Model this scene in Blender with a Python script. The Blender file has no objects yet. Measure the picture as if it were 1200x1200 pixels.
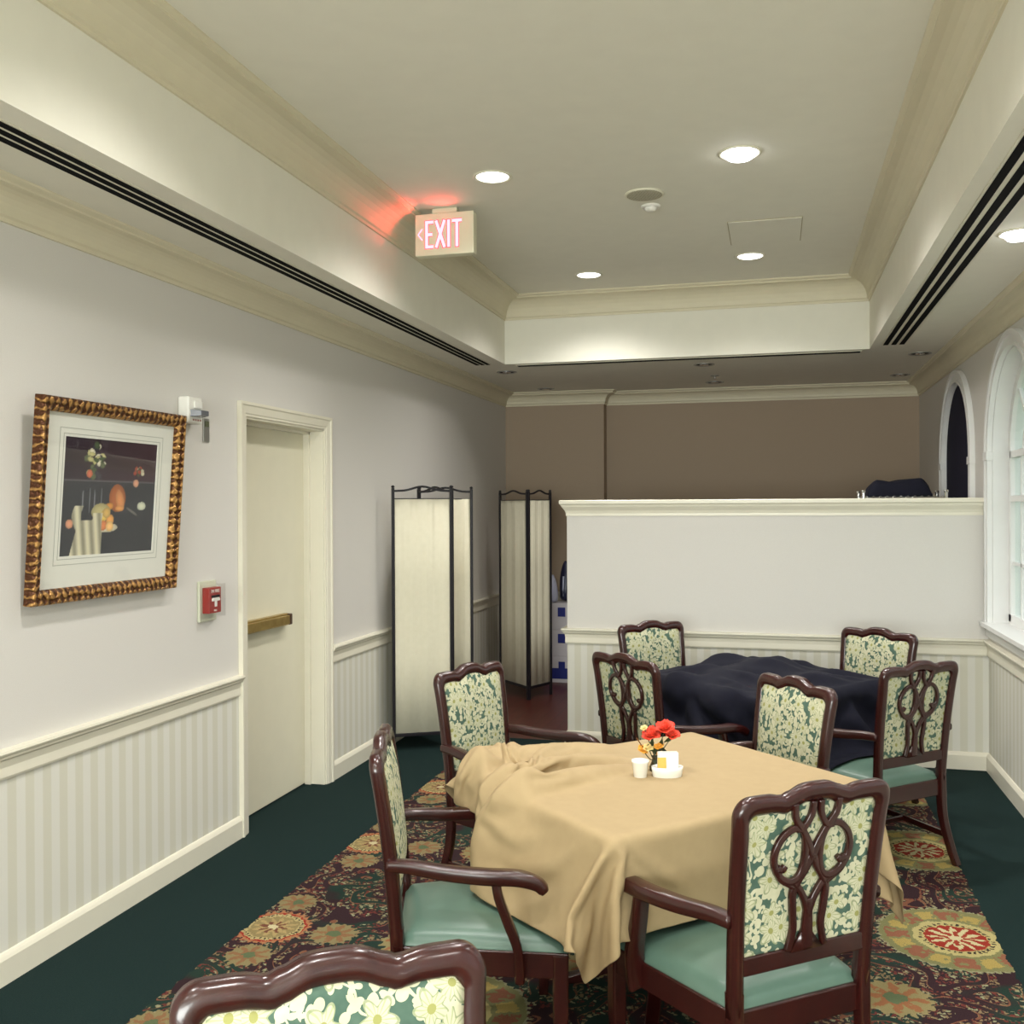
import bpy, bmesh, math, random
import numpy as np
from mathutils import Matrix, Vector
C = bpy.context.scene.collection
SC = bpy.context.scene
PI = math.pi

# ------------------------------------------------------------ camera
cd = bpy.data.cameras.new('camera'); cam = bpy.data.objects.new('camera', cd); C.objects.link(cam)
cd.sensor_width = 36; cd.lens = 1165.157/1200*36; cd.clip_start = 0.05; cd.clip_end = 200
R_ = Vector((0.96678646, 0.25554693, -0.00443904)); U_ = Vector((0.00307518, 0.00573633, 0.99997882)); F_ = Vector((-0.25556698, 0.96677963, -0.00475995))
mw = Matrix((R_, U_, -F_)).transposed().to_4x4(); mw.translation = Vector((0, 0, 1.6))
cam.matrix_world = mw
SC.camera = cam

# ------------------------------------------------------------ world, exposure
SC.view_settings.view_transform = 'Standard'; SC.view_settings.look = 'None'
SC.view_settings.gamma = 1; SC.view_settings.use_curve_mapping = False
SC.view_settings.exposure = 0.85
w = bpy.data.worlds.new('world'); SC.world = w; w.use_nodes = True
w.node_tree.nodes['Background'].inputs[0].default_value = (0.82, 0.88, 0.88, 1)
w.node_tree.nodes['Background'].inputs[1].default_value = 0.8
LAMP_W = 52.0       # each tray downlight
LAMP_COL = (1.0, 0.975, 0.94)

WIN = [7.55, 5.87, 4.19, 2.51, .83, -.85]       # arched windows along the right wall; the last three unseen, added for light
def fill_light(name, loc, rot, sx, sy, e, col=(1.0, .99, .97)):
    l = bpy.data.lights.new(name, 'AREA'); l.shape = 'RECTANGLE'; l.size = sx; l.size_y = sy; l.energy = e; l.color = col
    o = bpy.data.objects.new(name, l); C.objects.link(o); o.location = loc; o.rotation_euler = rot
for yy in WIN[2:]: fill_light('added_fill', (1.62, yy, 1.6), (0, -PI/2-.0, 0), 1.4, 1.0, 26)  # added area lights outside the unseen windows, lifting ceiling and left wall
fill_light('added_fill', (-.6, -3.95, 1.65), (PI/2, 0, 0), 3.2, 1.5, 250)  # large fill behind the camera, added to brighten ceiling and walls

# ------------------------------------------------------------ node helpers
def new_mat(name, rough=0.5, spec=0.5, col=None, metal=0.0, coat=0.0):
    m = bpy.data.materials.new(name); m.use_nodes = True
    b = m.node_tree.nodes['Principled BSDF']
    b.inputs['Roughness'].default_value = rough; b.inputs['Metallic'].default_value = metal
    b.inputs['Specular IOR Level'].default_value = spec
    b.inputs['Coat Weight'].default_value = coat
    if col: b.inputs['Base Color'].default_value = (*col, 1)
    return m
def S(r, g, b):      # sRGB 0-255 to linear
    f = lambda c: c/12.92 if c <= 0.04045 else ((c+0.055)/1.055)**2.4
    return tuple(f(x/255) for x in (r, g, b))
class V:
    def __init__(s, g, sock): s.g = g; s.s = sock
    def _m(s, op, *a, clamp=False):
        n = s.g.nt.nodes.new('ShaderNodeMath'); n.operation = op; n.use_clamp = clamp
        for i, x in enumerate((s,)+a):
            if isinstance(x, V): s.g.nt.links.new(x.s, n.inputs[i])
            else: n.inputs[i].default_value = x
        return V(s.g, n.outputs[0])
    def __add__(s, o): return s._m('ADD', o)
    def __sub__(s, o): return s._m('SUBTRACT', o)
    def __mul__(s, o): return s._m('MULTIPLY', o)
    def __truediv__(s, o): return s._m('DIVIDE', o)
    def __lt__(s, o): return s._m('LESS_THAN', o)
    def __gt__(s, o): return s._m('GREATER_THAN', o)
    def mod(s, o): return s._m('FLOORED_MODULO', o)
    def cos(s): return s._m('COSINE')
    def sin(s): return s._m('SINE')
    def abs(s): return s._m('ABSOLUTE')
    def sqrt(s): return s._m('SQRT')
    def atan2(s, o): return s._m('ARCTAN2', o)
    def max(s, o): return s._m('MAXIMUM', o)
    def min(s, o): return s._m('MINIMUM', o)
    def clamp(s): return s._m('ADD', 0.0, clamp=True)
class NG:
    def __init__(s, m): s.m = m; s.nt = m.node_tree; s.b = s.nt.nodes['Principled BSDF']
    def coords(s, kind='Object'):
        n = s.nt.nodes.new('ShaderNodeTexCoord'); s.vec = n.outputs[kind]
        x = s.nt.nodes.new('ShaderNodeSeparateXYZ'); s.nt.links.new(s.vec, x.inputs[0])
        return [V(s, x.outputs[i]) for i in range(3)]
    def comb(s, x, y, z=0.0):
        n = s.nt.nodes.new('ShaderNodeCombineXYZ')
        for i, q in enumerate((x, y, z)):
            if isinstance(q, V): s.nt.links.new(q.s, n.inputs[i])
            else: n.inputs[i].default_value = q
        return n.outputs[0]
    def noise(s, scale, detail=2, vec=None, rough=0.5, color=False):
        n = s.nt.nodes.new('ShaderNodeTexNoise'); n.inputs['Scale'].default_value = scale
        n.inputs['Detail'].default_value = detail; n.inputs['Roughness'].default_value = rough
        s.nt.links.new(vec if vec else s.vec, n.inputs['Vector'])
        return V(s, n.outputs['Color' if color else 'Fac'])
    def voro(s, scale, vec=None, rnd=1.0, dims='3D', feature='F1'):
        n = s.nt.nodes.new('ShaderNodeTexVoronoi'); n.inputs['Scale'].default_value = scale
        n.inputs['Randomness'].default_value = rnd; n.voronoi_dimensions = dims; n.feature = feature
        s.nt.links.new(vec if vec else s.vec, n.inputs['Vector'])
        return n
    def sep(s, sock):
        x = s.nt.nodes.new('ShaderNodeSeparateXYZ'); s.nt.links.new(sock, x.inputs[0])
        return [V(s, x.outputs[i]) for i in range(3)]
    def mix(s, fac, a, b):
        n = s.nt.nodes.new('ShaderNodeMix'); n.data_type = 'RGBA'
        if isinstance(fac, V): s.nt.links.new(fac.s, n.inputs[0])
        else: n.inputs[0].default_value = fac
        for i, q in ((6, a), (7, b)):
            if isinstance(q, tuple): n.inputs[i].default_value = (*q, 1)
            else: s.nt.links.new(q, n.inputs[i])
        return n.outputs[2]
    def out(s, c): s.nt.links.new(c, s.b.inputs['Base Color'])
    def bump(s, h, strength=0.2, dist=0.001):
        n = s.nt.nodes.new('ShaderNodeBump'); n.inputs['Strength'].default_value = strength
        n.inputs['Distance'].default_value = dist
        s.nt.links.new(h.s, n.inputs['Height']); s.nt.links.new(n.outputs[0], s.b.inputs['Normal'])

# ------------------------------------------------------------ mesh helpers
class MB:
    def __init__(s): s.v = []; s.f = []
    def add(s, vs, fs):
        o = len(s.v); s.v += [tuple(v) for v in vs]; s.f += [tuple(i+o for i in f) for f in fs]; return s
    def box(s, x0, x1, y0, y1, z0, z1):
        return s.add([(x0,y0,z0),(x1,y0,z0),(x1,y1,z0),(x0,y1,z0),(x0,y0,z1),(x1,y0,z1),(x1,y1,z1),(x0,y1,z1)],
                     [(0,3,2,1),(4,5,6,7),(0,1,5,4),(1,2,6,5),(2,3,7,6),(3,0,4,7)])
    def xf(s, M):
        s.v = [tuple(M @ Vector(v)) for v in s.v]; return s
    def sweep(s, path, sec, ups=None, cap=True, closed=False):
        """path: 3-D points; sec: list per point (or one) of 2-D section loops; up: reference normal"""
        P = [Vector(p) for p in path]; n = len(P); rings = []
        for i, p in enumerate(P):
            if closed: t = (P[(i+1) % n]-P[i-1])
            else: t = (P[min(i+1, n-1)]-P[max(i-1, 0)])
            t.normalize()
            up = Vector(ups[i] if isinstance(ups, list) else (ups or (0, 0, 1)))
            a = t.cross(up)
            if a.length < 1e-4: a = t.cross(Vector((0, 1, 0.01)))
            a.normalize(); b = a.cross(t)
            sc = sec[i] if isinstance(sec[0][0], (list, tuple)) else sec
            rings.append([p+a*q[0]+b*q[1] for q in sc])
        k = len(rings[0]); vs = [v for r in rings for v in r]; fs = []
        for i in range(n if closed else n-1):
            j = (i+1) % n
            for q in range(k):
                r = (q+1) % k
                fs.append((i*k+q, i*k+r, j*k+r, j*k+q))
        if cap and not closed:
            fs.append(tuple(range(k-1, -1, -1))); fs.append(tuple((n-1)*k+q for q in range(k)))
        return s.add(vs, fs)
    def tube(s, path, r, seg=10, closed=False):
        def c(rr): return [(rr*math.cos(2*PI*q/seg), rr*math.sin(2*PI*q/seg)) for q in range(seg)]
        return s.sweep(path, [c(x) for x in r] if isinstance(r, (list, tuple)) else c(r), closed=closed)
    def lathe(s, prof, cx=0, cy=0, seg=28, sy=1.0):
        n = len(prof); vs = []; fs = []
        for r, z in prof:
            for q in range(seg):
                a = 2*PI*q/seg; vs.append((cx+r*math.cos(a), cy+r*math.sin(a)*sy, z))
        for i in range(n-1):
            for q in range(seg):
                r2 = (q+1) % seg; fs.append((i*seg+q, i*seg+r2, (i+1)*seg+r2, (i+1)*seg+q))
        fs.append(tuple(range(seg-1, -1, -1))); fs.append(tuple((n-1)*seg+q for q in range(seg)))
        return s.add(vs, fs)
    def prism(s, poly, d0, d1, axis='y'):
        n = len(poly)
        def P(p, d): return {'y': (p[0], d, p[1]), 'x': (d, p[0], p[1]), 'z': (p[0], p[1], d)}[axis]
        return s.add([P(p, d0) for p in poly]+[P(p, d1) for p in poly],
                     [tuple(range(n)), tuple(range(2*n-1, n-1, -1))]+[(i, (i+1) % n, (i+1) % n+n, i+n) for i in range(n)])
    def build(s, name, mat, parent=None, smooth=False, bevel=0, seg=2, subsurf=0, kind=None, loc=None):
        me = bpy.data.meshes.new(name); me.from_pydata(s.v, [], s.f); me.materials.append(mat)
        bm = bmesh.new(); bm.from_mesh(me); bmesh.ops.recalc_face_normals(bm, faces=bm.faces); bm.to_mesh(me); bm.free()
        if smooth:
            for p in me.polygons: p.use_smooth = True
        o = bpy.data.objects.new(name, me); C.objects.link(o)
        if parent: o.parent = parent
        if kind: o['kind'] = kind
        if loc: o.location = loc
        if bevel:
            b = o.modifiers.new('bevel', 'BEVEL'); b.width = bevel; b.segments = seg; b.limit_method = 'ANGLE'; b.angle_limit = 0.6
            if not smooth:
                for p in me.polygons: p.use_smooth = True
                b.harden_normals = True
        if subsurf:
            q = o.modifiers.new('sub', 'SUBSURF'); q.levels = subsurf; q.render_levels = subsurf
        return o
def rect(w, h, b=None):
    """rounded rectangle section, full width w, height h"""
    b = b if b is not None else min(w, h)*0.25; x = w/2; y = h/2; c = b*0.3
    return [(-x, -y+b), (-x+c, -y+c), (-x+b, -y), (x-b, -y), (x-c, -y+c), (x, -y+b), (x, y-b), (x-c, y-c), (x-b, y), (-x+b, y), (-x+c, y-c), (-x, y-b)]
def bez(pts, n=8, closed=False):
    """Catmull-Rom through the points"""
    P = [Vector(p) for p in pts]; m = len(P); out = []
    rng = range(m if closed else m-1)
    for i in rng:
        if closed: a, b, c, d = P[i-1], P[i], P[(i+1) % m], P[(i+2) % m]
        else: a, b, c, d = P[max(i-1, 0)], P[i], P[i+1], P[min(i+2, m-1)]
        for k in range(n):
            t = k/n
            out.append(0.5*((2*b)+(c-a)*t+(2*a-5*b+4*c-d)*t*t+(3*b-a-3*c+d)*t**3))
    if not closed: out.append(P[-1])
    return out
def molding(path, prof, closed=False):
    """path 2-D points, prof (offset to the left of travel, z) closed loop; mitred"""
    P = [Vector(p).to_2d() for p in path]; n = len(P); rings = []
    def nrm(a, b): d = (b-a).normalized(); return Vector((-d.y, d.x))
    for i in range(n):
        n1 = nrm(P[i-1], P[i]) if (closed or i > 0) else None
        n2 = nrm(P[i], P[(i+1) % n]) if (closed or i < n-1) else None
        if n1 is None: m = n2
        elif n2 is None: m = n1
        else: m = (n1+n2); m = m/max(0.2, m.dot(n1))
        rings.append([(P[i].x+m.x*o, P[i].y+m.y*o, z) for o, z in prof])
    k = len(prof); vs = [v for r in rings for v in r]; fs = []
    for i in range(n if closed else n-1):
        j = (i+1) % n
        for q in range(k): fs.append((i*k+q, i*k+(q+1) % k, j*k+(q+1) % k, j*k+q))
    if not closed: fs += [tuple(range(k-1, -1, -1)), tuple((n-1)*k+q for q in range(k))]
    return MB().add(vs, fs)
def empty(name, loc=(0, 0, 0), rz=0, label=None, cat=None, group=None):
    o = bpy.data.objects.new(name, None); C.objects.link(o); o.location = loc; o.rotation_euler = (0, 0, rz)
    o.empty_display_size = 0.1
    tag(o, label, cat, group); return o
def tag(o, label=None, cat=None, group=None, kind=None):
    if label: o['label'] = label
    if cat: o['category'] = cat
    if group: o['group'] = group
    if kind: o['kind'] = kind
    return o
def copy_tree(o, parent=None):
    c = o.copy(); C.objects.link(c)
    if parent: c.parent = parent
    for ch in list(o.children): copy_tree(ch, c)
    return c

# ------------------------------------------------------------ materials
def m_wall(a=S(206, 202, 196), b=S(216, 213, 207)):
    m = new_mat('wallpaper', 0.75, 0.3); g = NG(m); x, y, z = g.coords()
    # woven plain paper above the chair rail, tonal vertical stripes below it
    s = (x+y*1.0)
    t = (s*(2*PI/0.085)).sin()
    st = (t*3.0+0.5).clamp()
    low = z < 0.74
    wv = g.noise(260, 2)
    up = g.mix(wv, a, b)
    dn = g.mix(st, S(209, 206, 190), S(218, 216, 206))
    g.out(g.mix(low, up, dn)); g.bump(wv, 0.15, 0.0006); return m
WALL = m_wall(); WALL_DIM = m_wall(S(162, 144, 124), S(172, 154, 134))  # far wall copy: its dimmer, warmer light is put into the paper colour
def m_paint(name, col, r=0.45):
    m = new_mat(name, r, 0.4); g = NG(m); g.coords(); n = g.noise(9, 3)
    g.out(g.mix(n, tuple(c*0.96 for c in col), tuple(min(1, c*1.03) for c in col))); return m
TRIM = m_paint('cream_gloss_paint', S(226, 221, 203), 0.35)
DOORP = m_paint('door_paint', S(224, 219, 196), 0.4)
CEIL = m_paint('ceiling_paint', S(228, 225, 211), 0.8)
CROWN = m_paint('crown_paint', S(214, 206, 180), 0.5)
WINP = m_paint('window_paint', S(228, 228, 226), 0.35)
BLACK = new_mat('slot_black', 0.9, 0.1, (0.006, 0.006, 0.007))
WHITEM = new_mat('white_metal', 0.4, 0.5, S(222, 218, 198))
WHITEP = new_mat('white_plastic', 0.35, 0.5, S(232, 230, 222))
def m_brass():
    m = new_mat('aged_brass', 0.32, 0.5, metal=0.85); g = NG(m); g.coords(); n = g.noise(25, 4)
    g.out(g.mix(n, S(150, 122, 62), S(196, 172, 110))); return m
BRASS = m_brass()
STEEL = new_mat('brushed_steel', 0.35, 0.5, (0.45, 0.45, 0.43), metal=0.9)
CHROME = new_mat('chrome', 0.12, 0.5, (0.75, 0.75, 0.75), metal=1)
def m_wood():
    m = new_mat('mahogany', 0.26, 0.5, coat=0.3); g = NG(m); x, y, z = g.coords()
    v = g.comb(x*14, y*14, z*3)
    n = g.noise(3.0, 5, v, 0.6)
    g.out(g.mix(n, S(26, 8, 9), S(64, 21, 17)))
    m.node_tree.nodes['Principled BSDF'].inputs['Coat Roughness'].default_value = 0.15
    return m
WOOD = m_wood()
def m_fabric():
    m = new_mat('floral_tapestry', 0.85, 0.2); g = NG(m); x, y, z = g.coords()
    nx = (g.noise(11, 2, color=False)-0.5)*0.035
    v = g.comb(x+nx, z-nx, 0.0)
    def flowers(scale, n, size, dep, seed):
        vv = g.comb(x+nx*0.6+seed, z-nx*0.6+seed*1.7, 0.0)
        vo = g.voro(scale, vv, 0.75, '2D')
        px, py, pz = g.sep(vo.outputs['Position'])
        cx, cy, cz = g.sep(vo.outputs['Color'])
        dx = (x+nx*0.6+seed)-px; dy = (z-nx*0.6+seed*1.7)-py
        r = (dx*dx+dy*dy).sqrt(); th = dy.atan2(dx)
        pet = ((th*n+cx*6.28).cos()*dep+(1-dep))*(cy*0.4+0.8)*size
        return r, pet, cx, th
    r1, p1, c1, t1 = flowers(13.5, 5, 0.037, 0.24, 0.0)
    r2, p2, c2, t2 = flowers(22, 2, 0.025, 0.5, 3.3)
    r3, p3, c3, t3 = flowers(32, 3, 0.0145, 0.35, 7.1)
    blossom = r1 < p1
    leaf = r2 < p2
    bud = r3 < p3
    # stems: thin contour lines of a noise field
    nz = g.noise(9, 1, v)
    stem = (nz-0.5).abs() < 0.012
    inner = r1 < 0.007
    vein = ((t1*15).cos() > 0.6)
    lightmask = blossom.max(leaf).max(bud).max(stem)
    nc = g.noise(40, 2)
    bg = g.mix(nc, S(58, 84, 72), S(92, 114, 100))
    fl = g.mix(nc, S(180, 179, 146), S(210, 207, 180))
    c = g.mix(lightmask, bg, fl)
    rim = blossom*(r1 > (p1*0.86))
    c = g.mix(rim*0.6, c, S(106, 122, 88))
    c = g.mix(blossom*vein*(r1 > 0.006)*0.55, c, S(132, 146, 104))
    c = g.mix(inner, c, S(150, 150, 92))
    g.out(c); wv = g.noise(500, 1); g.bump(wv, 0.2, 0.0006); return m
FABRIC = m_fabric()
def m_vinyl():
    m = new_mat('sea_green_vinyl', 0.36, 0.5); g = NG(m); g.coords(); n = g.noise(7, 4)
    g.out(g.mix(n, S(72, 98, 86), S(98, 124, 110))); wv = g.noise(300, 2); g.bump(wv, 0.1, 0.0005); return m
VINYL = m_vinyl()
def m_cloth(name, a, b, r=0.85):
    m = new_mat(name, r, 0.25); g = NG(m); g.coords(); n = g.noise(30, 3)
    g.out(g.mix(n, a, b)); wv = g.noise(700, 1); g.bump(wv, 0.15, 0.0004); return m
LINEN = m_cloth('gold_tablecloth', S(162, 141, 106), S(171, 150, 114))
NAVY = m_cloth('black_cloth', S(7, 8, 22), S(11, 12, 30))
CREAMF = m_cloth('cream_screen_fabric', S(218, 212, 188), S(228, 222, 200))
IRON = new_mat('black_iron', 0.4, 0.4, S(22, 18, 24))
def m_carpet():
    m = new_mat('patterned_carpet', 0.95, 0.1); g = NG(m); x, y, z = g.coords()
    wx, wy = (g.noise(26, 2)-.5)*.035, (g.noise(31, 2)-.5)*.035
    x = ((x+wx)*(1/.006))._m('FLOOR')*.006; y = ((y+wy)*(1/.006))._m('FLOOR')*.006
    n1 = g.noise(30, 3); wob = (g.noise(16, 2)-0.5)*0.05
    PX, PY = 1.6667, 0.98
    def cell(x0, y0, px=PX, py=PY):
        dx = (x-(x0-px/2)).mod(px)-px/2; dy = (y-(y0-py/2)).mod(py)-py/2
        r = (dx*dx+dy*dy).sqrt(); th = dy.atan2(dx); return dx, dy, r, th
    # field: plum ground with short flecks along swirling bands
    dgreen, plum, tan, red, pale = S(36, 54, 46), S(52, 34, 38), S(134, 114, 84), S(106, 52, 46), S(146, 144, 112)
    field = g.mix(((g.noise(4.5, 1)-0.44)*12).clamp(), dgreen, plum)
    sw = g.noise(3.2, 1)
    band = (((sw*60).sin()) > -0.25)
    vv = g.comb(x*1.0+wob, y*1.0-wob, 0.0)
    fl = g.voro(55, vv, 0.8, '2D'); fd = V(g, fl.outputs['Distance']); fc = g.sep(fl.outputs['Color'])
    fleck = (fd < 0.36)*band
    fcol = g.mix(fc[0] > 0.5, tan, red); fcol = g.mix(fc[1] > 0.78, fcol, pale)
    c = g.mix(fleck, field, fcol)
    line = ((((sw*30).sin()).abs()) < 0.09)
    c = g.mix(line*(n1 > 0.42), c, S(122, 80, 60))
    # serrated leafy blooms around the medallions
    def bloom(c, x0, y0, R, colA, colB, n=16, px=PX, py=PY):
        dx, dy, r, th = cell(x0, y0, px, py)
        e = ((th*n).cos()*0.08+0.92)*R
        c = g.mix(r < e, c, colA)
        pet = (th*8).cos()*0.25+0.6
        c = g.mix((r < (pet*R))*(n1 > 0.35), c, colB)
        c = g.mix((r < R*0.28), c, S(92, 104, 74))
        return c
    bt, bo = S(134, 122, 86), S(136, 100, 70)
    for ox, oy, R in ((0.25, 0.0, .095), (-0.02, .24, .085), (0.03, -.24, .09), (-.27, .03, .085)):
        c = bloom(c, -1.86+ox, 3.43+oy, R, bt, bo)
    c = bloom(c, 0.37, 3.43, 0.125, S(140, 128, 88), S(146, 98, 66))
    c = bloom(c, -0.62, 3.43, 0.11, S(140, 128, 88), S(146, 98, 66))
    # small round medallion
    def medal(c, x0, y0, R, big=False):
        dx, dy, r, th = cell(x0, y0)
        if big:
            e = ((th*56).cos()*0.02+0.98)*(R*1.95)
            c = g.mix(r < e, c, pale)
            c = g.mix(r < R*1.86, c, S(124, 122, 82))
            lf = ((th*8).cos() > 0.1)*(r > R*1.15)*(r < R*1.72)*(n1 > 0.44)
            c = g.mix(lf, c, S(138, 90, 68))
            lf2 = ((th*8).cos() < -0.35)*(r > R*1.2)*(r < R*1.66)*(n1 > 0.40)
            c = g.mix(lf2, c, S(166, 146, 84))
            c = g.mix(r < R*1.06, c, S(178, 166, 112))
        else:
            e = ((th*28).cos()*0.05+0.95)*(R*1.18)
            c = g.mix(r < e, c, S(164, 112, 78))
            c = g.mix(r < R, c, S(146, 44, 34))
            c = g.mix(r < R*0.93, c, S(176, 160, 112))
        beads = ((th*36).cos() > 0.0)*(r > R*0.80)*(r < R*0.89)
        c = g.mix(beads, c, S(62, 52, 44))
        c = g.mix(r < R*0.76, c, S(146, 50, 38) if big else S(140, 124, 84))
        pet = ((th*12).cos()*0.25+0.72)*R*0.72
        c = g.mix(r < pet, c, S(196, 186, 142) if big else S(166, 144, 98))
        pet2 = ((th*8+0.4).cos()*0.3+0.6)*R*0.5
        c = g.mix(r < pet2, c, S(150, 60, 44) if big else S(112, 70, 54))
        c = g.mix(r < R*0.16, c, S(198, 186, 146)); return c
    c = medal(c, -1.86, 3.43, 0.125)
    c = medal(c, 0.64, 3.96, 0.145, True)
    # plain teal border outside the patterned runner
    edge = (x > -1.96)*(x < 0.785)*(y < 5.85)
    bd = g.mix(g.noise(160, 2), S(20, 38, 38), S(34, 52, 50))
    pile = g.noise(420, 1)
    c = g.mix(edge, bd, c)
    c = g.mix(((pile-0.42)*2.2).clamp()*.75, c, S(14, 18, 18))
    g.out(c); g.bump(pile, 0.5, 0.003); return m
CARPET = m_carpet()
def m_floorwood():
    m = new_mat('red_brown_floor', 0.35, 0.4); g = NG(m); x, y, z = g.coords()
    n = g.noise(4, 4, g.comb(x*8, y, 0.0)); pl = ((x*(1/0.09)).mod(1.0) < 0.04)
    c = g.mix(n, S(60, 24, 20), S(90, 38, 29)); g.out(g.mix(pl, c, S(36, 14, 12))); return m
def m_emit(name, col, st):
    m = bpy.data.materials.new(name); m.use_nodes = True; nt = m.node_tree; nt.nodes.remove(nt.nodes['Principled BSDF'])
    e = nt.nodes.new('ShaderNodeEmission'); e.inputs[0].default_value = (*col, 1); e.inputs[1].default_value = st
    nt.links.new(e.outputs[0], nt.nodes['Material Output'].inputs[0]); return m
LENS = m_emit('lamp_lens', (1.0, 0.97, 0.97), 3.2)
LENSB = m_emit('bright_lamp_lens', (1.0, 0.98, 1.0), 9.0)
def m_glass(name='clear_glass', tint=(0.95, 0.98, 0.97), refl=0.06):
    m = bpy.data.materials.new(name); m.use_nodes = True; nt = m.node_tree; nt.nodes.remove(nt.nodes['Principled BSDF'])
    t = nt.nodes.new('ShaderNodeBsdfTransparent'); t.inputs[0].default_value = (*tint, 1)
    gl = nt.nodes.new('ShaderNodeBsdfGlossy'); gl.inputs['Roughness'].default_value = 0.02
    mx = nt.nodes.new('ShaderNodeMixShader'); mx.inputs[0].default_value = refl
    nt.links.new(t.outputs[0], mx.inputs[1]); nt.links.new(gl.outputs[0], mx.inputs[2]); nt.links.new(mx.outputs[0], nt.nodes['Material Output'].inputs[0])
    return m
GLASS = m_glass()
def m_leaf():
    m = new_mat('hedge_leaf', 0.6, 0.3); g = NG(m); g.coords(); n = g.noise(14, 4)
    g.out(g.mix(n, S(40, 66, 26), S(120, 142, 74))); return m
LEAF = m_leaf()

# ============================================================ ROOM SHELL
XL, XR = -2.523, 1.244
YF, YF2, YB = 9.31, 9.47, -3.6      # far wall (two planes), wall behind the camera
ZC, ZT = 2.697, 3.2
TX0, TX1, TY0, TY1 = -2.0, 0.645, -2.6, 7.37
# floor: carpet, then wood past the half wall
MB().box(XL-.2, XR+.2, YB-.2, 6.66, -0.05, 0).build('floor', CARPET, kind='structure')
fw = MB().box(XL-.2, XR+.2, 6.66, 9.7, -0.05, 0.0).build('floor', m_floorwood(), kind='structure')
# ceiling with the raised tray
cm = MB()
cm.box(XL-.2, TX0, YB-.2, 9.7, ZC, ZC+.04).box(TX1, XR+.2, YB-.2, 9.7, ZC, ZC+.04)
cm.box(TX0, TX1, TY1, 9.7, ZC, ZC+.04).box(TX0, TX1, YB-.2, TY0, ZC, ZC+.04)
cm.box(TX0-.04, TX0, TY0-.04, TY1+.04, ZC+.04, ZT).box(TX1, TX1+.04, TY0-.04, TY1+.04, ZC+.04, ZT)
cm.box(TX0, TX1, TY1, TY1+.04, ZC+.04, ZT).box(TX0, TX1, TY0-.04, TY0, ZC+.04, ZT)
cm.box(TX0-.04, TX1+.04, TY0-.04, TY1+.04, ZT, ZT+.05)
cm.build('ceiling', CEIL, kind='structure')
# left wall with the door opening
DY0, DY1, DZ = 4.40, 5.285, 2.055
MB().box(XL-.18, XL, YB-.2, DY0, 0, ZC).box(XL-.18, XL, DY1, YF+.3, 0, ZC).box(XL-.18, XL, DY0, DY1, DZ, ZC).build('wall_left', WALL, kind='structure')
MB().box(XL-.2, -2.2, YB-.2, YB, 0, ZC).box(1.0, XR+.3, YB-.2, YB, 0, ZC).box(-2.2, 1.0, YB-.2, YB, 0, .9).box(-2.2, 1.0, YB-.2, YB, 2.4, ZC).build('wall_front', WALL, kind='structure')
MB().box(XL, -1.56, YF, YF2+.15, 0, ZC).box(-1.56, XR+.1, YF2, YF2+.15, 0, ZC).build('wall_back', WALL_DIM, kind='structure')
# right wall with arched openings
WR = 0.55; WS = 1.92; WZ0 = 0.90
def arch_wall():
    mb = MB(); T = 0.22; N = 24
    ys = [YB-.2]
    for c in sorted(WIN):
        y0, y1 = c-WR, c+WR
        mb.add([(XR, ys[-1], 0), (XR, y0, 0), (XR, y0, ZC), (XR, ys[-1], ZC)], [(0, 1, 2, 3)])
        mb.add([(XR, y0, 0), (XR, y1, 0), (XR, y1, WZ0), (XR, y0, WZ0)], [(0, 1, 2, 3)])
        pr = None; arc = []
        for k in range(N+1):
            a = PI-PI*k/N; arc.append((c+WR*math.cos(a), WS+WR*math.sin(a)))
        for k in range(N):
            (a0, b0), (a1, b1) = arc[k], arc[k+1]
            mb.add([(XR, a0, b0), (XR, a1, b1), (XR, a1, ZC), (XR, a0, ZC)], [(0, 1, 2, 3)])
        loop = [(y0, WZ0)]+arc+[(y1, WZ0)]
        for k in range(len(loop)):
            p, q = loop[k], loop[(k+1) % len(loop)]
            mb.add([(XR, *p), (XR, *q), (XR+T, *q), (XR+T, *p)], [(0, 1, 2, 3)])
        ys.append(y1)
    mb.add([(XR, ys[-1], 0), (XR, 9.62, 0), (XR, 9.62, ZC), (XR, ys[-1], ZC)], [(0, 1, 2, 3)])
    # outer face
    ys = [YB-.2]
    for c in sorted(WIN):
        y0, y1 = c-WR, c+WR; X = XR+T
        mb.add([(X, ys[-1], 0), (X, y0, 0), (X, y0, ZC), (X, ys[-1], ZC)], [(0, 1, 2, 3)])
        mb.add([(X, y0, 0), (X, y1, 0), (X, y1, WZ0), (X, y0, WZ0)], [(0, 1, 2, 3)])
        for k in range(N):
            a = PI-PI*k/N; b = PI-PI*(k+1)/N
            mb.add([(X, c+WR*math.cos(a), WS+WR*math.sin(a)), (X, c+WR*math.cos(b), WS+WR*math.sin(b)), (X, c+WR*math.cos(b), ZC), (X, c+WR*math.cos(a), ZC)], [(0, 1, 2, 3)])
        ys.append(y1)
    mb.add([(XR+T, ys[-1], 0), (XR+T, 9.62, 0), (XR+T, 9.62, ZC), (XR+T, ys[-1], ZC)], [(0, 1, 2, 3)])
    return mb
arch_wall().build('wall_right', WALL, kind='structure')
# half-height dividing wall
PY, PX0, PZ = 6.524, -1.345, 1.645
MB().box(PX0, XR, PY, PY+.13, 0, PZ-.05).build('wall_divider', WALL, kind='structure')
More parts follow.
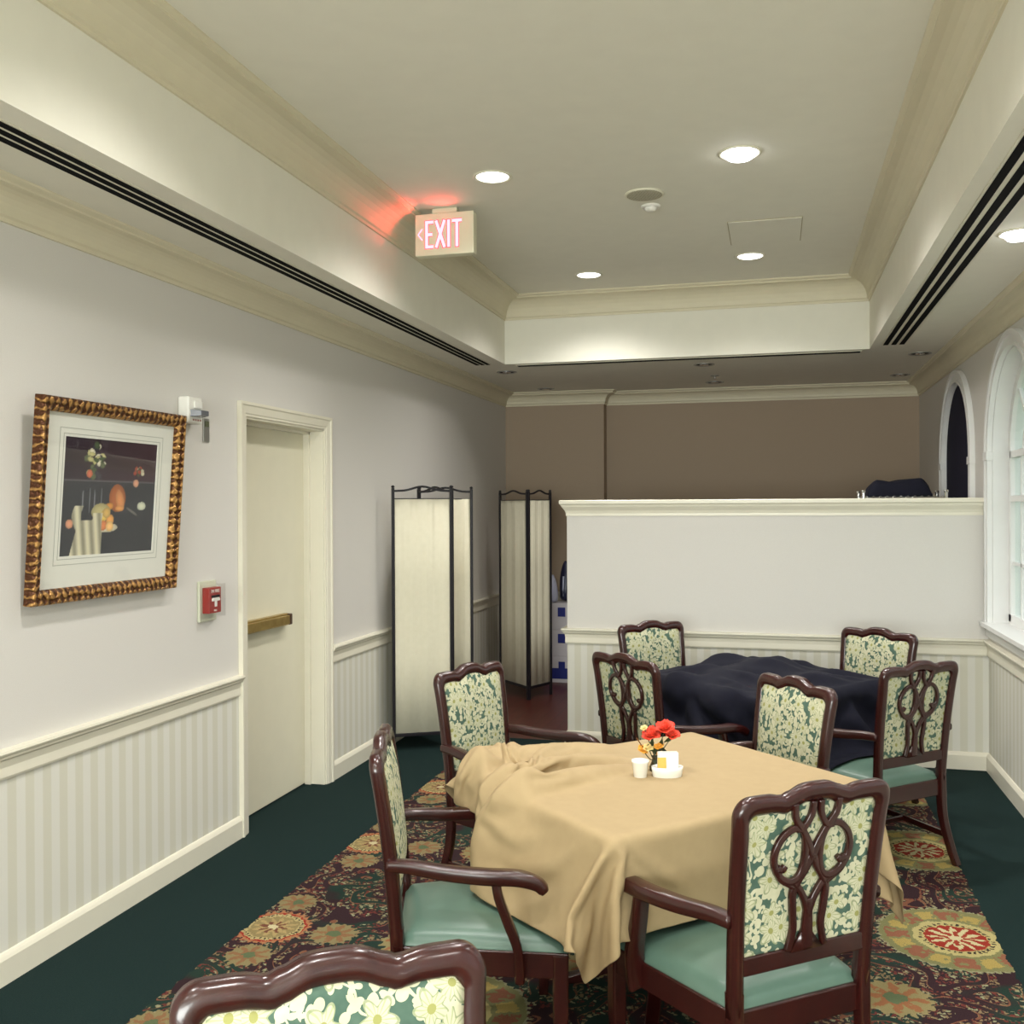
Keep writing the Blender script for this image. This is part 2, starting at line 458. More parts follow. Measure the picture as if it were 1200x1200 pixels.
# its moulded cap
capprof = [(0, PZ-.105), (.006, PZ-.105), (.006, PZ-.088), (.012, PZ-.07), (.03, PZ-.045), (.036, PZ-.03), (.045, PZ-.024), (.045, PZ-.004), (.04, PZ), (-.03, PZ), (-.03, PZ-.105)]
capm = molding([(PX0, PY+.13), (PX0, PY), (XR, PY)], [(-a, b) for a, b in capprof])
capm.box(PX0+.02, XR, PY+.02, PY+.15, PZ-.05, PZ)
capm.build('trim_1', TRIM, kind='structure')

# chair rail / baseboards (profile offsets are into the room)
ZRAIL = 0.79
rail = [(0, ZRAIL-.10), (.010, ZRAIL-.10), (.013, ZRAIL-.092), (.012, ZRAIL-.06), (.016, ZRAIL-.036), (.026, ZRAIL-.028), (.028, ZRAIL-.020), (.034, ZRAIL-.015), (.038, ZRAIL-.008), (.036, ZRAIL), (0, ZRAIL+.002)]
base = [(0, 0), (.018, 0), (.018, .085), (.012, .096), (.006, .104), (0, .106)]
L = lambda pr: [(-a, b) for a, b in pr]
CW = .07
def run(name, path, pr, mat=TRIM): return molding(path, pr).build(name, mat, kind='structure')
run('trim_2', [(XL, YB), (XL, DY0-CW)], L(rail)); run('baseboard_left', [(XL, YB), (XL, DY0-CW)], L(base))
run('trim_3', [(XL, DY1+CW), (XL, YF), (-1.56, YF), (-1.56, YF2), (XR, YF2)], L(rail)); run('baseboard_left', [(XL, DY1+CW), (XL, YF), (-1.56, YF), (-1.56, YF2), (XR, YF2)], L(base))
run('trim_4', [(PX0+.03, PY+.13), (PX0, PY+.13), (PX0, PY), (XR, PY), (XR, YB)], L(rail))
run('baseboard_right', [(PX0+.03, PY+.13), (PX0, PY+.13), (PX0, PY), (XR, PY), (XR, YB)], L(base))
run('trim_5', [(XR, YF2), (XR, PY+.13)], L(rail)); run('baseboard_right', [(XR, YF2), (XR, PY+.13)], L(base))
# crown around the outer walls
def crown(d, h, z):
    pts = [(0, z-h), (.010, z-h), (.010, z-h+.015), (.018, z-h+.022)]
    for k in range(7):
        a = PI/2*k/6
        pts.append((.018+(d-.045)*(1-math.cos(a)), z-h+.022+(h-.05)*math.sin(a)))
    pts += [(d-.018, z-.026), (d-.018, z-.018), (d-.006, z-.012), (d, z-.008), (d, z), (0, z)]
    return pts
cr = crown(.115, .125, ZC)
run('trim_6', [(XL, YB), (XL, YF), (-1.56, YF), (-1.56, YF2), (XR, YF2), (XR, YB)], L(cr), CROWN)
run('trim_7', [(TX0, TY0), (TX0, TY1), (TX1, TY1), (TX1, TY0)], L(crown(.15, .17, ZT)), CROWN)

# ---------------------------------------------------------------- door
d = empty('door_1', (XL, 0, 0)); d['kind'] = 'structure'
LX = -.115                                             # face of the leaf, local x
MB().box(LX-.045, LX, DY0+.012, DY1-.014, .008, DZ-.014).build('door_leaf', DOORP, d, bevel=.002)
jm = MB().box(-.18, .002, DY0, DY0+.010, 0, DZ).box(-.18, .002, DY1-.012, DY1, 0, DZ).box(-.18, .002, DY0, DY1, DZ-.012, DZ)
jm.box(LX, LX+.035, DY1-.030, DY1-.012, 0, DZ).box(LX, LX+.035, DY0+.010, DY0+.020, 0, DZ).box(LX, LX+.035, DY0, DY1, DZ-.030, DZ-.012)
jm.build('door_jamb', TRIM, d, bevel=.001)
cp = [(0, 0), (CW, 0), (CW, .024), (CW-.014, .024), (CW-.020, .018), (.016, .014), (.010, .010), (0, .010)]
cas = MB()
loop = [(DY0, 0), (DY0, DZ), (DY1, DZ), (DY1, 0)]
outl = [(DY0-CW, 0), (DY0-CW, DZ+CW), (DY1+CW, DZ+CW), (DY1+CW, 0)]
vs = []; k = len(cp)
for (a, b), (e, f_) in zip(loop, outl):
    for o, t in cp: q = o/CW; vs.append((t, a+(e-a)*q, b+(f_-b)*q))
fs = [(i*k+q, i*k+(q+1) % k, (i+1)*k+(q+1) % k, (i+1)*k+q) for i in range(3) for q in range(k)]+[tuple(range(k)), tuple(3*k+q for q in range(k))]
cas.add(vs, fs).build('door_casing', TRIM, d)
pb = MB()
pb.box(LX, LX+.035, DY0+.03, DY1-.28, .955, 1.02)
pbo = pb.build('push_bar', BRASS, d, bevel=.004); tag(pbo, 'aged brass exit push bar')
MB().box(LX+.028, LX+.055, DY0+.12, DY1-.305, .962, 1.012).build('push_pad', BRASS, pbo, bevel=.005)
MB().box(LX, LX+.052, DY1-.30, DY1-.268, .957, 1.018).build('end_cap', new_mat('dark_bronze', .4, .5, S(92, 68, 52), metal=.5), pbo, bevel=.006)
MB().box(LX, LX+.05, DY0+.025, DY0+.075, .935, 1.04).build('latch_case', BRASS, pbo, bevel=.004)
MB().box(LX-.05, LX-.04, DY0-.05, DY1+.05, 0, DZ+.05).build('door_backing', BLACK, d)

# ---------------------------------------------------------------- arched windows
def arch_pts(r, s, zb, n=28):
    return [(-r, zb)]+[(-r*math.cos(PI*k/n), s+r*math.sin(PI*k/n)) for k in range(n+1)]+[(r, zb)]
def band(mb, r0, r1, s, zb, x0, x1, n=28):
    A, B = arch_pts(r0, s, zb, n), arch_pts(r1, s, zb, n); m = len(A)
    vs = [(x0, *p) for p in A]+[(x0, *p) for p in B]+[(x1, *p) for p in A]+[(x1, *p) for p in B]; fs = []
    for i in range(m-1):
        fs += [(i, i+1, m+i+1, m+i), (2*m+i, 3*m+i, 3*m+i+1, 2*m+i+1), (i, 2*m+i, 2*m+i+1, i+1), (m+i, m+i+1, 3*m+i+1, 3*m+i)]
    for i in (0, m-1): fs.append((i, m+i, 3*m+i, 2*m+i))
    mb.add(vs, fs)
def make_window(i, yc, dark=False):
    w_ = empty('window_%d' % i, (XR, yc, 0)); w_['kind'] = 'structure'
    m = MB(); band(m, WR-.012, WR+.075, WS, WZ0, -.022, .0); band(m, WR+.045, WR+.075, WS, WZ0, -.034, -.018); band(m, WR-.012, WR+.008, WS, WZ0, -.030, -.018)
    for sgn in (-1, 1): m.box(-.036, 0, sgn*(WR+.03)-.052, sgn*(WR+.03)+.052, WS-.055, WS-.005)
    m.build('window_casing', WINP, w_, bevel=.002)
    m = MB(); band(m, WR-.02, WR, WS, WZ0, 0, .20); m.build('window_jamb', WINP, w_)
    m = MB(); band(m, WR-.075, WR-.02, WS, WZ0+.02, .085, .13); m.box(.085, .13, -WR+.02, WR-.02, WZ0+.0, WZ0+.06)
    m.box(.085, .13, -WR+.05, WR-.05, WS-.045, WS-.005).box(.08, .125, -WR+.05, WR-.05, 1.62, 1.655)
    m.box(.095, .12, -.013, .013, WZ0+.05, WS+WR-.05).box(.095, .12, -WR+.05, WR-.05, 1.25, 1.27)
    for sgn in (-1, 1): m.box(.095, .12, sgn*.27-.010, sgn*.27+.010, WZ0+.05, WS)
    for a in (PI/4, 3*PI/4):
        m.sweep([(.108, .24*math.cos(a), WS+.24*math.sin(a)), (.108, (WR-.05)*math.cos(a), WS+(WR-.05)*math.sin(a))], rect(.02, .022, .002), ups=(1, 0, 0))
    m.sweep([(.108, .24*math.cos(PI*k/16), WS-.02+.24*math.sin(PI*k/16)) for k in range(17)], rect(.02, .022, .002), ups=(1, 0, 0))
    m.build('window_sash', WINP, w_)
    poly = arch_pts(WR-.05, WS, WZ0+.03)
    MB().prism(poly, .106, .110, 'x').build('window_pane', GLASS, w_)
    m = MB().box(-.055, .20, -WR-.10, WR+.10 if yc+WR+.1 < PY else PY-yc, WZ0-.025, WZ0+.004).box(-.022, 0, -WR-.08, WR+.08 if yc+WR+.1 < PY else PY-yc, WZ0-.085, WZ0-.02)
    m.build('window_sill', WINP, w_, bevel=.004)
    if dark:
        MB().prism(arch_pts(WR-.021, WS, WZ0+.02), .008, .020, 'x').build('window_blind', m_cloth('navy_blind', S(24, 24, 44), S(34, 34, 56)), w_)
make_window(1, WIN[1]); make_window(2, WIN[0], True); 
for i_, yy in enumerate(WIN[2:]): make_window(3+i_, yy)  # all out of view; those past the third window are added for light
w_ = empty('window_7', (-.6, YB, 0)); w_['kind'] = 'structure'  # unseen window behind the camera, added to go with the fill light
m = MB()
for a, b_ in ((-1.66, -1.58), (1.58, 1.66), (-.56, -.50), (.50, .56)): m.box(a, b_, -.12, .02, .86, 2.44)
for a, b_ in ((.84, .92), (2.38, 2.46)): m.box(-1.66, 1.66, -.12, .02, a, b_)
m.build('window_frame', WINP, w_); MB().box(-1.6, 1.6, -.09, -.085, .9, 2.4).build('window_pane', GLASS, w_)

# outside: lawn and hedge
lawn = new_mat('lawn', .9, .2); g = NG(lawn); g.coords(); g.out(g.mix(g.noise(6, 4), S(104, 124, 84), S(150, 166, 120)))
tag(MB().box(XR+.3, 14, -6, 26, -.55, -.5).build('lawn', lawn), 'green lawn seen through the arched window', 'lawn', kind='stuff')
random.seed(4)
bm = MB()
for k in range(2600):
    x = random.uniform(4.3, 5.6); y = random.uniform(4, 24)
    z = random.uniform(-.35, 1.75+.35*math.sin(y*1.3)+.2*math.sin(y*3.1)); q = random.uniform(.07, .16)
    a, b_ = Vector((random.gauss(0, 1), random.gauss(0, 1), random.gauss(0, 1))).normalized(), Vector((random.gauss(0, 1), random.gauss(0, 1), random.gauss(0, 1))).normalized()
    c_ = a.cross(b_).normalized(); p = Vector((x, y, z))
    bm.add([p-a*q, p+c_*q*.5, p+a*q, p-c_*q*.5], [(0, 1, 2, 3)])
bm.box(4.7, 5.2, 4, 24, -.34, 1.3)
tag(bm.build('hedge', LEAF), 'leafy green hedge outside beyond the arched window', 'hedge', kind='stuff')

# ---------------------------------------------------------------- ceiling fittings
def diffuser(x0, x1, y0, y1, label, alongx=False):
    t = empty('linear_air_vent', ((x0+x1)/2, (y0+y1)/2, ZC), 0, label, 'air vent')
    a, b_ = (x1-x0)/2, (y1-y0)/2
    if alongx: MB().box(-a, a, -b_, b_, -.004, 0).build('frame', WHITEM, t)
    else: MB().box(-a, a, -b_, b_, -.004, 0).build('frame', WHITEM, t)
    n = 1 if alongx else 3; W = (2*b_ if alongx else 2*a)
    for k in range(n):
        c = -W/2+W*(k+.5)/n; h = W/n*(.36 if alongx else .30)
        if alongx: MB().box(-a+.01, a-.01, c-h, c+h, -.007, -.001).build('slot', BLACK, t)
        else: MB().box(c-h, c+h, -b_+.01, b_-.01, -.007, -.001).build('slot', BLACK, t)
    return t
diffuser(-2.222, -2.095, .3, 7.33, 'long three-slot air vent in the soffit above the picture and door')
diffuser(.705, .86, .3, 7.20, 'long three-slot air vent in the soffit on the window side')
diffuser(-1.93, .60, 7.43, 7.50, 'thin single-slot air vent across the far end of the raised ceiling', True)

def downlight(x, y, z, lit, label, lens=LENS, r=.095, power=LAMP_W, group=None):
    t = empty('downlight', (x, y, z), 0, label, 'ceiling light', group)
    m = MB(); n = 32; ring = [(r, 0), (r+.002, -.004), (r-.006, -.007), (r-.016, -.004), (r-.018, 0)]
    vs = [(a*math.cos(2*PI*k/n), a*math.sin(2*PI*k/n), b) for a, b in ring for k in range(n)]
    m.add(vs, [(i*n+q, i*n+(q+1) % n, (i+1)*n+(q+1) % n, (i+1)*n+q) for i in range(len(ring)-1) for q in range(n)])
    m.build('trim_ring', WHITEM if lit else STEEL, t, smooth=True)
    if lit:
        dz = .03 if lens is LENSB else .006
        MB().lathe([(r-.016, -.001), (r-.022, -.003-dz*.3), (r*.55, -.003-dz*.8), (r*.2, -.003-dz)], seg=28).build('lens', lens, t, smooth=True)
        l = bpy.data.lights.new('downlight_bulb', 'SPOT'); l.energy = power; l.color = LAMP_COL; l.spot_size = math.radians(145); l.spot_blend = 1.0; l.shadow_soft_size = .09
        o = bpy.data.objects.new('bulb', l); C.objects.link(o); o.location = (0, 0, -.05); o.parent = t
    else:
        MB().lathe([(r-.016, -.0005), (r-.03, -.001), (.03, -.001)], seg=24).build('baffle', BLACK, t)
        MB().lathe([(.034, -.001), (.036, -.004), (.026, -.009), (.01, -.011)], seg=16).build('bulb_face', CHROME, t, smooth=True)
    return t
downlight(-1.316, 4.636, ZT, True, 'lit round downlight in the raised ceiling, just right of the exit sign')
downlight(-.148, 4.624, ZT, True, 'brightest glowing downlight with a bulging lens in the raised ceiling', LENSB, power=LAMP_W*1.5)
downlight(-1.235, 6.77, ZT, True, 'lit downlight at the far left of the raised ceiling, smallest of the four')
downlight(-.148, 6.545, ZT, True, 'lit downlight beside the access panel at the far end of the raised ceiling')
for yy in (2.6, .6, -1.4):
    for xx in (-1.3, -.148): downlight(xx, yy, ZT, True, 'lit round downlight in the raised ceiling over the near part of the room', group='near tray downlights')
downlight(.955, 4.40, ZC, True, 'lit downlight in the soffit between the long vent and the near arched window', LENSB, r=.08, power=LAMP_W*.45)
for yy in (2.4, .4, -1.6): downlight(.955, yy, ZC, True, 'lit downlight in the window side soffit nearer the viewer', r=.08, power=LAMP_W*.45, group='near soffit downlights')
for x, y, lb in ((-2.098, 7.79, 'unlit downlight at the far left corner below the tray, beside the vent end'),
                 (-2.05, 9.0, 'unlit downlight above the alcove, just left of the far wall corner'),
                 (-.525, 7.81, 'unlit downlight midway along the far soffit, just below the tray edge'),
                 (-.51, 8.95, 'unlit downlight midway along the far soffit, close to the far crown moulding'),
                 (1.015, 7.69, 'unlit downlight in the far soffit near the dark arched window'),
                 (1.019, 8.9, 'unlit downlight in the far right corner above the covered shelf')):
    downlight(x, y, ZC, False, lb, r=.08)
t = empty('sprinkler_head', (-.484, 8.5, ZC), 0, 'small round sprinkler in the dark far soffit between two unlit downlights', 'sprinkler')
MB().lathe([(.035, 0), (.036, -.004), (.02, -.008)], seg=16).build('escutcheon', STEEL, t, smooth=True)
MB().lathe([(.008, -.006), (.008, -.02), (.016, -.022), (.016, -.025)], seg=12).build('deflector', STEEL, t)
t = empty('ceiling_speaker', (-.64, 5.10, ZT), 0, 'round cream ceiling speaker grille in the raised ceiling', 'speaker')
MB().lathe([(.10, 0), (.102, -.004), (.098, -.008), (.09, -.008)], seg=36).build('rim', WHITEM, t, smooth=True)
gm = new_mat('speaker_mesh', .7, .3); g = NG(gm); x, y, z = g.coords()
hole = ((x*(PI/.006)).sin()*(y*(PI/.006)).sin()).abs() > .45
g.out(g.mix(hole, S(200, 195, 172), S(120, 116, 100)))
MB().lathe([(.09, -.008), (.09, -.0095), (.03, -.011)], seg=36).build('grille', gm, t)
t = empty('smoke_detector', (-.633, 5.31, ZT), 0, 'small round white detector behind the ceiling speaker', 'smoke detector')
MB().lathe([(.052, 0), (.052, -.006), (.046, -.012)], seg=28).build('base', WHITEP, t, smooth=True)
MB().lathe([(.034, -.011), (.032, -.022), (.022, -.028)], seg=24).build('cap', WHITEP, t, smooth=True)
t = empty('access_panel', (-.05, 5.98, ZT), 0, 'flush square access panel in the raised ceiling beside a downlight', 'access panel')
MB().box(-.205, .205, -.255, .255, -.003, 0).build('frame', new_mat('seam', .8, .2, S(168, 158, 128)), t)
MB().box(-.200, .200, -.250, .250, -.006, -.0005).build('hatch', CEIL, t)

# ---------------------------------------------------------------- exit sign
t = empty('exit_sign', (-1.70, 5.07, 2.948), 0, 'white exit sign with glowing red letters hanging from the raised ceiling', 'exit sign')
SIGNW = new_mat('sign_housing', .4, .5, S(214, 210, 184))
MB().box(-.165, .165, -.03, .03, 0, .225).build('housing', SIGNW, t, bevel=.006)
MB().box(-.07, .07, -.025, .025, .225, .252).build('canopy', SIGNW, t, bevel=.004)
EXR = m_emit('exit_red', (1.0, .16, .16), .8); EXP = m_emit('exit_letters', (1.0, .74, .90), .68)
def strokes(mb, segs, y, th, w=.014):
    for (x0, z0), (x1, z1) in segs:
        dv = Vector((x1-x0, z1-z0)).normalized(); n = Vector((-dv.y, dv.x))*w/2
        mb.prism([(x0+n.x, z0+n.y), (x1+n.x, z1+n.y), (x1-n.x, z1-n.y), (x0-n.x, z0-n.y)], y, y-th)
H0, H1 = .040, .185
def letters(mb, y, th, w):
    h = w/2; e = w-.016
    strokes(mb, [((-.098, H0-e/2), (-.098, H1+e/2)), ((-.105, H1-.007), (-.060, H1-.007)), ((-.105, (H0+H1)/2), (-.066, (H0+H1)/2)), ((-.105, H0+.007), (-.060, H0+.007))], y, th, w)
    strokes(mb, [((-.045, H0-e/2), (.003, H1+e/2)), ((-.045, H1+e/2), (.003, H0-e/2))], y, th, w)
    strokes(mb, [((.026, H0-e/2), (.026, H1+e/2))], y, th, w)
    strokes(mb, [((.072, H0-e/2), (.072, H1)), ((.045, H1-.007), (.099, H1-.007))], y, th, w)
    strokes(mb, [((-.122, .145), (-.146, .115)), ((-.146, .115), (-.122, .085))], y, th, w*.5)
m = MB(); letters(m, -.0302, .001, .025); m.build('letter_glow', EXR, t)
m = MB(); letters(m, -.0315, .001, .0155); m.build('letters', EXP, t)
for px, dr, e, an in ((-.10, (-1, -.75, .35), 1.7, 110), (.02, (.0, -.8, 1), .8, 125)):
    l = bpy.data.lights.new('exit_lamp', 'SPOT'); l.energy = e; l.color = (1, .05, .04); l.shadow_soft_size = .015; l.spot_size = math.radians(an); l.spot_blend = 1
    o = bpy.data.objects.new('lamp', l); C.objects.link(o); o.parent = t; o.location = (px, -.085, .165); o.rotation_euler = Vector(dr).to_track_quat('-Z', 'Y').to_euler()

# ---------------------------------------------------------------- things on the left wall
# picture, top leaning out from the wall
pic = empty('framed_picture', (XL+.012, 3.315, 1.265), 0, 'ornate gold framed still life print hanging on the left wall', 'picture')
PW, PH = .86, .735
tilt = Matrix.Rotation(.075, 4, 'Y')
GOLD = new_mat('gilt_frame', .35, .5, metal=.55); g = NG(GOLD); x, y, z = g.coords()
n = g.noise(60, 3); wq = (g.noise(22, 2)-.5)*.04
s1 = ((y+z+wq)*(2*PI/.062)).sin(); s2 = ((y-z-wq)*(2*PI/.062)).sin()
orn = ((s1*s2)*2.2).sin()*.6+(n-.5)*1.6
g.out(g.mix((orn*1.6+.35).clamp(), S(84, 48, 24), S(190, 144, 84))); g.bump(orn, 1.0, .006)
def picpart(mb, name, mat, **k): return mb.xf(tilt).build(name, mat, pic, **k)
fr = MB(); FW = .052
prof = [(0, 0), (0, .034), (.008, .040), (.022, .036), (.036, .034), (.046, .026), (FW, .018), (FW, 0)]
vs = []; k = len(prof)
for cy, cz, sy, sz in ((-PW/2, 0, 1, 1), (PW/2, 0, -1, 1), (PW/2, PH, -1, -1), (-PW/2, PH, 1, -1)):
    for o, tt in prof: vs.append((tt, cy+sy*o, cz+sz*o))
fr.add(vs, [(i*k+q, i*k+(q+1) % k, ((i+1) % 4)*k+(q+1) % k, ((i+1) % 4)*k+q) for i in range(4) for q in range(k)])
picpart(fr, 'frame', GOLD, bevel=.002)
MATB = new_mat('mat_board', .8, .3, S(222, 222, 212)); MATL = new_mat('mat_line', .8, .3, S(170, 172, 160))
i0 = FW-.005
mb = MB(); a0, a1, b0, b1 = -PW/2+i0, PW/2-i0, i0, PH-i0
ia0, ia1, ib0, ib1 = -PW/2+.155, PW/2-.155, .165, PH-.135
for q in ((a0, a1, b0, ib0), (a0, a1, ib1, b1), (a0, ia0, ib0, ib1), (ia1, a1, ib0, ib1)): mb.box(.006, .010, *q)
picpart(mb, 'mat_board', MATB)
mb = MB()
for off in (.012, .032):
    e0, e1, h0, h1 = ia0-off, ia1+off, ib0-off, ib1+off; tW = .0025
    mb.box(.010, .0106, e0, e1, h0, h0+tW).box(.010, .0106, e0, e1, h1-tW, h1).box(.010, .0106, e0, e0+tW, h0, h1).box(.010, .0106, e1-tW, e1, h0, h1)
picpart(mb, 'mat_rule', MATL)
# generic still life, painted per vertex on a fine grid
NX, NZ = 150, 130
gy = np.linspace(0, 1, NX); gz = np.linspace(0, 1, NZ); GY, GZ = np.meshgrid(gy, gz)
col = np.zeros((NZ, NX, 3)); rs = np.random.RandomState(5)
col[:] = S(38, 22, 36); col += (GY[..., None]*.012)*np.array([1.5, .2, .2])
tb = GZ < .64; col[tb] = S(44, 46, 52); col[(GZ > .63) & (GZ < .645)] = S(86, 80, 86)
def blob(cx, cz, rx, rz, c, rot=0, soft=0):
    dx, dz = GY-cx, GZ-cz; a = dx*math.cos(rot)+dz*math.sin(rot); b = -dx*math.sin(rot)+dz*math.cos(rot)
    r = (a/rx)**2+(b/rz)**2; mk = r < 1
    sh = np.clip(1.15-.45*r, .4, 1.2)[..., None]
    col[mk] = (np.array(S(*c))*sh)[mk]
for q in range(34):    # mixed bouquet, upper left
    a = rs.rand()*6.28; r = rs.rand()**.6
    blob(.32+.10*r*math.cos(a), .80+.15*r*math.sin(a), .02+.02*rs.rand(), .012+.02*rs.rand(), [(210, 206, 180), (70, 84, 54), (180, 176, 120), (56, 50, 60), (90, 100, 70)][q % 5], rs.rand()*3)
blob(.26, .70, .03, .035, (196, 104, 74))
for q in range(14):    # small bouquet, right
    a = rs.rand()*6.28; blob(.80+.07*rs.rand()*math.cos(a), .74+.05*math.sin(a)*rs.rand(), .022, .018, [(150, 60, 40), (196, 190, 160), (70, 70, 50)][q % 3], rs.rand()*3)
blob(.77, .63, .032, .035, (206, 150, 120))
for cx in (.24, .36): # faint glassware
    for dx in (-.035, .035): blob(cx+dx, .47, .005, .11, (120, 122, 130))
blob(.57, .49, .09, .125, (168, 96, 50), .1); blob(.60, .47, .045, .10, (206, 138, 84), .25); blob(.49, .42, .04, .03, (206, 140, 60)); blob(.60, .40, .05, .025, (214, 150, 84))
blob(.85, .42, .05, .038, (200, 204, 180)); blob(.74, .37, .08, .012, (108, 104, 100), -.5)
blob(.47, .23, .115, .04, (206, 200, 176)); blob(.40, .37, .10, .075, (180, 170, 120))
for x_, z_, c_ in ((.43, .33, (222, 190, 90)), (.50, .30, (226, 160, 84)), (.43, .25, (214, 130, 80)), (.50, .24, (236, 190, 120)), (.46, .36, (206, 170, 96))): blob(x_, z_, .042, .045, c_)
blob(.085, .27, .036, .038, (214, 150, 116))
cloth = ((GY > .10+.10*GZ/.4) & (GY < .42-.02*GZ) & (GZ < .30)) | ((np.abs(GY-(.19+.04*np.sin(GZ*14))) < .045) & (GZ < .42)) | ((np.abs(GY-(.36+.10*(GZ-.25))) < .05) & (GZ < .36))
fold = .55+.45*np.sin(GY*70+GZ*9)
col[cloth] = (np.array(S(214, 208, 178))*(.35+.65*fold[..., None]))[cloth]
col += rs.rand(NZ, NX, 1)*.012
pv = [(.0062, ia0+(ia1-ia0)*a, ib0+(ib1-ib0)*b) for b in gz for a in gy]
pf = [(r*NX+c, r*NX+c+1, (r+1)*NX+c+1, (r+1)*NX+c) for r in range(NZ-1) for c in range(NX-1)]
PM = new_mat('print_ink', .5, .4)
at = PM.node_tree.nodes.new('ShaderNodeVertexColor'); at.layer_name = 'ink'; PM.node_tree.links.new(at.outputs[0], PM.node_tree.nodes['Principled BSDF'].inputs['Base Color'])
po = picpart(MB().add(pv, pf), 'print', PM)
ca = po.data.color_attributes.new('ink', 'FLOAT_COLOR', 'POINT')
ca.data.foreach_set('color', np.concatenate([col.reshape(-1, 3), np.ones((NX*NZ, 1))], 1).astype(np.float32).ravel())
picpart(MB().box(.013, .0145, a0, a1, b0, b1), 'glazing', m_glass('picture_glass', (1, 1, 1), .035))
picpart(MB().box(-.002, .004, a0, a1, b0, b1).box(-.004, .003, ia0, ia0+.01, ib0, ib0+.01), 'backing_board', MATB)

t = empty('alarm_strobe', (XL, 3.89, 1.975), 0, 'white wall strobe with a clear lens beside the gold picture frame', 'alarm strobe')
MB().box(0, .055, -.058, .050, 0, .118).build('housing', WHITEP, t, bevel=.008)
MB().add([(.05, -.048, .062), (.05, .048, .062), (.05, .048, .028), (.05, -.048, .028), (.10, -.030, .056), (.10, .030, .056), (.10, .030, .034), (.10, -.030, .034)],
         [(0, 1, 2, 3), (4, 7, 6, 5), (0, 4, 5, 1), (1, 5, 6, 2), (2, 6, 7, 3), (3, 7, 4, 0)]).build('lens', new_mat('strobe_lens', .1, .9, S(120, 122, 130), metal=.4), t, bevel=.003)
MB().box(.055, .062, -.02, .04, .068, .10).build('front_step', WHITEP, t, bevel=.002)
m = MB()
for q in range(4): m.box(.0551, .0556, -.028+q*.018, -.016+q*.018, .012, .020)
m.build('lettering', new_mat('strobe_print', .6, .3, S(170, 120, 110)), t)
t = empty('wall_plate', (XL, 4.05, 1.905), 0, 'narrow vertical steel plate on the wall beside the strobe', 'wall plate')
MB().box(0, .007, -.024, .024, 0, .108).build('plate', STEEL, t, bevel=.002)
MB().box(.007, .010, -.015, .015, .07, .095).build('inset', new_mat('dull_green', .6, .3, S(92, 96, 72)), t)
t = empty('fire_alarm_pull_station', (XL, 4.045, 1.085), 0, 'red fire alarm pull station with a white T handle under a clear cover', 'fire alarm')
MB().box(0, .014, -.072, .068, 0, .185).build('clear_back_box', new_mat('dusty_plastic', .25, .5, S(196, 198, 176)), t, bevel=.004)
RED = new_mat('alarm_red', .35, .5, S(150, 30, 18))
MB().box(.012, .050, -.050, .050, .038, .155).build('body', RED, t, bevel=.004)
MB().box(.050, .055, -.026, .026, .098, .108).box(.050, .055, -.007, .007, .068, .10).box(.05, .056, -.03, .03, .094, .104).build('handle', WHITEP, t)
MB().box(.050, .053, -.034, .034, .110, .120).build('recess', BLACK, t)
def text(body, size, M, mat, name, parent):
    cu = bpy.data.curves.new(name, 'FONT'); cu.body = body; cu.size = size; cu.extrude = .0006; cu.align_x = 'CENTER'; cu.align_y = 'CENTER'
    o = bpy.data.objects.new(name, cu); C.objects.link(o)
    dg = bpy.context.evaluated_depsgraph_get(); me = bpy.data.meshes.new_from_object(o.evaluated_get(dg)); bpy.data.objects.remove(o)
    me.transform(M); me.materials.clear(); me.materials.append(mat)
    o = bpy.data.objects.new(name, me); C.objects.link(o); o.parent = parent; return o
MX = lambda x, y, z: Matrix.Translation((x, y, z)) @ Matrix.Rotation(PI/2, 4, 'Z') @ Matrix.Rotation(PI/2, 4, 'X')
text('IN FIRE', .022, MX(.0505, 0, .138), WHITEP, 'lettering', t)
text('PULL', .012, MX(.0505, 0, .050), WHITEP, 'lettering', t)
MB().box(.012, .060, .0685, .0705, .02, .17).box(.058, .0600, -.068, .068, .02, .17).box(.012, .060, -.0705, -.0685, .02, .17).build('clear_cover', m_glass('cover_plastic', (.97, .97, .97), .02), t)

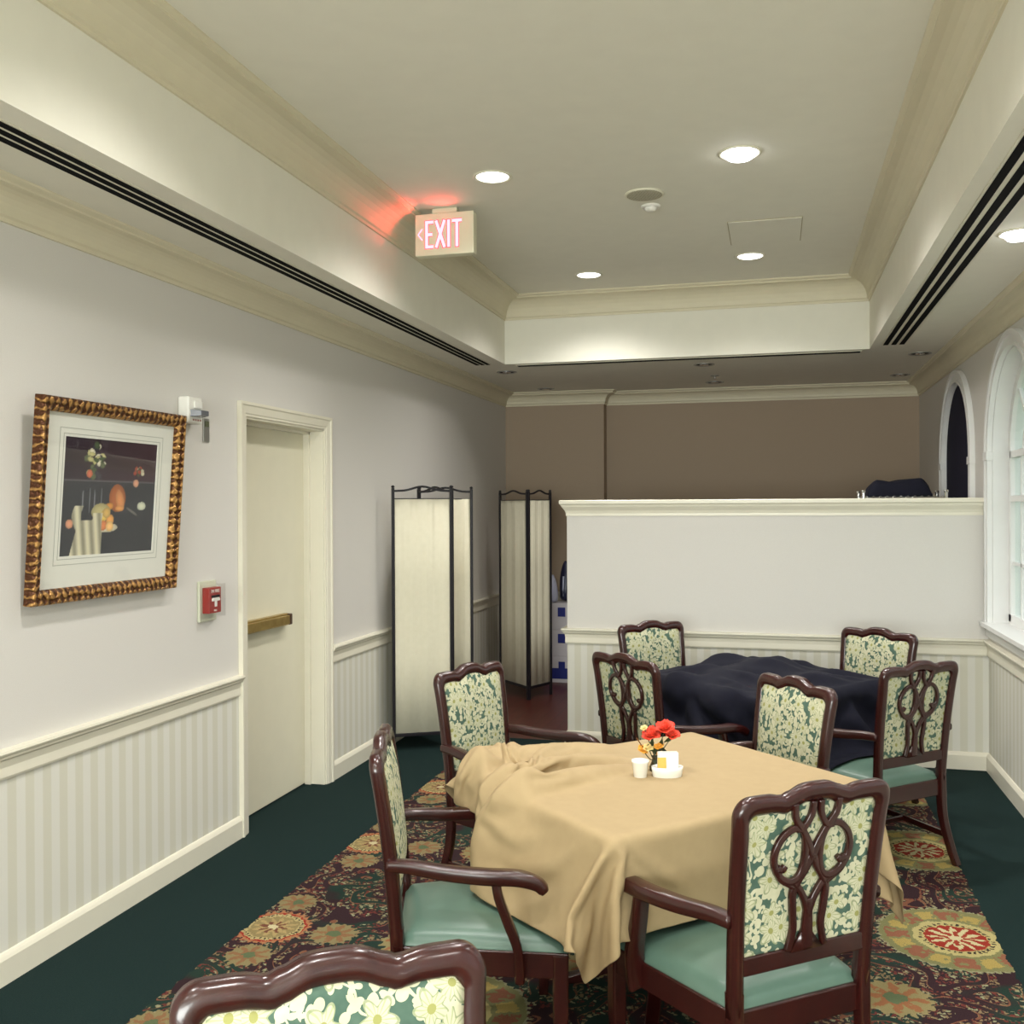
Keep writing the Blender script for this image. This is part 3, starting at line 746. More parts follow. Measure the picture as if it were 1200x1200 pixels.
# ---------------------------------------------------------------- folding screens
def panel(parent, p0, p1, h=1.73):
    a = Vector((*p0, 0)); b = Vector((*p1, 0)); dv = (b-a); Ln = dv.length; dv.normalize(); n = Vector((-dv.y, dv.x, 0))
    pr = bpy.data.objects.new('screen_panel', None); C.objects.link(pr); pr.parent = parent; pr.empty_display_size = .1
    f = MB(); rp = a+dv*.012; rq = b-dv*.012
    for q in (rp, rq): f.sweep([q, q+Vector((0, 0, h))], rect(.020, .020, .003), ups=tuple(n))
    for q in (rp, rq): f.lathe([(.004, h), (.012, h+.004), (.012, h+.012), (.004, h+.018)], q.x, q.y, 10)
    f.sweep([rp+Vector((0, 0, .10)), rq+Vector((0, 0, .10))], rect(.018, .022, .003), ups=(0, 0, 1))
    f.sweep([rp+Vector((0, 0, h-.07)), rq+Vector((0, 0, h-.07))], rect(.006, .006, .001), ups=(0, 0, 1))
    cur = [rp+(rq-rp)*u+Vector((0, 0, h-.02+.030*math.sin(PI*u)**1.5-.010*math.sin(2*PI*u)**2)) for u in [i/16 for i in range(17)]]
    f.sweep(cur, rect(.014, .014, .003), ups=(0, 0, 1))
    fo = f.build('panel_frame', IRON, pr)
    N = 60; vs = []; fs = []
    for i in range(N+1):
        u = i/N; wv = .0035*math.sin(u*19+p0[0])+.0007*math.sin(u*61+1)
        for zz in (.10, .6, 1.1, h-.07): vs.append(a+dv*(.022+(Ln-.044)*u)+n*(wv*(1 if zz in (.6, 1.1) else .5))+Vector((0, 0, zz)))
    for i in range(N):
        for j in range(3): fs.append((i*4+j, i*4+4+j, i*4+5+j, i*4+1+j))
    q = MB().add(vs, fs).build('panel_fabric', CREAMF, pr, smooth=True)
    sm = q.modifiers.new('thick', 'SOLIDIFY'); sm.thickness = .003
def screen(pts, label):
    t = empty('folding_screen', (*pts[0], 0), 0, label, 'folding screen')
    q0 = Vector(pts[0])
    for p, q in zip(pts, pts[1:]): panel(t, Vector(p)-q0, Vector(q)-q0)
screen([(-2.44, 6.12), (-2.08, 6.32), (-2.43, 6.60), (-2.07, 6.75)], 'black framed cream folding screen standing against the left wall')
screen([(-2.32, 8.35), (-1.98, 8.0), (-1.85, 8.3)], 'black framed cream folding screen farther back in the shadow by the half wall')

# ---------------------------------------------------------------- storage behind the half wall
CARD = new_mat('white_carton', .7, .3, S(196, 192, 196)); BLUE = new_mat('blue_print', .6, .3, S(36, 44, 116))
def carton(x, y, z, w_, d_, h_, label, kind):
    t = empty('carton', (x, y, z), 0, label, 'box')
    MB().box(-w_/2, w_/2, 0, d_, 0, h_).build('box_body', CARD, t, bevel=.003)
    m = MB()
    if kind == 2: m.box(-w_/2+.005, w_/2-.005, -.0015, 0, .035, h_*.55).box(-.03, .03, -.0015, 0, h_*.55, h_*.8)
    else: m.box(-.035, .035, -.0015, 0, h_*.5, h_*.85)
    m.build('printed_mark', BLUE, t)
carton(-1.88, 8.86, 0, .34, .3, .24, 'bottom carton with a wide blue band, on the floor behind the half wall', 2)
carton(-1.88, 8.86, .241, .34, .3, .24, 'middle carton with one blue square, stacked behind the half wall', 1)
carton(-1.88, 8.86, .482, .34, .3, .24, 'top carton of the stack behind the half wall, bags resting on it', 1)
PLA = new_mat('navy_plastic', .3, .5, S(28, 30, 62)); PLW = new_mat('pale_plastic', .3, .5, S(188, 192, 214))
def bag(x, y, z, w_, h_, mt, label, mt2):
    t = empty('storage_bag', (x, y, z), 0, label, 'bag')
    vs = []; fs = []; n = 14; rows = [(0, .9, .9), (.2, 1, 1), (.6, .9, .8), (.85, .55, .5), (1, .2, .2)]
    m = MB(); pr = []
    for zz, sx, sy in rows:
        for k in range(n):
            a = 2*PI*k/n; vs.append((w_/2*sx*math.cos(a)*(1+.08*math.sin(3*a+zz*5)), .07*sy*math.sin(a), zz*h_))
    for i in range(len(rows)-1):
        for k in range(n): fs.append((i*n+k, i*n+(k+1) % n, (i+1)*n+(k+1) % n, (i+1)*n+k))
    fs += [tuple(range(n)), tuple((len(rows)-1)*n+k for k in range(n))]
    MB().add(vs, fs).build('bag_body', mt, t, smooth=True, subsurf=1)
    MB().tube([(-.01, -.07, .05), (-.012, -.078, h_*.3), (-.008, -.065, h_*.62)], .008, 8).build('piping', mt2, t, smooth=True)
bag(-1.975, 8.92, .723, .10, .26, PLW, 'pale folded plastic cover standing on the carton stack', PLA)
bag(-1.885, 9.08, .723, .13, .38, PLA, 'dark navy garment bag standing on the carton stack behind the half wall', PLW)
# wire shelf unit whose top shows over the half wall
t = empty('wire_shelving', (.815, 7.1, 0), 0, 'chrome wire shelving unit whose top shelf shows over the half wall', 'shelving')
SW, SD, SH = .505, .40, 1.665
for sx in (-1, 1):
    for sy in (-1, 1):
        MB().tube([(sx*SW/2, sy*SD/2, 0), (sx*SW/2, sy*SD/2, SH+.02)], .011, 10).lathe([(.014, SH+.02), (.016, SH+.028), (.012, SH+.036)], sx*SW/2, sy*SD/2, 10).build('post', CHROME, t, smooth=False)
for zz in (.2, .7, 1.18, SH-.012):
    m = MB()
    for k in range(13): x = -SW/2+SW*k/12; m.tube([(x, -SD/2, zz), (x, SD/2, zz)], .0025, 6)
    for y in (-SD/2, 0, SD/2): m.tube([(-SW/2, y, zz-.004), (SW/2, y, zz-.004)], .004, 6)
    for y in (-SD/2, SD/2):
        m.tube([(-SW/2+SW*k/24, y, zz+(.010 if k % 2 else -.006)) for k in range(25)], .002, 6)
    m.build('wire_shelf', CHROME, t)
random.seed(2)
nb = 26; vs = []; fs = []
for i in range(nb+1):
    for j in range(13):
        u, v_ = i/nb, j/12; e = min(1, min(u, 1-u)*7)**.5; e2 = min(1, min(v_, 1-v_)*6)**.5
        vs.append(((u-.5)*.40, (v_-.5)*.34, .010+.105*e*e2*(.9+.1*math.sin(u*9+v_*3))+.012*u))
nn = len(vs)
for i in range(nb):
    for j in range(12): fs.append((i*13+j, (i+1)*13+j, (i+1)*13+j+1, i*13+j+1))
vs += [(x, y, .004) for x, y, z in vs[:nn]]; fs += [tuple(nn+q for q in reversed(f)) for f in fs]
for i in range(nb):
    for j in (0, 12): a, b = i*13+j, (i+1)*13+j; fs.append((a, b, b+nn, a+nn))
for j in range(12):
    for i in (0, nb): a, b = i*13+j, i*13+j+1; fs.append((a, b, b+nn, a+nn))
q = MB().add(vs, fs).build('folded_cover', NAVY, None, smooth=True, loc=(.79, 7.1, SH-.010)); tag(q, 'folded black cloth bundle lying on top of the wire shelving', 'cloth')

# ============================================================ DINING CHAIRS
def make_chair():
    t = empty('dining_armchair')
    ZS, ZTOP = .375, .910
    def yb(z):           # rear face line of the posts, leaning back
        u = (z-ZS)/(ZTOP-ZS)
        return -.255-.060*u-.014*math.sin(PI*min(max(u, 0), 1))*-1*.6
    def hw(z): return .218+.020*(z-ZS)/(ZTOP-ZS)      # outer half width
    PWD = .040
    # ---- back frame: outer and inner outline, extruded
    def crest(x, W):     # serpentine top profile, x in [-1,1]
        a = abs(x)
        v = .016*math.exp(-(a/.34)**4) - .008*math.exp(-((a-.50)/.13)**2) + .004*math.exp(-((a-.44)/.05)**2)
        return v
    r0 = .045; outer = []; inner = []
    zb = .36
    for k in range(10):
        z = zb+(ZTOP-r0-zb)*k/10
        outer.append((-hw(z), z)); inner.append((-hw(z)+PWD, z))
    W = hw(ZTOP)
    for k in range(8):   # rounded shoulder
        a = PI/2*k/8
        outer.append((-W+r0-r0*math.cos(a), ZTOP-r0+r0*math.sin(a)))
        inner.append((-W+PWD+.022-.022*math.cos(a), ZTOP-.072+.022*math.sin(a)+.004))
    top = []
    N = 32
    for k in range(N+1):
        x = -1+2*k/N; X = x*(W-r0)
        outer.append((X, ZTOP+crest(x, W)))
        inner.append((x*(W-PWD-.022), ZTOP-.046+crest(x, W)*1.0))
    m_ = len(outer)-(N+1)
    for k in range(m_-1, -1, -1): outer.append((-outer[k][0], outer[k][1])); inner.append((-inner[k][0], inner[k][1]))
    n = len(outer); vs = []; TH = .036
    sec = []
    for (ox, oz), (ix, iz) in zip(outer, inner):
        y0, y1 = yb(oz), yb(iz)
        c = .22
        mx, mz = ix-ox, iz-oz
        P = lambda f, yy: (ox+mx*f, yy+(y0+(y1-y0)*f), oz+mz*f)
        sec.append([P(0, .006), P(0, TH-.010), P(.18, TH-.002), P(.5, TH+.002), P(.85, TH-.002), P(1, TH-.008), P(1, .008), P(.85, .002), P(.5, -.004), P(.18, -.001)])
    k = 10; vs = [v for r in sec for v in r]
    fs = [(i*k+q, i*k+(q+1) % k, (i+1)*k+(q+1) % k, (i+1)*k+q) for i in range(n-1) for q in range(k)]+[tuple(range(k)), tuple((n-1)*k+q for q in range(k))]
    MB().add(vs, fs).build('back_frame', WOOD, t, smooth=True)
    # ---- upholstered panel seen on both faces
    M_, K_ = 24, 26; vs = []; fs = []; zl = .50
    def itop(x):
        x = max(-1, min(1, x)); rr = .12
        e = 0 if abs(x) < 1-rr else -(1-math.sqrt(max(0, 1-((abs(x)-1+rr)/rr)**2)))*.022
        return ZTOP-.046+crest(x, W)+e+.004
    for side in (0, 1):
        for i in range(M_+1):
            x = -1+2*i/M_; zt = itop(x)
            for j in range(K_+1):
                z = zl+(zt-zl)*j/K_; X = x*(hw(z)-PWD+.004)
                b = (1-x**6)*(1-(2*j/K_-1)**6)
                vs.append((X, yb(z)+(.030+.014*b if side else .013), z))
    q = (M_+1)*(K_+1)
    for s in (0, 1):
        for i in range(M_):
            for j in range(K_):
                a = s*q+i*(K_+1)+j; f = (a, a+1, a+K_+2, a+K_+1); fs.append(f if s == 0 else f[::-1])
    ring = [i*(K_+1) for i in range(M_+1)]+[M_*(K_+1)+j for j in range(1, K_+1)]+[i*(K_+1)+K_ for i in range(M_-1, -1, -1)]+[j for j in range(K_-1, 0, -1)]
    for a, b in zip(ring, ring[1:]+ring[:1]): fs.append((a, b, b+q, a+q))
    MB().add(vs, fs).build('backrest', FABRIC, t, smooth=True)
    # ---- bottom cross rail
    MB().box(-hw(.5)+.02, hw(.5)-.02, yb(.48)+.004, yb(.48)+.030, .462, .508).build('cross_rail', WOOD, t, bevel=.004)
    # ---- pierced splat on the rear face
    zl2, zh = .505, ZTOP-.036; Wf = .190
    def Q(x, z): Z = zl2+(zh-zl2)*z; return (x*Wf, yb(Z)+.004, Z)
    sp = MB(); se = lambda w_: rect(w_*1.28, .013, .003)
    def strap(pts, ws, closed=False):
        P = bez([Q(*p) for p in pts], 7, closed); m2 = len(P)
        secs = [se(ws[0]+(ws[1]-ws[0])*i/(m2-1)) for i in range(m2)]
        sp.sweep(P, secs, ups=(0, 1, 0), closed=closed)
    for s in (-1, 1):
        strap([(s*(.34+.25*math.cos(a)+.03*math.cos(2*a)), .665+.185*math.sin(a)) for a in [2*PI*k/12 for k in range(12)]], (.0135, .0135), True)
        strap([(s*.36, 1.02), (s*.33, .92), (s*.20, .83), (s*.07, .72), (0, .62)], (.013, .016))
        strap([(s*.06, 1.02), (s*.08, .93), (s*.18, .85), (s*.30, .84)], (.013, .013))
        strap([(0, .66), (-s*.09, .56), (-s*.20, .48), (-s*.27, .40), (-s*.25, .26), (-s*.23, .14), (-s*.30, 0)], (.016, .014))
        strap([(s*.28, .48), (s*.16, .41), (s*.06, .32), (0, .22)], (.014, .014))
        strap([(s*.55, .59), (s*.47, .575), (s*.43, .60)], (.014, .011))
        strap([(s*.56, .60), (s*.50, .52), (s*.36, .47), (s*.26, .44)], (.015, .013))
    strap([(0, .34), (0, .2), (0, -.01)], (.014, .030))
    sp.prism([(-.26*Wf, zl2-.005), (.26*Wf, zl2-.005), (.10*Wf, zl2+.035), (.04*Wf, zl2+.055), (-.04*Wf, zl2+.055), (-.10*Wf, zl2+.035)], yb(zl2)-.002, yb(zl2)+.010)
    sp.build('splat', WOOD, t, smooth=True)
    # ---- seat frame, cushion
    FX, FY, BX, BY = .285, .235, .205, -.245
    def trap(mb, z0, z1, ins=0.0):
        P = [(-BX+ins, BY+ins), (BX-ins, BY+ins), (FX-ins, FY-ins), (-FX+ins, FY-ins)]
        return P
    P = trap(None, 0, 0); mb = MB()
    Pi = trap(None, 0, 0, .028)
    vs = [(x, y, z) for z in (.300, .372) for ps in (P, Pi) for x, y in ps]
    fs = []
    for i in range(4):
        j = (i+1) % 4
        fs += [(i, j, 8+j, 8+i), (4+i, 12+i, 12+j, 4+j), (i, 4+i, 4+j, j), (8+i, 8+j, 12+j, 12+i)]
    MB().add(vs, fs).build('seat_frame', WOOD, t, bevel=.004)
    vs = []; fs = []; n1, n2 = 20, 20
    for i in range(n1+1):
        for j in range(n2+1):
            u, v_ = -1+2*i/n1, -1+2*j/n2
            yy = (BY+FY)/2+v_*(FY-BY-.012)/2+.004; hwid = (BX+(FX-BX)*(v_+1)/2)-.006
            rr = (abs(u)**8+abs(v_)**8)**.125; e = (1-min(1, max(abs(u), abs(v_)))**7)
            vs.append((u*hwid, yy, .376+.034*e**.55+.016*(1-u*u)*(1-v_*v_)))
    for i in range(n1):
        for j in range(n2): fs.append((i*(n2+1)+j, (i+1)*(n2+1)+j, (i+1)*(n2+1)+j+1, i*(n2+1)+j+1))
    q = len(vs); ring = [i*(n2+1) for i in range(n1+1)]+[n1*(n2+1)+j for j in range(1, n2+1)]+[i*(n2+1)+n2 for i in range(n1-1, -1, -1)]+[j for j in range(n2-1, 0, -1)]
    vs += [(vs[a][0], vs[a][1], .366) for a in ring]
    for i, a in enumerate(ring): j = (i+1) % len(ring); fs.append((a, ring[j], q+j, q+i))
    fs.append(tuple(q+i for i in range(len(ring))))
    MB().add(vs, fs).build('seat', VINYL, t, smooth=True)
    # ---- legs
    for s in (-1, 1):
        MB().sweep([(s*(FX-.021), FY-.021, .365), (s*(FX-.021), FY-.021, .2), (s*(FX-.024), FY-.024, 0)], [rect(.043, .043, .006), rect(.041, .041, .006), rect(.030, .030, .005)], ups=(0, 1, 0)).build('leg', WOOD, t)
        pts = bez([(s*.200, yb(.42)+.019, .42), (s*.200, -.240, .34), (s*.203, -.248, .2), (s*.208, -.285, .07), (s*.211, -.315, 0)], 5)
        MB().sweep(pts, [rect(.036-.006*i/(len(pts)-1), .038-.008*i/(len(pts)-1), .006) for i in range(len(pts))], ups=(0, 1, 0)).build('leg', WOOD, t)
    # ---- stretchers
    for s in (-1, 1):
        MB().sweep([(s*(FX-.024), FY-.03, .125), (s*.205, -.262, .125)], rect(.018, .026, .003)).build('stretcher', WOOD, t)
    MB().sweep([(-.235, .0, .125), (.235, .0, .125)], rect(.018, .024, .003)).build('stretcher', WOOD, t)
    # ---- arms
    for s in (-1, 1):
        pts = bez([(s*.222, yb(.61)+.012, .606), (s*.236, -.20, .606), (s*.262, -.10, .596), (s*.288, .01, .592), (s*.302, .09, .592), (s*.308, .145, .578), (s*.309, .168, .556)], 6)
        m2 = len(pts); secs = []
        for i in range(m2):
            u = i/(m2-1); w_ = .036+.024*math.sin(PI*min(1, u*1.15))**1.0*(u if u < .9 else .9)+.004; h_ = .032+.006*math.sin(PI*u)
            secs.append(rect(w_ if u < .97 else w_*.9, h_ if u < .97 else h_*.8, .009))
        MB().sweep(pts, secs, ups=(0, 0, 1)).build('armrest', WOOD, t, smooth=True)
        pts = bez([(s*.292, .035, .585), (s*.292, .042, .54), (s*.287, .066, .47), (s*.280, .092, .40), (s*.268, .100, .33), (s*.262, .100, .302)], 6)
        m2 = len(pts)
        MB().sweep(pts, [rect(.026, .040+.022*min(1, (i/(m2-1))*1.1), .007) for i in range(m2)], ups=(s*1.0, 0, 0)).build('arm_support', WOOD, t, smooth=True)
    return t
CH = {
 'A': (-.094, 2.771, .682, 'armchair at the near right of the gold clothed table, pierced splat turned to the viewer'),
 'D': (-.862, 2.870, -1.257, 'armchair seen side-on at the left of the gold clothed table, green seat turned right'),
 'E': (-1.005, 4.017, -1.914, 'armchair with floral front at the far left of the gold clothed table, before the screens'),
 'G': (-.159, 3.916, 2.2, 'armchair with floral front between the gold clothed table and the black draped table'),
 'C': (.409, 4.851, .745, 'armchair with its pierced back to the viewer at the right of the black draped table'),
 'H': (-.470, 4.768, -.758, 'armchair with its dark splat back to the viewer left of the black draped table'),
 'I': (-.507, 5.698, -2.366, 'floral backed armchair at the far left of the black draped table'),
 'J': (.363, 5.614, 2.436, 'floral backed armchair at the far right of the black draped table'),
 'F': (-.487, 1.145, -2.554, 'closest armchair at the bottom edge, only the top of its floral back in view'),
}
proto = make_chair(); first = True
for kk, (x, y, a, lb) in CH.items():
    o = proto if first else copy_tree(proto); first = False
    o.location = (x, y, 0); o.rotation_euler = (0, 0, a); tag(o, lb, 'chair', 'mahogany armchairs with floral backs')

# ============================================================ TABLES
def table(x, y, rz, sides, z, label):
    t = empty('dining_table', (x, y, 0), rz, label, 'table')
    MB().box(-sides[0]/2, sides[0]/2, -sides[1]/2, sides[1]/2, z-.028, z).build('table_top', WOOD, t, bevel=.004)
    MB().lathe([(.10, z-.04), (.10, z-.028)], seg=20).lathe([(.035, .06), (.045, .12), (.036, .2), (.036, z-.12), (.06, z-.04)], seg=20).build('pedestal', WOOD, t, smooth=True)
    for k in range(4):
        a = PI/4+k*PI/2; c, s = math.cos(a), math.sin(a)
        pts = bez([(0.02*c, .02*s, .10), (.14*c, .14*s, .085), (.26*c, .26*s, .03), (.31*c, .31*s, .014)], 4)
        MB().sweep(pts, [rect(.045, .05-.026*i/(len(pts)-1), .005) for i in range(len(pts))]).build('foot', WOOD, t)
    return t
T1 = (-.370, 3.282, math.radians(46.0)); T2 = (-.05, 5.31, math.radians(45.0)); TS1 = (1.02, .84); TS2 = (.92, .92); TZ = .706
table(*T1, TS1, TZ, 'near dining table, hidden under the gold cloth with armchairs on four sides')
table(*T2, TS2, TZ, 'far dining table under the black cloth in front of the half wall')
def cloth_obj(data, n, name, mat, th, label):
    a = np.cumsum(np.array(data).reshape(-1, 3), axis=0)/1000.0; vs = [tuple(map(float, v)) for v in a]
    fs = [(i*n+j, (i+1)*n+j, (i+1)*n+j+1, i*n+j+1) for i in range(n-1) for j in range(n-1)]
    o = MB().add(vs, fs).build(name, mat, None, smooth=True); tag(o, label, 'tablecloth')
    q = o.modifiers.new('thick', 'SOLIDIFY'); q.thickness = th; q.offset = 0
    q = o.modifiers.new('sub', 'SUBSURF'); q.levels = 1; q.render_levels = 1
    return o
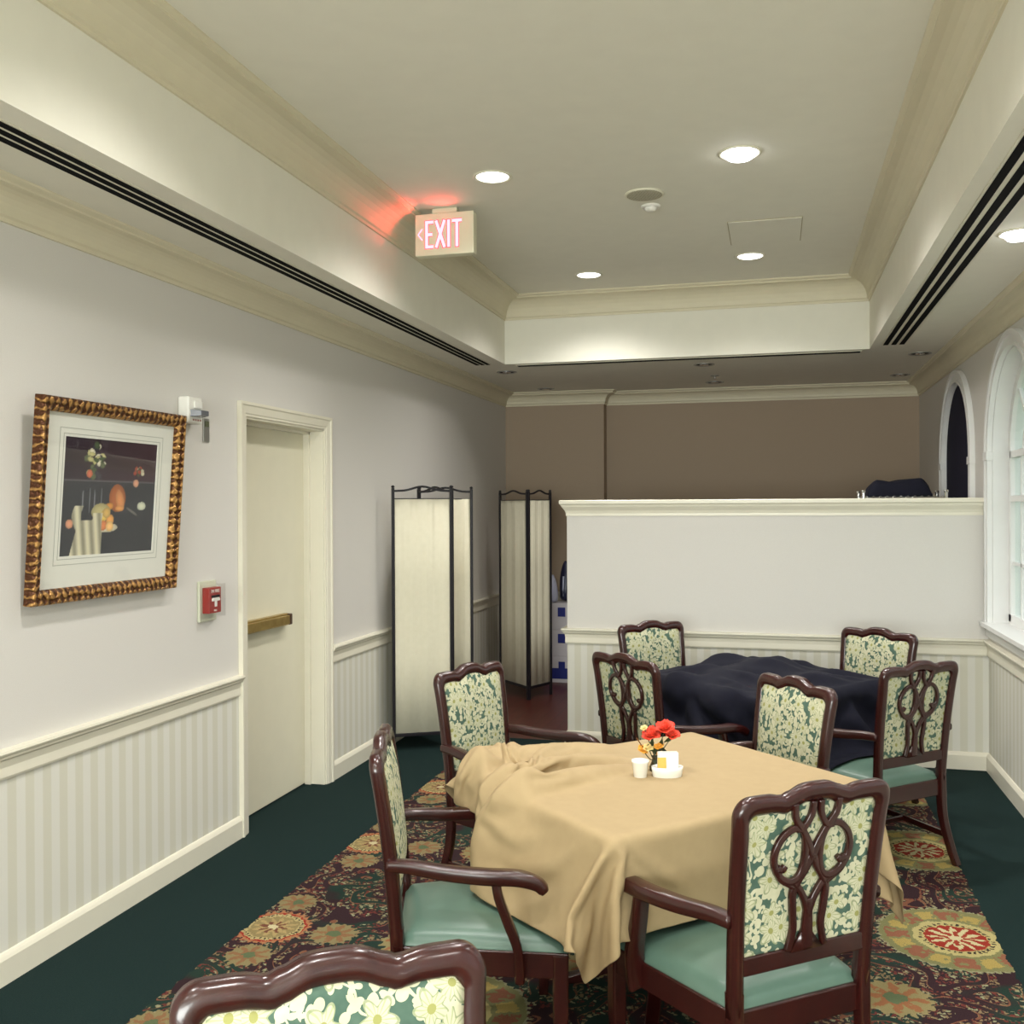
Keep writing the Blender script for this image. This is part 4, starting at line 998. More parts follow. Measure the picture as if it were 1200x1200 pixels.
# vertex steps in millimetres, row by row, of the two draped cloths
GOLD_CLOTH = [-501,2645,305,-4,-9,14,-1,-12,13,1,-13,13,1,-14,12,1,-13,13,-1,-13,13,-1,-13,12,-2,-11,12,3,-8,12,2,-6,11,2,-7,9,2,-6,9,-18,-10,1,-17,10,-4,-3,19,-5,-4,20,-6,-5,18,-6,-4,20,-5,-7,18,-3,-10,18,-3,-14,15,0,-16,12,0,-16,12,1,-17,12,1,-16,11,1,-18,11,1,-17,10,2,-17,11,2,-18,10,2,-17,10,2,-18,10,1,-17,11,2,-17,10,1,-17,11,1,-17,11,1,-16,11,2,-16,13,1,-15,14,2,-13,15,1,-17,12,1,-2,14,1,14,15,3,0,-17,12,14,-5,15,8,-11,17,7,18,14,-14,3,10,11,21,6,11,22,8,-18,16,11,-7,1,26,-21,17,0,4,18,7,-9,23,5,-12,19,7,-9,19,9,-10,18,7,-6,19,5,-10,9,0,-15,13,0,-15,15,0,-13,15,1,-19,2,4,-19,-5,6,-11,7,13,18,6,7,15,7,14,-18,10,4,-18,-6,8,-19,1,7,-17,11,4,-1,11,-15,-6,9,-7,9,4,-14,12,5,-14,12,3,-14,
563,-548,-290,-8,1,15,-4,-10,14,-2,-12,13,2,-13,13,1,-13,12,1,-14,13,-1,-12,12,-2,-12,12,-10,-4,11,-5,-9,9,-2,-9,7,0,-8,8,-1,-14,13,-16,12,-5,-2,19,-5,-5,19,-6,2,19,-7,-4,19,-5,-8,19,-3,-11,16,-2,-14,15,0,-16,13,0,-16,12,1,-16,12,0,-16,12,1,-17,12,1,-17,11,1,-17,12,1,-17,10,1,-17,11,2,-17,10,2,-18,10,2,-17,10,1,-18,10,3,-18,9,2,-18,8,2,-18,9,2,-16,13,2,-14,15,1,-15,13,1,-5,13,1,6,20,1,14,-10,10,-3,-14,16,10,-10,18,14,8,16,5,18,4,-6,22,11,11,21,9,-13,24,4,-13,5,22,-25,7,9,-6,21,-2,6,19,14,-5,24,3,-16,6,15,-6,19,7,-12,16,5,-4,13,-1,-17,11,1,-10,18,-1,-14,14,1,-18,-9,3,-19,-6,5,-13,3,11,5,19,10,17,-2,12,-6,19,7,-18,-6,8,-18,10,4,-4,12,-16,-13,13,2,-4,9,-8,12,2,-14,10,6,-14,6,6,-16,
573,-568,-289,-7,4,16,-8,2,15,-6,-9,14,-2,-12,14,2,-13,12,3,-14,12,0,-13,13,-2,-12,12,-5,-9,11,-7,-7,10,-9,-3,6,0,-10,8,-1,-14,13,-20,5,0,1,20,-6,-4,19,-6,4,18,-7,-2,20,-6,-8,18,-3,-13,16,-1,-14,14,0,-16,13,0,-16,13,0,-16,12,1,-16,12,1,-16,12,0,-17,11,1,-17,12,1,-17,11,2,-17,11,1,-17,10,2,-18,10,2,-18,9,2,-18,10,2,-17,8,2,-18,9,3,-19,9,2,-18,8,3,-16,12,1,-14,15,1,-3,14,1,-5,20,0,19,1,8,-2,-14,15,4,-12,18,13,15,11,12,5,13,0,23,9,-2,25,7,-4,26,6,-20,15,8,-19,4,14,-18,13,2,3,22,10,14,15,13,-14,16,10,-17,5,13,-1,20,3,-10,9,1,-7,18,-3,-15,14,3,-17,11,1,-20,-1,1,-10,-17,5,-13,3,11,-11,16,9,16,4,13,7,19,8,-21,5,4,-10,15,-4,0,9,-17,-14,12,5,-7,9,-6,11,4,-15,0,8,-15,13,0,-13,
579,-585,-289,-6,5,15,-6,4,16,-8,3,15,-7,-8,15,-2,-12,13,2,-13,12,3,-14,12,-2,-12,13,-5,-10,11,-8,-6,10,-9,-4,7,-6,-7,7,2,-15,13,-20,-2,4,0,19,-6,-1,20,-7,6,18,-7,-2,19,-6,-9,18,-2,-13,15,-1,-15,14,0,-15,13,0,-16,13,0,-16,12,1,-16,12,0,-17,12,1,-16,12,1,-16,13,0,-17,11,2,-17,11,1,-17,9,2,-18,10,2,-18,9,3,-18,9,2,-18,9,2,-18,9,2,-18,9,3,-19,8,2,-19,7,3,-14,14,1,-7,13,0,-7,19,1,17,11,5,9,-11,15,-4,-13,19,20,1,13,-7,18,5,0,23,9,-3,25,6,6,21,13,-20,18,9,-19,13,8,-21,3,6,8,21,12,15,13,14,-5,21,7,-17,1,15,-9,17,5,1,14,-3,-13,15,0,-20,6,2,-13,14,3,-20,3,0,-1,-20,2,-11,13,7,-17,-2,13,-7,17,9,9,16,9,-3,20,3,7,-2,-20,-14,16,0,-9,17,-1,0,5,-12,-11,12,-7,9,5,-15,16,-4,-10,
578,-604,-291,-5,5,16,-3,7,15,-6,6,16,-8,3,15,-8,-6,15,-2,-12,13,4,-14,12,2,-13,12,-10,-7,11,-8,-7,10,-2,-10,8,-11,0,5,-8,-13,11,-12,-12,12,-1,19,-6,5,18,-8,3,19,-6,0,19,-7,-10,18,-2,-14,15,0,-15,13,0,-16,13,0,-15,13,1,-16,12,0,-17,12,1,-15,13,0,-15,14,0,-17,11,1,-17,11,1,-19,7,3,-18,8,2,-18,9,2,-18,10,2,-18,9,3,-18,9,2,-17,9,2,-18,10,3,-18,9,2,-18,9,2,-17,11,3,-8,12,-1,-10,18,1,9,19,2,4,-17,13,9,-3,20,17,-2,15,6,18,3,-5,23,10,2,25,6,-25,7,-1,-19,15,10,-14,15,17,-3,14,13,17,16,10,-1,19,14,7,20,8,-17,0,14,-11,16,6,-2,14,-2,-13,15,0,-19,2,2,-17,10,2,-18,8,2,3,-21,1,-18,2,2,-7,11,16,2,20,3,-10,10,19,17,9,-11,0,16,-12,-21,13,-3,-4,26,-3,4,2,-14,-14,11,-4,8,9,-16,15,-1,-13,
579,-629,-288,-5,6,16,-4,6,16,-3,7,16,-5,7,15,-7,4,15,-9,-5,15,-3,-12,13,5,-13,12,-5,-11,12,-10,-5,10,-3,-9,9,-10,-4,5,-2,-17,9,-12,-10,12,-7,19,-3,4,19,-7,2,19,-7,2,19,-6,-12,16,-2,-14,15,0,-16,13,0,-15,12,0,-16,13,1,-16,12,0,-15,15,0,-15,13,0,-17,11,1,-17,11,1,-17,11,1,-17,11,2,-17,10,1,-18,10,1,-17,11,1,-17,10,1,-18,9,2,-18,9,3,-18,9,3,-18,8,3,-18,8,4,-19,7,4,-12,8,2,-13,15,0,0,22,0,11,-11,14,18,8,10,7,-7,21,13,13,6,1,23,8,-25,6,-5,-15,18,11,-6,23,10,-16,5,20,10,19,8,-1,21,13,18,14,9,-5,15,15,-16,5,13,-9,18,4,-8,10,2,-15,13,-2,-17,11,1,-10,16,-6,-12,-14,4,-11,-14,9,-17,2,3,11,20,-2,-8,10,18,-12,10,15,8,49,12,15,-15,-16,-4,4,-33,-21,28,-5,-4,15,-8,-14,8,-3,12,-4,-15,8,11,-15,
586,-650,-285,-5,7,17,-5,5,16,-5,6,16,-4,7,16,-2,8,15,-6,6,15,-10,-4,15,-5,-11,14,3,-13,11,-9,-7,11,-7,-6,9,-6,-8,7,1,-18,7,-12,-11,12,-9,19,-2,5,18,-7,2,19,-7,-3,19,-5,-12,17,-1,-15,13,0,-16,13,0,-15,13,1,-16,13,0,-15,13,0,-15,14,0,-19,6,1,-18,10,1,-18,10,1,-17,10,1,-17,12,1,-16,12,2,-16,12,1,-16,13,1,-16,12,0,-15,13,0,-18,9,3,-18,8,4,-19,7,4,-18,7,3,-18,9,3,-13,6,3,-16,13,2,-6,19,0,21,4,6,6,-11,18,9,13,15,17,3,11,-20,15,-7,2,24,4,-19,10,17,-2,25,8,-16,5,20,-5,19,7,12,13,17,20,10,8,-11,14,15,-9,15,12,-3,21,-2,-7,15,5,-7,10,16,-8,11,15,-8,11,15,-8,13,15,-8,15,12,-9,14,8,-15,12,-9,-14,13,-7,-14,4,-9,15,-8,-17,12,-13,-10,-3,3,-44,-9,24,-7,-28,24,5,-8,5,-4,-5,4,-14,3,10,-16,
603,-680,-281,-4,9,16,-4,7,17,-5,7,17,-6,4,16,-4,6,15,-2,9,15,-5,7,16,-10,-2,15,-8,-11,13,1,-12,11,-6,-8,9,-8,-5,7,2,-18,7,-11,-12,12,-10,18,-1,5,18,-7,1,19,-7,-6,19,-3,-13,15,-1,-16,13,0,-16,13,1,-15,13,0,-15,14,0,-16,12,0,-20,6,1,-17,9,1,-17,11,1,-16,13,0,-15,14,0,-14,14,-1,-16,13,1,-15,13,0,-17,12,1,-16,12,2,-17,9,3,-18,9,2,-18,9,3,-19,8,4,-19,6,4,-19,6,5,-11,8,1,-17,12,2,-9,18,2,18,11,2,4,-13,19,18,-3,16,-6,18,2,11,17,-7,-12,18,14,-11,22,7,-19,5,18,-3,18,19,-13,16,11,24,0,10,3,20,10,18,50,46,-8,14,-14,-11,11,-14,-7,3,-11,-10,12,13,-10,11,13,-4,10,18,-8,12,14,-8,15,12,-11,13,2,-15,15,0,-14,12,-8,-15,13,-11,17,-22,-3,22,-16,-7,-2,-4,-29,-15,17,-26,-27,33,-4,-8,3,-7,-7,13,0,-7,14,-11,
607,-708,-283,-6,8,18,-3,9,16,-4,8,17,-4,7,17,-7,4,16,-4,6,16,-2,8,15,-4,9,15,-11,-2,15,-8,-7,13,-3,-10,9,-6,-9,8,3,-18,6,-10,-13,12,-11,17,0,4,19,-7,-1,19,-6,-8,18,-2,-14,14,-1,-16,13,1,-16,13,0,-15,13,0,-16,13,1,-20,4,0,-17,12,1,-15,13,0,-13,15,-2,-15,14,0,-15,14,0,-15,14,0,-15,13,0,-16,12,1,-18,11,2,-17,9,3,-17,10,2,-18,9,3,-18,10,2,-18,9,3,-19,6,5,-19,4,4,-13,5,3,-15,14,2,-12,17,2,11,19,0,6,-11,19,14,-8,17,15,14,-7,3,24,-1,-12,23,9,-19,6,17,-17,10,17,-17,12,17,2,14,14,67,53,65,-4,20,-10,-7,16,-14,-7,12,-17,-9,7,-17,-10,9,-4,-12,13,9,-11,11,13,0,7,19,-7,12,14,-13,15,6,-12,13,2,-17,-1,-8,-8,16,-4,-12,11,17,-5,10,-12,11,-18,-26,12,-9,-21,-1,0,-23,-22,36,6,-11,4,-8,-3,-1,-16,-8,12,-13,
605,-712,-258,-9,3,17,-7,7,18,-5,8,17,-4,9,16,-2,8,17,-7,3,16,-4,7,16,1,10,14,-6,6,16,-11,0,14,-7,-6,12,-6,-8,8,2,-18,7,-8,-15,11,-12,16,1,3,19,-7,-3,19,-5,-11,17,-1,-15,13,0,-16,13,0,-15,13,1,-16,13,0,-20,4,0,-15,14,0,-13,15,-1,-14,14,-1,-15,14,-1,-15,14,0,-14,14,0,-15,14,0,-17,11,1,-20,5,3,-19,8,2,-18,9,2,-17,8,3,-18,9,2,-17,11,3,-16,12,3,-16,13,3,-17,9,3,-13,6,2,-19,5,5,-10,18,2,2,22,1,20,-1,7,13,-7,19,17,11,-5,-3,25,1,-16,16,13,-20,1,18,-12,20,12,-14,5,21,79,51,66,-3,21,-14,-6,15,-18,-4,20,-9,-7,11,-18,-11,14,-9,-9,9,-2,-15,13,6,-11,12,12,3,4,19,-16,12,4,-15,12,3,-12,13,2,-11,3,17,-6,15,-12,-11,10,16,-5,4,-16,-22,12,-5,7,-4,-34,11,0,-16,-3,8,-12,-15,10,-8,11,-14,-13,-8,-1,-18,
598,-690,-237,-1,-9,17,-8,-3,18,-9,3,18,-8,6,17,-5,8,18,-1,9,16,-7,4,17,-1,8,15,2,11,13,-8,7,16,-8,-5,12,-9,-1,10,-4,-17,10,-5,-17,10,-13,16,2,2,19,-7,-5,19,-3,-14,15,-1,-16,12,1,-16,13,0,-15,13,0,-19,6,1,-13,15,-2,-14,15,-1,-14,14,-1,-15,15,0,-14,14,-1,-15,14,0,-14,14,-1,-19,8,2,-18,9,2,-17,10,2,-17,12,-1,-17,11,1,-17,9,2,-19,5,5,-19,6,5,-19,6,4,-18,8,2,-19,9,2,-12,7,3,-12,16,5,-6,19,1,2,21,1,19,11,-1,13,-8,19,18,10,-4,-8,23,4,-20,4,18,-18,13,14,51,38,65,8,21,12,3,19,-4,-6,10,-23,-1,21,-10,-5,20,-10,-11,18,-1,-7,12,-14,-10,10,-3,-14,13,5,-14,12,8,3,4,19,-16,12,3,-14,12,9,-9,0,14,-13,14,7,-8,15,-13,-9,13,14,-5,0,-18,-16,5,-10,-1,2,-22,9,2,-18,-11,10,-11,-8,8,-14,9,-11,-18,0,-8,-18,
567,-690,-224,9,0,18,5,-2,19,3,-6,19,-6,-3,19,-8,0,18,-8,4,18,-5,7,17,-3,7,17,-1,8,15,0,11,14,-7,8,14,-9,-1,9,-8,-13,12,-5,-18,10,-13,14,4,0,20,-7,-10,17,-1,-15,14,0,-16,12,1,-15,13,0,-19,7,0,-12,17,-2,-14,14,-1,-14,15,-1,-15,14,0,-14,14,-1,-15,14,0,-14,14,-1,-16,13,0,-18,9,2,-15,13,-1,-17,11,1,-17,12,0,-17,10,2,-18,10,1,-18,7,3,-19,8,3,-18,7,3,-19,6,5,-19,5,5,-14,1,5,-1,19,-4,-11,16,7,0,21,2,15,17,-1,16,-8,15,16,12,-3,-18,17,7,-18,13,11,37,25,57,8,25,2,13,17,15,-8,10,-16,-7,25,2,7,16,-17,-8,21,-2,-9,17,-10,-7,13,-15,-10,8,3,-14,14,1,-15,13,2,-12,4,16,1,9,18,-14,5,14,-15,11,-4,-8,12,15,-7,15,-13,-14,13,10,-13,1,-15,-12,6,-15,-9,-1,-21,17,1,-11,1,0,-19,-7,9,-16,-8,3,-19,6,-9,-17,
562,-686,-213,-3,-3,20,1,-6,19,7,-1,18,9,2,18,1,-4,20,-2,-5,19,-6,-4,19,-6,4,18,-5,6,17,-2,8,16,-1,12,13,-6,6,10,-13,-6,14,-5,-17,11,-14,14,4,-3,19,-5,-14,15,0,-17,11,1,-14,14,0,-19,9,1,-11,17,-3,-15,13,0,-14,15,-1,-14,14,-1,-15,14,-1,-14,15,0,-15,14,-1,-15,14,0,-14,13,0,-17,12,0,-16,12,0,-17,12,0,-16,12,0,-17,10,1,-19,6,4,-18,9,3,-19,7,3,-20,0,4,-19,1,4,-20,3,4,-7,12,4,1,20,-4,-10,17,5,-3,20,4,13,15,2,22,0,4,-7,18,2,-7,18,0,20,11,48,5,24,1,18,13,13,3,24,5,-11,15,4,0,23,-7,4,15,-16,-6,18,-11,-10,19,-5,-11,14,-9,-9,3,9,-14,14,2,-13,16,-6,-19,6,4,-9,6,18,1,8,19,-15,3,11,-8,19,-2,-16,11,5,-7,16,-11,-7,-9,-16,-10,5,-16,-15,10,-11,5,0,-16,17,0,-13,-6,0,-21,-8,7,-18,-5,0,-19,
572,-687,-203,2,-11,17,-7,5,19,-5,2,19,1,-2,20,2,-2,19,2,-1,20,4,-3,20,7,-4,18,-4,-2,19,-3,0,19,-4,7,16,-3,11,10,-12,-1,14,-10,-12,15,-14,15,2,-13,15,1,-14,14,0,-16,12,1,-16,12,0,-12,16,-2,-15,13,-1,-15,14,0,-14,15,-1,-14,14,-1,-14,15,0,-15,13,-1,-15,14,0,-15,14,-1,-16,12,0,-16,13,0,-15,13,0,-17,12,0,-14,14,-1,-17,12,1,-18,6,3,-19,6,4,-20,0,4,-20,3,4,-20,0,5,-19,2,4,2,14,-2,-2,20,-1,-6,20,1,-6,19,6,10,17,2,24,6,-1,1,27,0,6,5,21,5,9,21,1,24,-11,7,21,11,-6,23,4,7,8,15,-2,24,-2,-4,19,-13,0,15,-18,-7,16,-12,-14,15,1,-12,5,0,-10,13,11,-18,11,2,-15,13,-8,-15,7,11,-6,5,20,0,5,17,-14,11,10,-15,18,0,-2,6,-21,-11,1,-16,-12,6,-14,-14,9,-12,-2,0,-18,21,2,-10,3,-4,-22,-5,1,-19,-10,5,-19,
575,-692,-200,0,-4,20,-5,3,19,-8,7,18,-3,1,20,1,-1,20,3,-1,20,7,-2,19,2,-1,20,2,-2,20,0,-3,20,3,-4,19,-6,1,16,-12,0,15,-12,0,18,-21,11,7,-14,15,-1,-15,14,0,-14,14,0,-15,15,-1,-15,13,-1,-14,14,-1,-15,14,0,-15,14,-1,-15,13,0,-15,14,-1,-15,14,0,-15,13,0,-15,14,-1,-15,13,0,-15,14,0,-15,13,-1,-16,14,0,-15,13,-1,-15,13,0,-19,2,4,-20,2,5,-19,1,4,-20,2,4,-20,2,4,-20,3,4,-3,14,-1,-1,20,-1,-1,20,1,1,20,2,36,23,5,-3,16,-10,6,16,-12,3,11,22,6,6,23,2,22,-13,-5,24,0,2,20,13,7,6,14,-3,22,-4,-6,22,-7,-12,14,-10,-4,16,-14,-8,16,-11,-13,2,-6,-12,13,12,-13,12,10,-19,6,4,-13,16,3,-15,6,12,-2,4,17,-2,8,20,-15,13,-11,-11,16,-8,-8,2,-20,-11,6,-15,-9,-1,-19,-10,8,-17,12,-9,-13,6,4,-18,8,1,-18,-4,1,-19,
577,-688,-197,-9,4,18,0,1,20,-4,2,20,-6,6,18,-2,1,20,-1,0,21,1,-2,20,1,-2,20,1,-1,20,1,-2,20,2,-2,20,7,1,18,-18,1,9,-3,-3,22,-15,11,8,-17,14,-1,-15,14,-1,-15,14,-1,-15,13,1,-15,14,0,-15,13,1,-15,14,0,-15,13,0,-16,14,0,-15,13,0,-15,14,0,-15,13,0,-15,14,0,-15,13,0,-16,14,-1,-15,13,0,-15,14,0,-15,13,-1,-15,14,0,-9,10,14,-8,10,15,-9,11,16,-8,10,15,-9,10,15,-8,14,12,-9,9,-7,-11,10,-13,-10,12,-13,-9,13,-13,11,-2,-19,-2,11,-17,-3,12,12,6,21,7,5,5,23,-8,23,-4,6,20,-12,-1,16,16,6,10,12,-3,19,-14,-12,17,-10,-7,20,4,-11,16,-9,-14,12,-7,-1,6,-16,-18,14,2,-17,6,8,-7,9,19,-17,8,9,-13,16,3,-12,6,12,-1,8,21,-11,2,-18,-7,21,0,-9,5,-19,-10,4,-17,-13,5,-15,-8,6,-18,11,-8,-14,-3,6,-18,4,-6,-19,11,3,-19,
575,-671,-198,-4,2,20,-1,1,20,3,-1,20,-5,4,19,1,-2,20,0,-1,21,0,0,20,0,0,20,0,-1,20,3,-4,20,-11,5,16,2,2,20,2,-12,16,-9,6,18,-15,11,7,-16,14,-3,-15,14,0,-15,13,0,-15,14,0,-15,13,0,-15,14,0,-16,13,0,-15,14,0,-15,13,0,-15,14,0,-15,13,0,-15,14,0,-16,13,0,-15,14,0,-15,13,0,-15,14,0,-15,13,0,-15,14,0,-15,13,0,-14,13,7,-9,10,15,-9,10,15,-9,11,15,0,5,19,-9,14,11,-9,10,-4,-11,10,-14,-10,12,-12,-11,14,-11,12,-3,-18,-1,11,-20,-4,9,14,6,8,19,0,19,14,-7,21,-3,5,18,-13,0,9,21,0,14,-4,-12,18,3,2,17,-16,-9,17,-9,-11,16,-8,-16,15,2,-10,6,-6,-10,17,-7,-20,7,4,-14,4,14,-4,7,21,-18,7,8,-9,16,2,-7,11,17,-6,-3,-19,-6,18,-3,-12,-3,-15,-9,6,-18,-13,4,-14,-8,19,-7,10,-6,-19,1,-2,-21,-5,6,-17,6,-1,-20,
591,-658,-198,-1,1,20,2,-1,20,2,-1,21,-1,1,20,-2,0,20,-3,2,20,1,-1,20,2,-2,20,3,-5,20,-9,5,17,4,-7,19,3,-5,18,-12,6,16,-3,2,20,-15,12,7,-15,14,-3,-15,13,0,-15,14,0,-16,13,0,-15,14,0,-15,13,0,-15,14,0,-15,13,0,-15,14,0,-15,13,0,-16,14,0,-15,13,0,-15,14,0,-15,13,0,-15,14,0,-15,13,0,-15,14,0,-15,13,0,-16,14,0,-14,13,5,-6,7,18,-8,9,16,-13,14,8,3,2,20,-9,15,10,-10,11,-2,-12,11,-11,-9,10,-15,-11,15,-8,9,-2,-20,-6,14,-16,-10,7,11,14,5,17,2,15,16,-8,21,1,3,19,-15,2,7,24,-9,10,4,-9,20,-5,0,17,-14,-11,16,-9,-13,14,-8,-8,13,-13,-12,6,8,-15,11,-2,-16,16,0,-19,7,5,-5,5,20,-10,2,17,-10,13,5,-8,17,12,-5,-2,-22,-6,19,-5,-10,-8,-17,-8,8,-15,-14,0,-16,-6,15,-8,12,-1,-14,-1,-7,-23,-8,14,-15,0,4,-20,
604,-648,-199,-1,1,20,1,-1,20,0,0,21,-2,1,20,0,1,20,2,-2,20,3,-5,20,3,-3,20,-9,5,17,4,-7,19,3,-5,19,-10,5,16,-1,0,21,-6,4,19,-14,12,6,-15,13,-3,-16,14,0,-15,13,0,-15,14,0,-15,13,0,-15,14,0,-15,13,0,-15,14,0,-16,13,0,-15,14,0,-15,13,0,-15,14,0,-15,13,0,-15,14,0,-15,13,0,-16,14,0,-15,13,0,-15,14,0,-15,13,0,-14,13,3,-7,8,18,-6,8,17,-14,14,5,4,0,20,-12,16,5,-10,4,-9,-9,18,2,-10,11,-13,-12,15,-9,6,0,-21,-10,15,-10,-9,4,12,18,1,12,1,15,15,-9,19,8,5,16,-18,-14,11,14,0,10,10,-15,17,3,-5,15,-13,-13,14,-8,-11,16,-7,2,13,-19,-13,4,-5,-14,10,13,-18,7,4,-13,16,1,-18,9,8,0,0,22,-11,6,14,-3,20,5,-16,2,-13,-1,16,-18,-14,-2,-13,-7,8,-14,-16,0,-13,-1,2,-18,11,6,-15,3,-6,-19,-8,5,-18,-3,16,-14,
615,-637,-199,-1,1,20,-1,1,20,0,0,20,1,-1,21,2,-3,20,4,-4,19,1,-2,20,-7,4,19,4,-8,18,3,-4,19,-9,5,18,-2,1,19,-1,-1,21,-6,4,18,-15,13,6,-15,13,-3,-15,13,0,-15,14,0,-15,13,0,-15,14,0,-15,13,0,-16,14,0,-15,13,0,-15,14,0,-15,13,0,-15,14,0,-15,13,0,-15,14,0,-16,13,0,-15,14,0,-15,13,0,-15,14,0,-15,13,0,-15,14,0,-15,13,1,-5,7,18,-7,8,18,-14,14,2,6,-3,20,-17,9,-8,-7,12,0,-13,13,-8,-7,19,4,-10,13,-11,-1,3,-21,-12,16,-4,-8,1,14,20,-1,7,-7,16,11,-1,14,16,-2,18,-15,-18,12,3,2,8,10,-13,15,6,-1,11,-21,-14,16,0,-15,15,-3,-8,12,-14,-2,7,-13,-18,9,3,-12,8,16,-17,4,10,-11,18,0,-12,5,14,-11,6,11,0,20,10,-21,0,-8,0,15,-14,-6,-2,-22,-11,9,-14,-15,2,-12,-3,5,-19,4,-5,-19,12,0,-17,1,-2,-19,-4,15,-15,
622,-621,-192,-1,1,20,-1,1,20,1,-1,20,2,-3,20,4,-4,20,0,0,20,-6,3,19,5,-9,18,3,-4,20,-8,4,18,-3,2,20,0,-1,19,-1,-1,21,-7,6,18,-15,13,5,-15,13,-3,-15,13,0,-15,14,0,-16,13,0,-15,13,0,-15,14,0,-15,13,0,-15,14,0,-15,13,0,-15,14,0,-15,13,0,-16,14,0,-15,13,0,-15,14,0,-15,13,0,-15,14,0,-15,13,0,-15,14,0,-16,13,0,-14,13,0,-10,10,16,-2,5,19,-14,14,2,2,0,20,-18,10,-4,-2,3,-15,-13,15,-5,-13,15,-5,-5,19,3,-7,7,-19,-14,15,4,-5,-1,15,22,-2,-2,-3,6,19,-4,18,11,-15,12,1,-6,18,-14,-12,7,1,-5,17,15,-2,10,-21,-14,12,-10,-12,17,6,-9,10,-15,-12,5,0,-12,15,-6,-18,6,7,-7,5,20,-14,14,8,-12,1,13,-11,13,-5,-7,18,6,-20,4,6,-9,7,-17,-2,4,-19,-4,11,-18,-7,-4,-17,-6,6,-20,-2,1,-19,7,-5,-18,14,0,-17,-3,6,-18,
630,-603,-183,-1,1,20,1,-1,20,1,-1,20,4,-5,20,-2,2,20,-3,1,20,5,-9,17,2,-3,20,-6,3,19,-3,2,20,-2,0,20,0,-1,19,-1,-1,21,-7,6,18,-15,13,3,-15,13,-2,-16,14,0,-15,13,0,-15,14,0,-15,13,0,-15,14,0,-15,13,0,-15,14,0,-16,13,0,-15,13,0,-15,14,0,-15,13,0,-15,14,0,-15,13,0,-15,14,0,-16,13,0,-15,14,0,-15,13,0,-15,14,0,-15,13,0,-11,11,12,0,3,20,-14,14,5,-2,3,19,-18,10,-3,0,2,-15,-11,10,-14,-14,13,-8,-10,17,-3,-10,18,-2,-13,12,8,-2,-1,16,20,-3,-2,-4,5,19,-14,15,-3,-5,13,16,-15,12,-5,3,8,-11,-12,18,2,-20,6,-1,4,16,-15,-14,10,-10,-15,15,4,-6,8,-9,-18,5,8,-13,16,-2,-13,6,14,-6,1,20,-13,14,7,-8,11,-12,-18,10,0,-13,14,12,-11,7,-16,-4,6,-20,6,-6,-21,-9,-1,-22,-5,12,-16,-3,1,-19,2,0,-20,14,3,-15,2,-3,-19,
639,-591,-175,0,0,21,0,-1,20,4,-4,20,-3,2,20,-1,1,20,5,-9,17,2,-4,20,-5,3,20,-4,2,19,-1,0,21,-1,0,20,-1,-1,19,-1,-1,21,-8,6,17,-15,14,3,-15,13,-2,-15,13,0,-15,14,0,-15,13,0,-15,14,0,-16,13,0,-15,14,0,-15,13,0,-15,14,0,-15,13,0,-15,14,0,-15,13,0,-15,13,0,-16,14,0,-15,13,0,-15,14,0,-15,13,0,-15,14,0,-15,13,0,-15,13,0,-13,12,9,2,3,20,-13,13,8,-7,6,18,-18,10,-2,0,2,-15,-9,9,-16,-13,12,-9,-11,15,7,-12,16,3,-14,15,0,-2,1,15,20,-6,0,-6,6,18,-14,14,-7,-7,12,15,-16,12,0,-2,9,-10,-11,12,-14,-16,7,16,-10,13,-12,1,13,-17,-14,14,-6,-12,8,5,-18,8,-1,-12,6,15,-13,16,4,-5,1,20,-13,13,4,-17,4,-1,-7,18,-9,-14,14,3,-2,-3,-19,-4,4,-21,-29,9,-28,18,-4,-13,-1,-6,-19,-1,2,-20,-2,16,-13,-1,2,-22,7,0,-19,
658,-589,-163,-1,0,21,3,-2,20,-1,0,20,-2,1,20,5,-8,18,2,-4,20,-3,1,20,-4,3,19,-2,0,20,-1,0,21,-1,0,20,-1,-1,20,0,-1,20,-9,7,17,-15,13,1,-15,14,-1,-15,13,0,-16,13,0,-15,14,0,-15,13,0,-15,14,0,-15,13,0,-15,14,0,-15,13,0,-15,14,0,-16,13,0,-15,14,0,-15,13,0,-15,14,0,-15,13,0,-15,13,0,-15,14,0,-16,13,0,-15,14,0,-15,13,0,-14,13,6,2,2,20,-10,10,15,-12,11,12,-17,11,0,-1,2,-16,-7,7,-17,-15,13,-4,-14,13,-7,-13,15,4,-5,10,15,-7,8,12,19,-7,0,-8,5,19,-14,14,-6,-18,10,0,-10,13,13,-14,6,-3,1,14,-18,-16,7,12,-13,13,-9,2,13,-16,-17,11,-1,-8,12,-5,-19,7,4,-6,0,20,-15,10,10,-12,15,8,-15,9,-10,-8,6,13,-12,16,-4,-5,0,-19,-27,42,-48,-13,-11,-5,-5,-10,-17,14,-3,-14,11,-4,-15,4,-5,-20,0,16,-14,-1,0,-21,-12,13,-9,
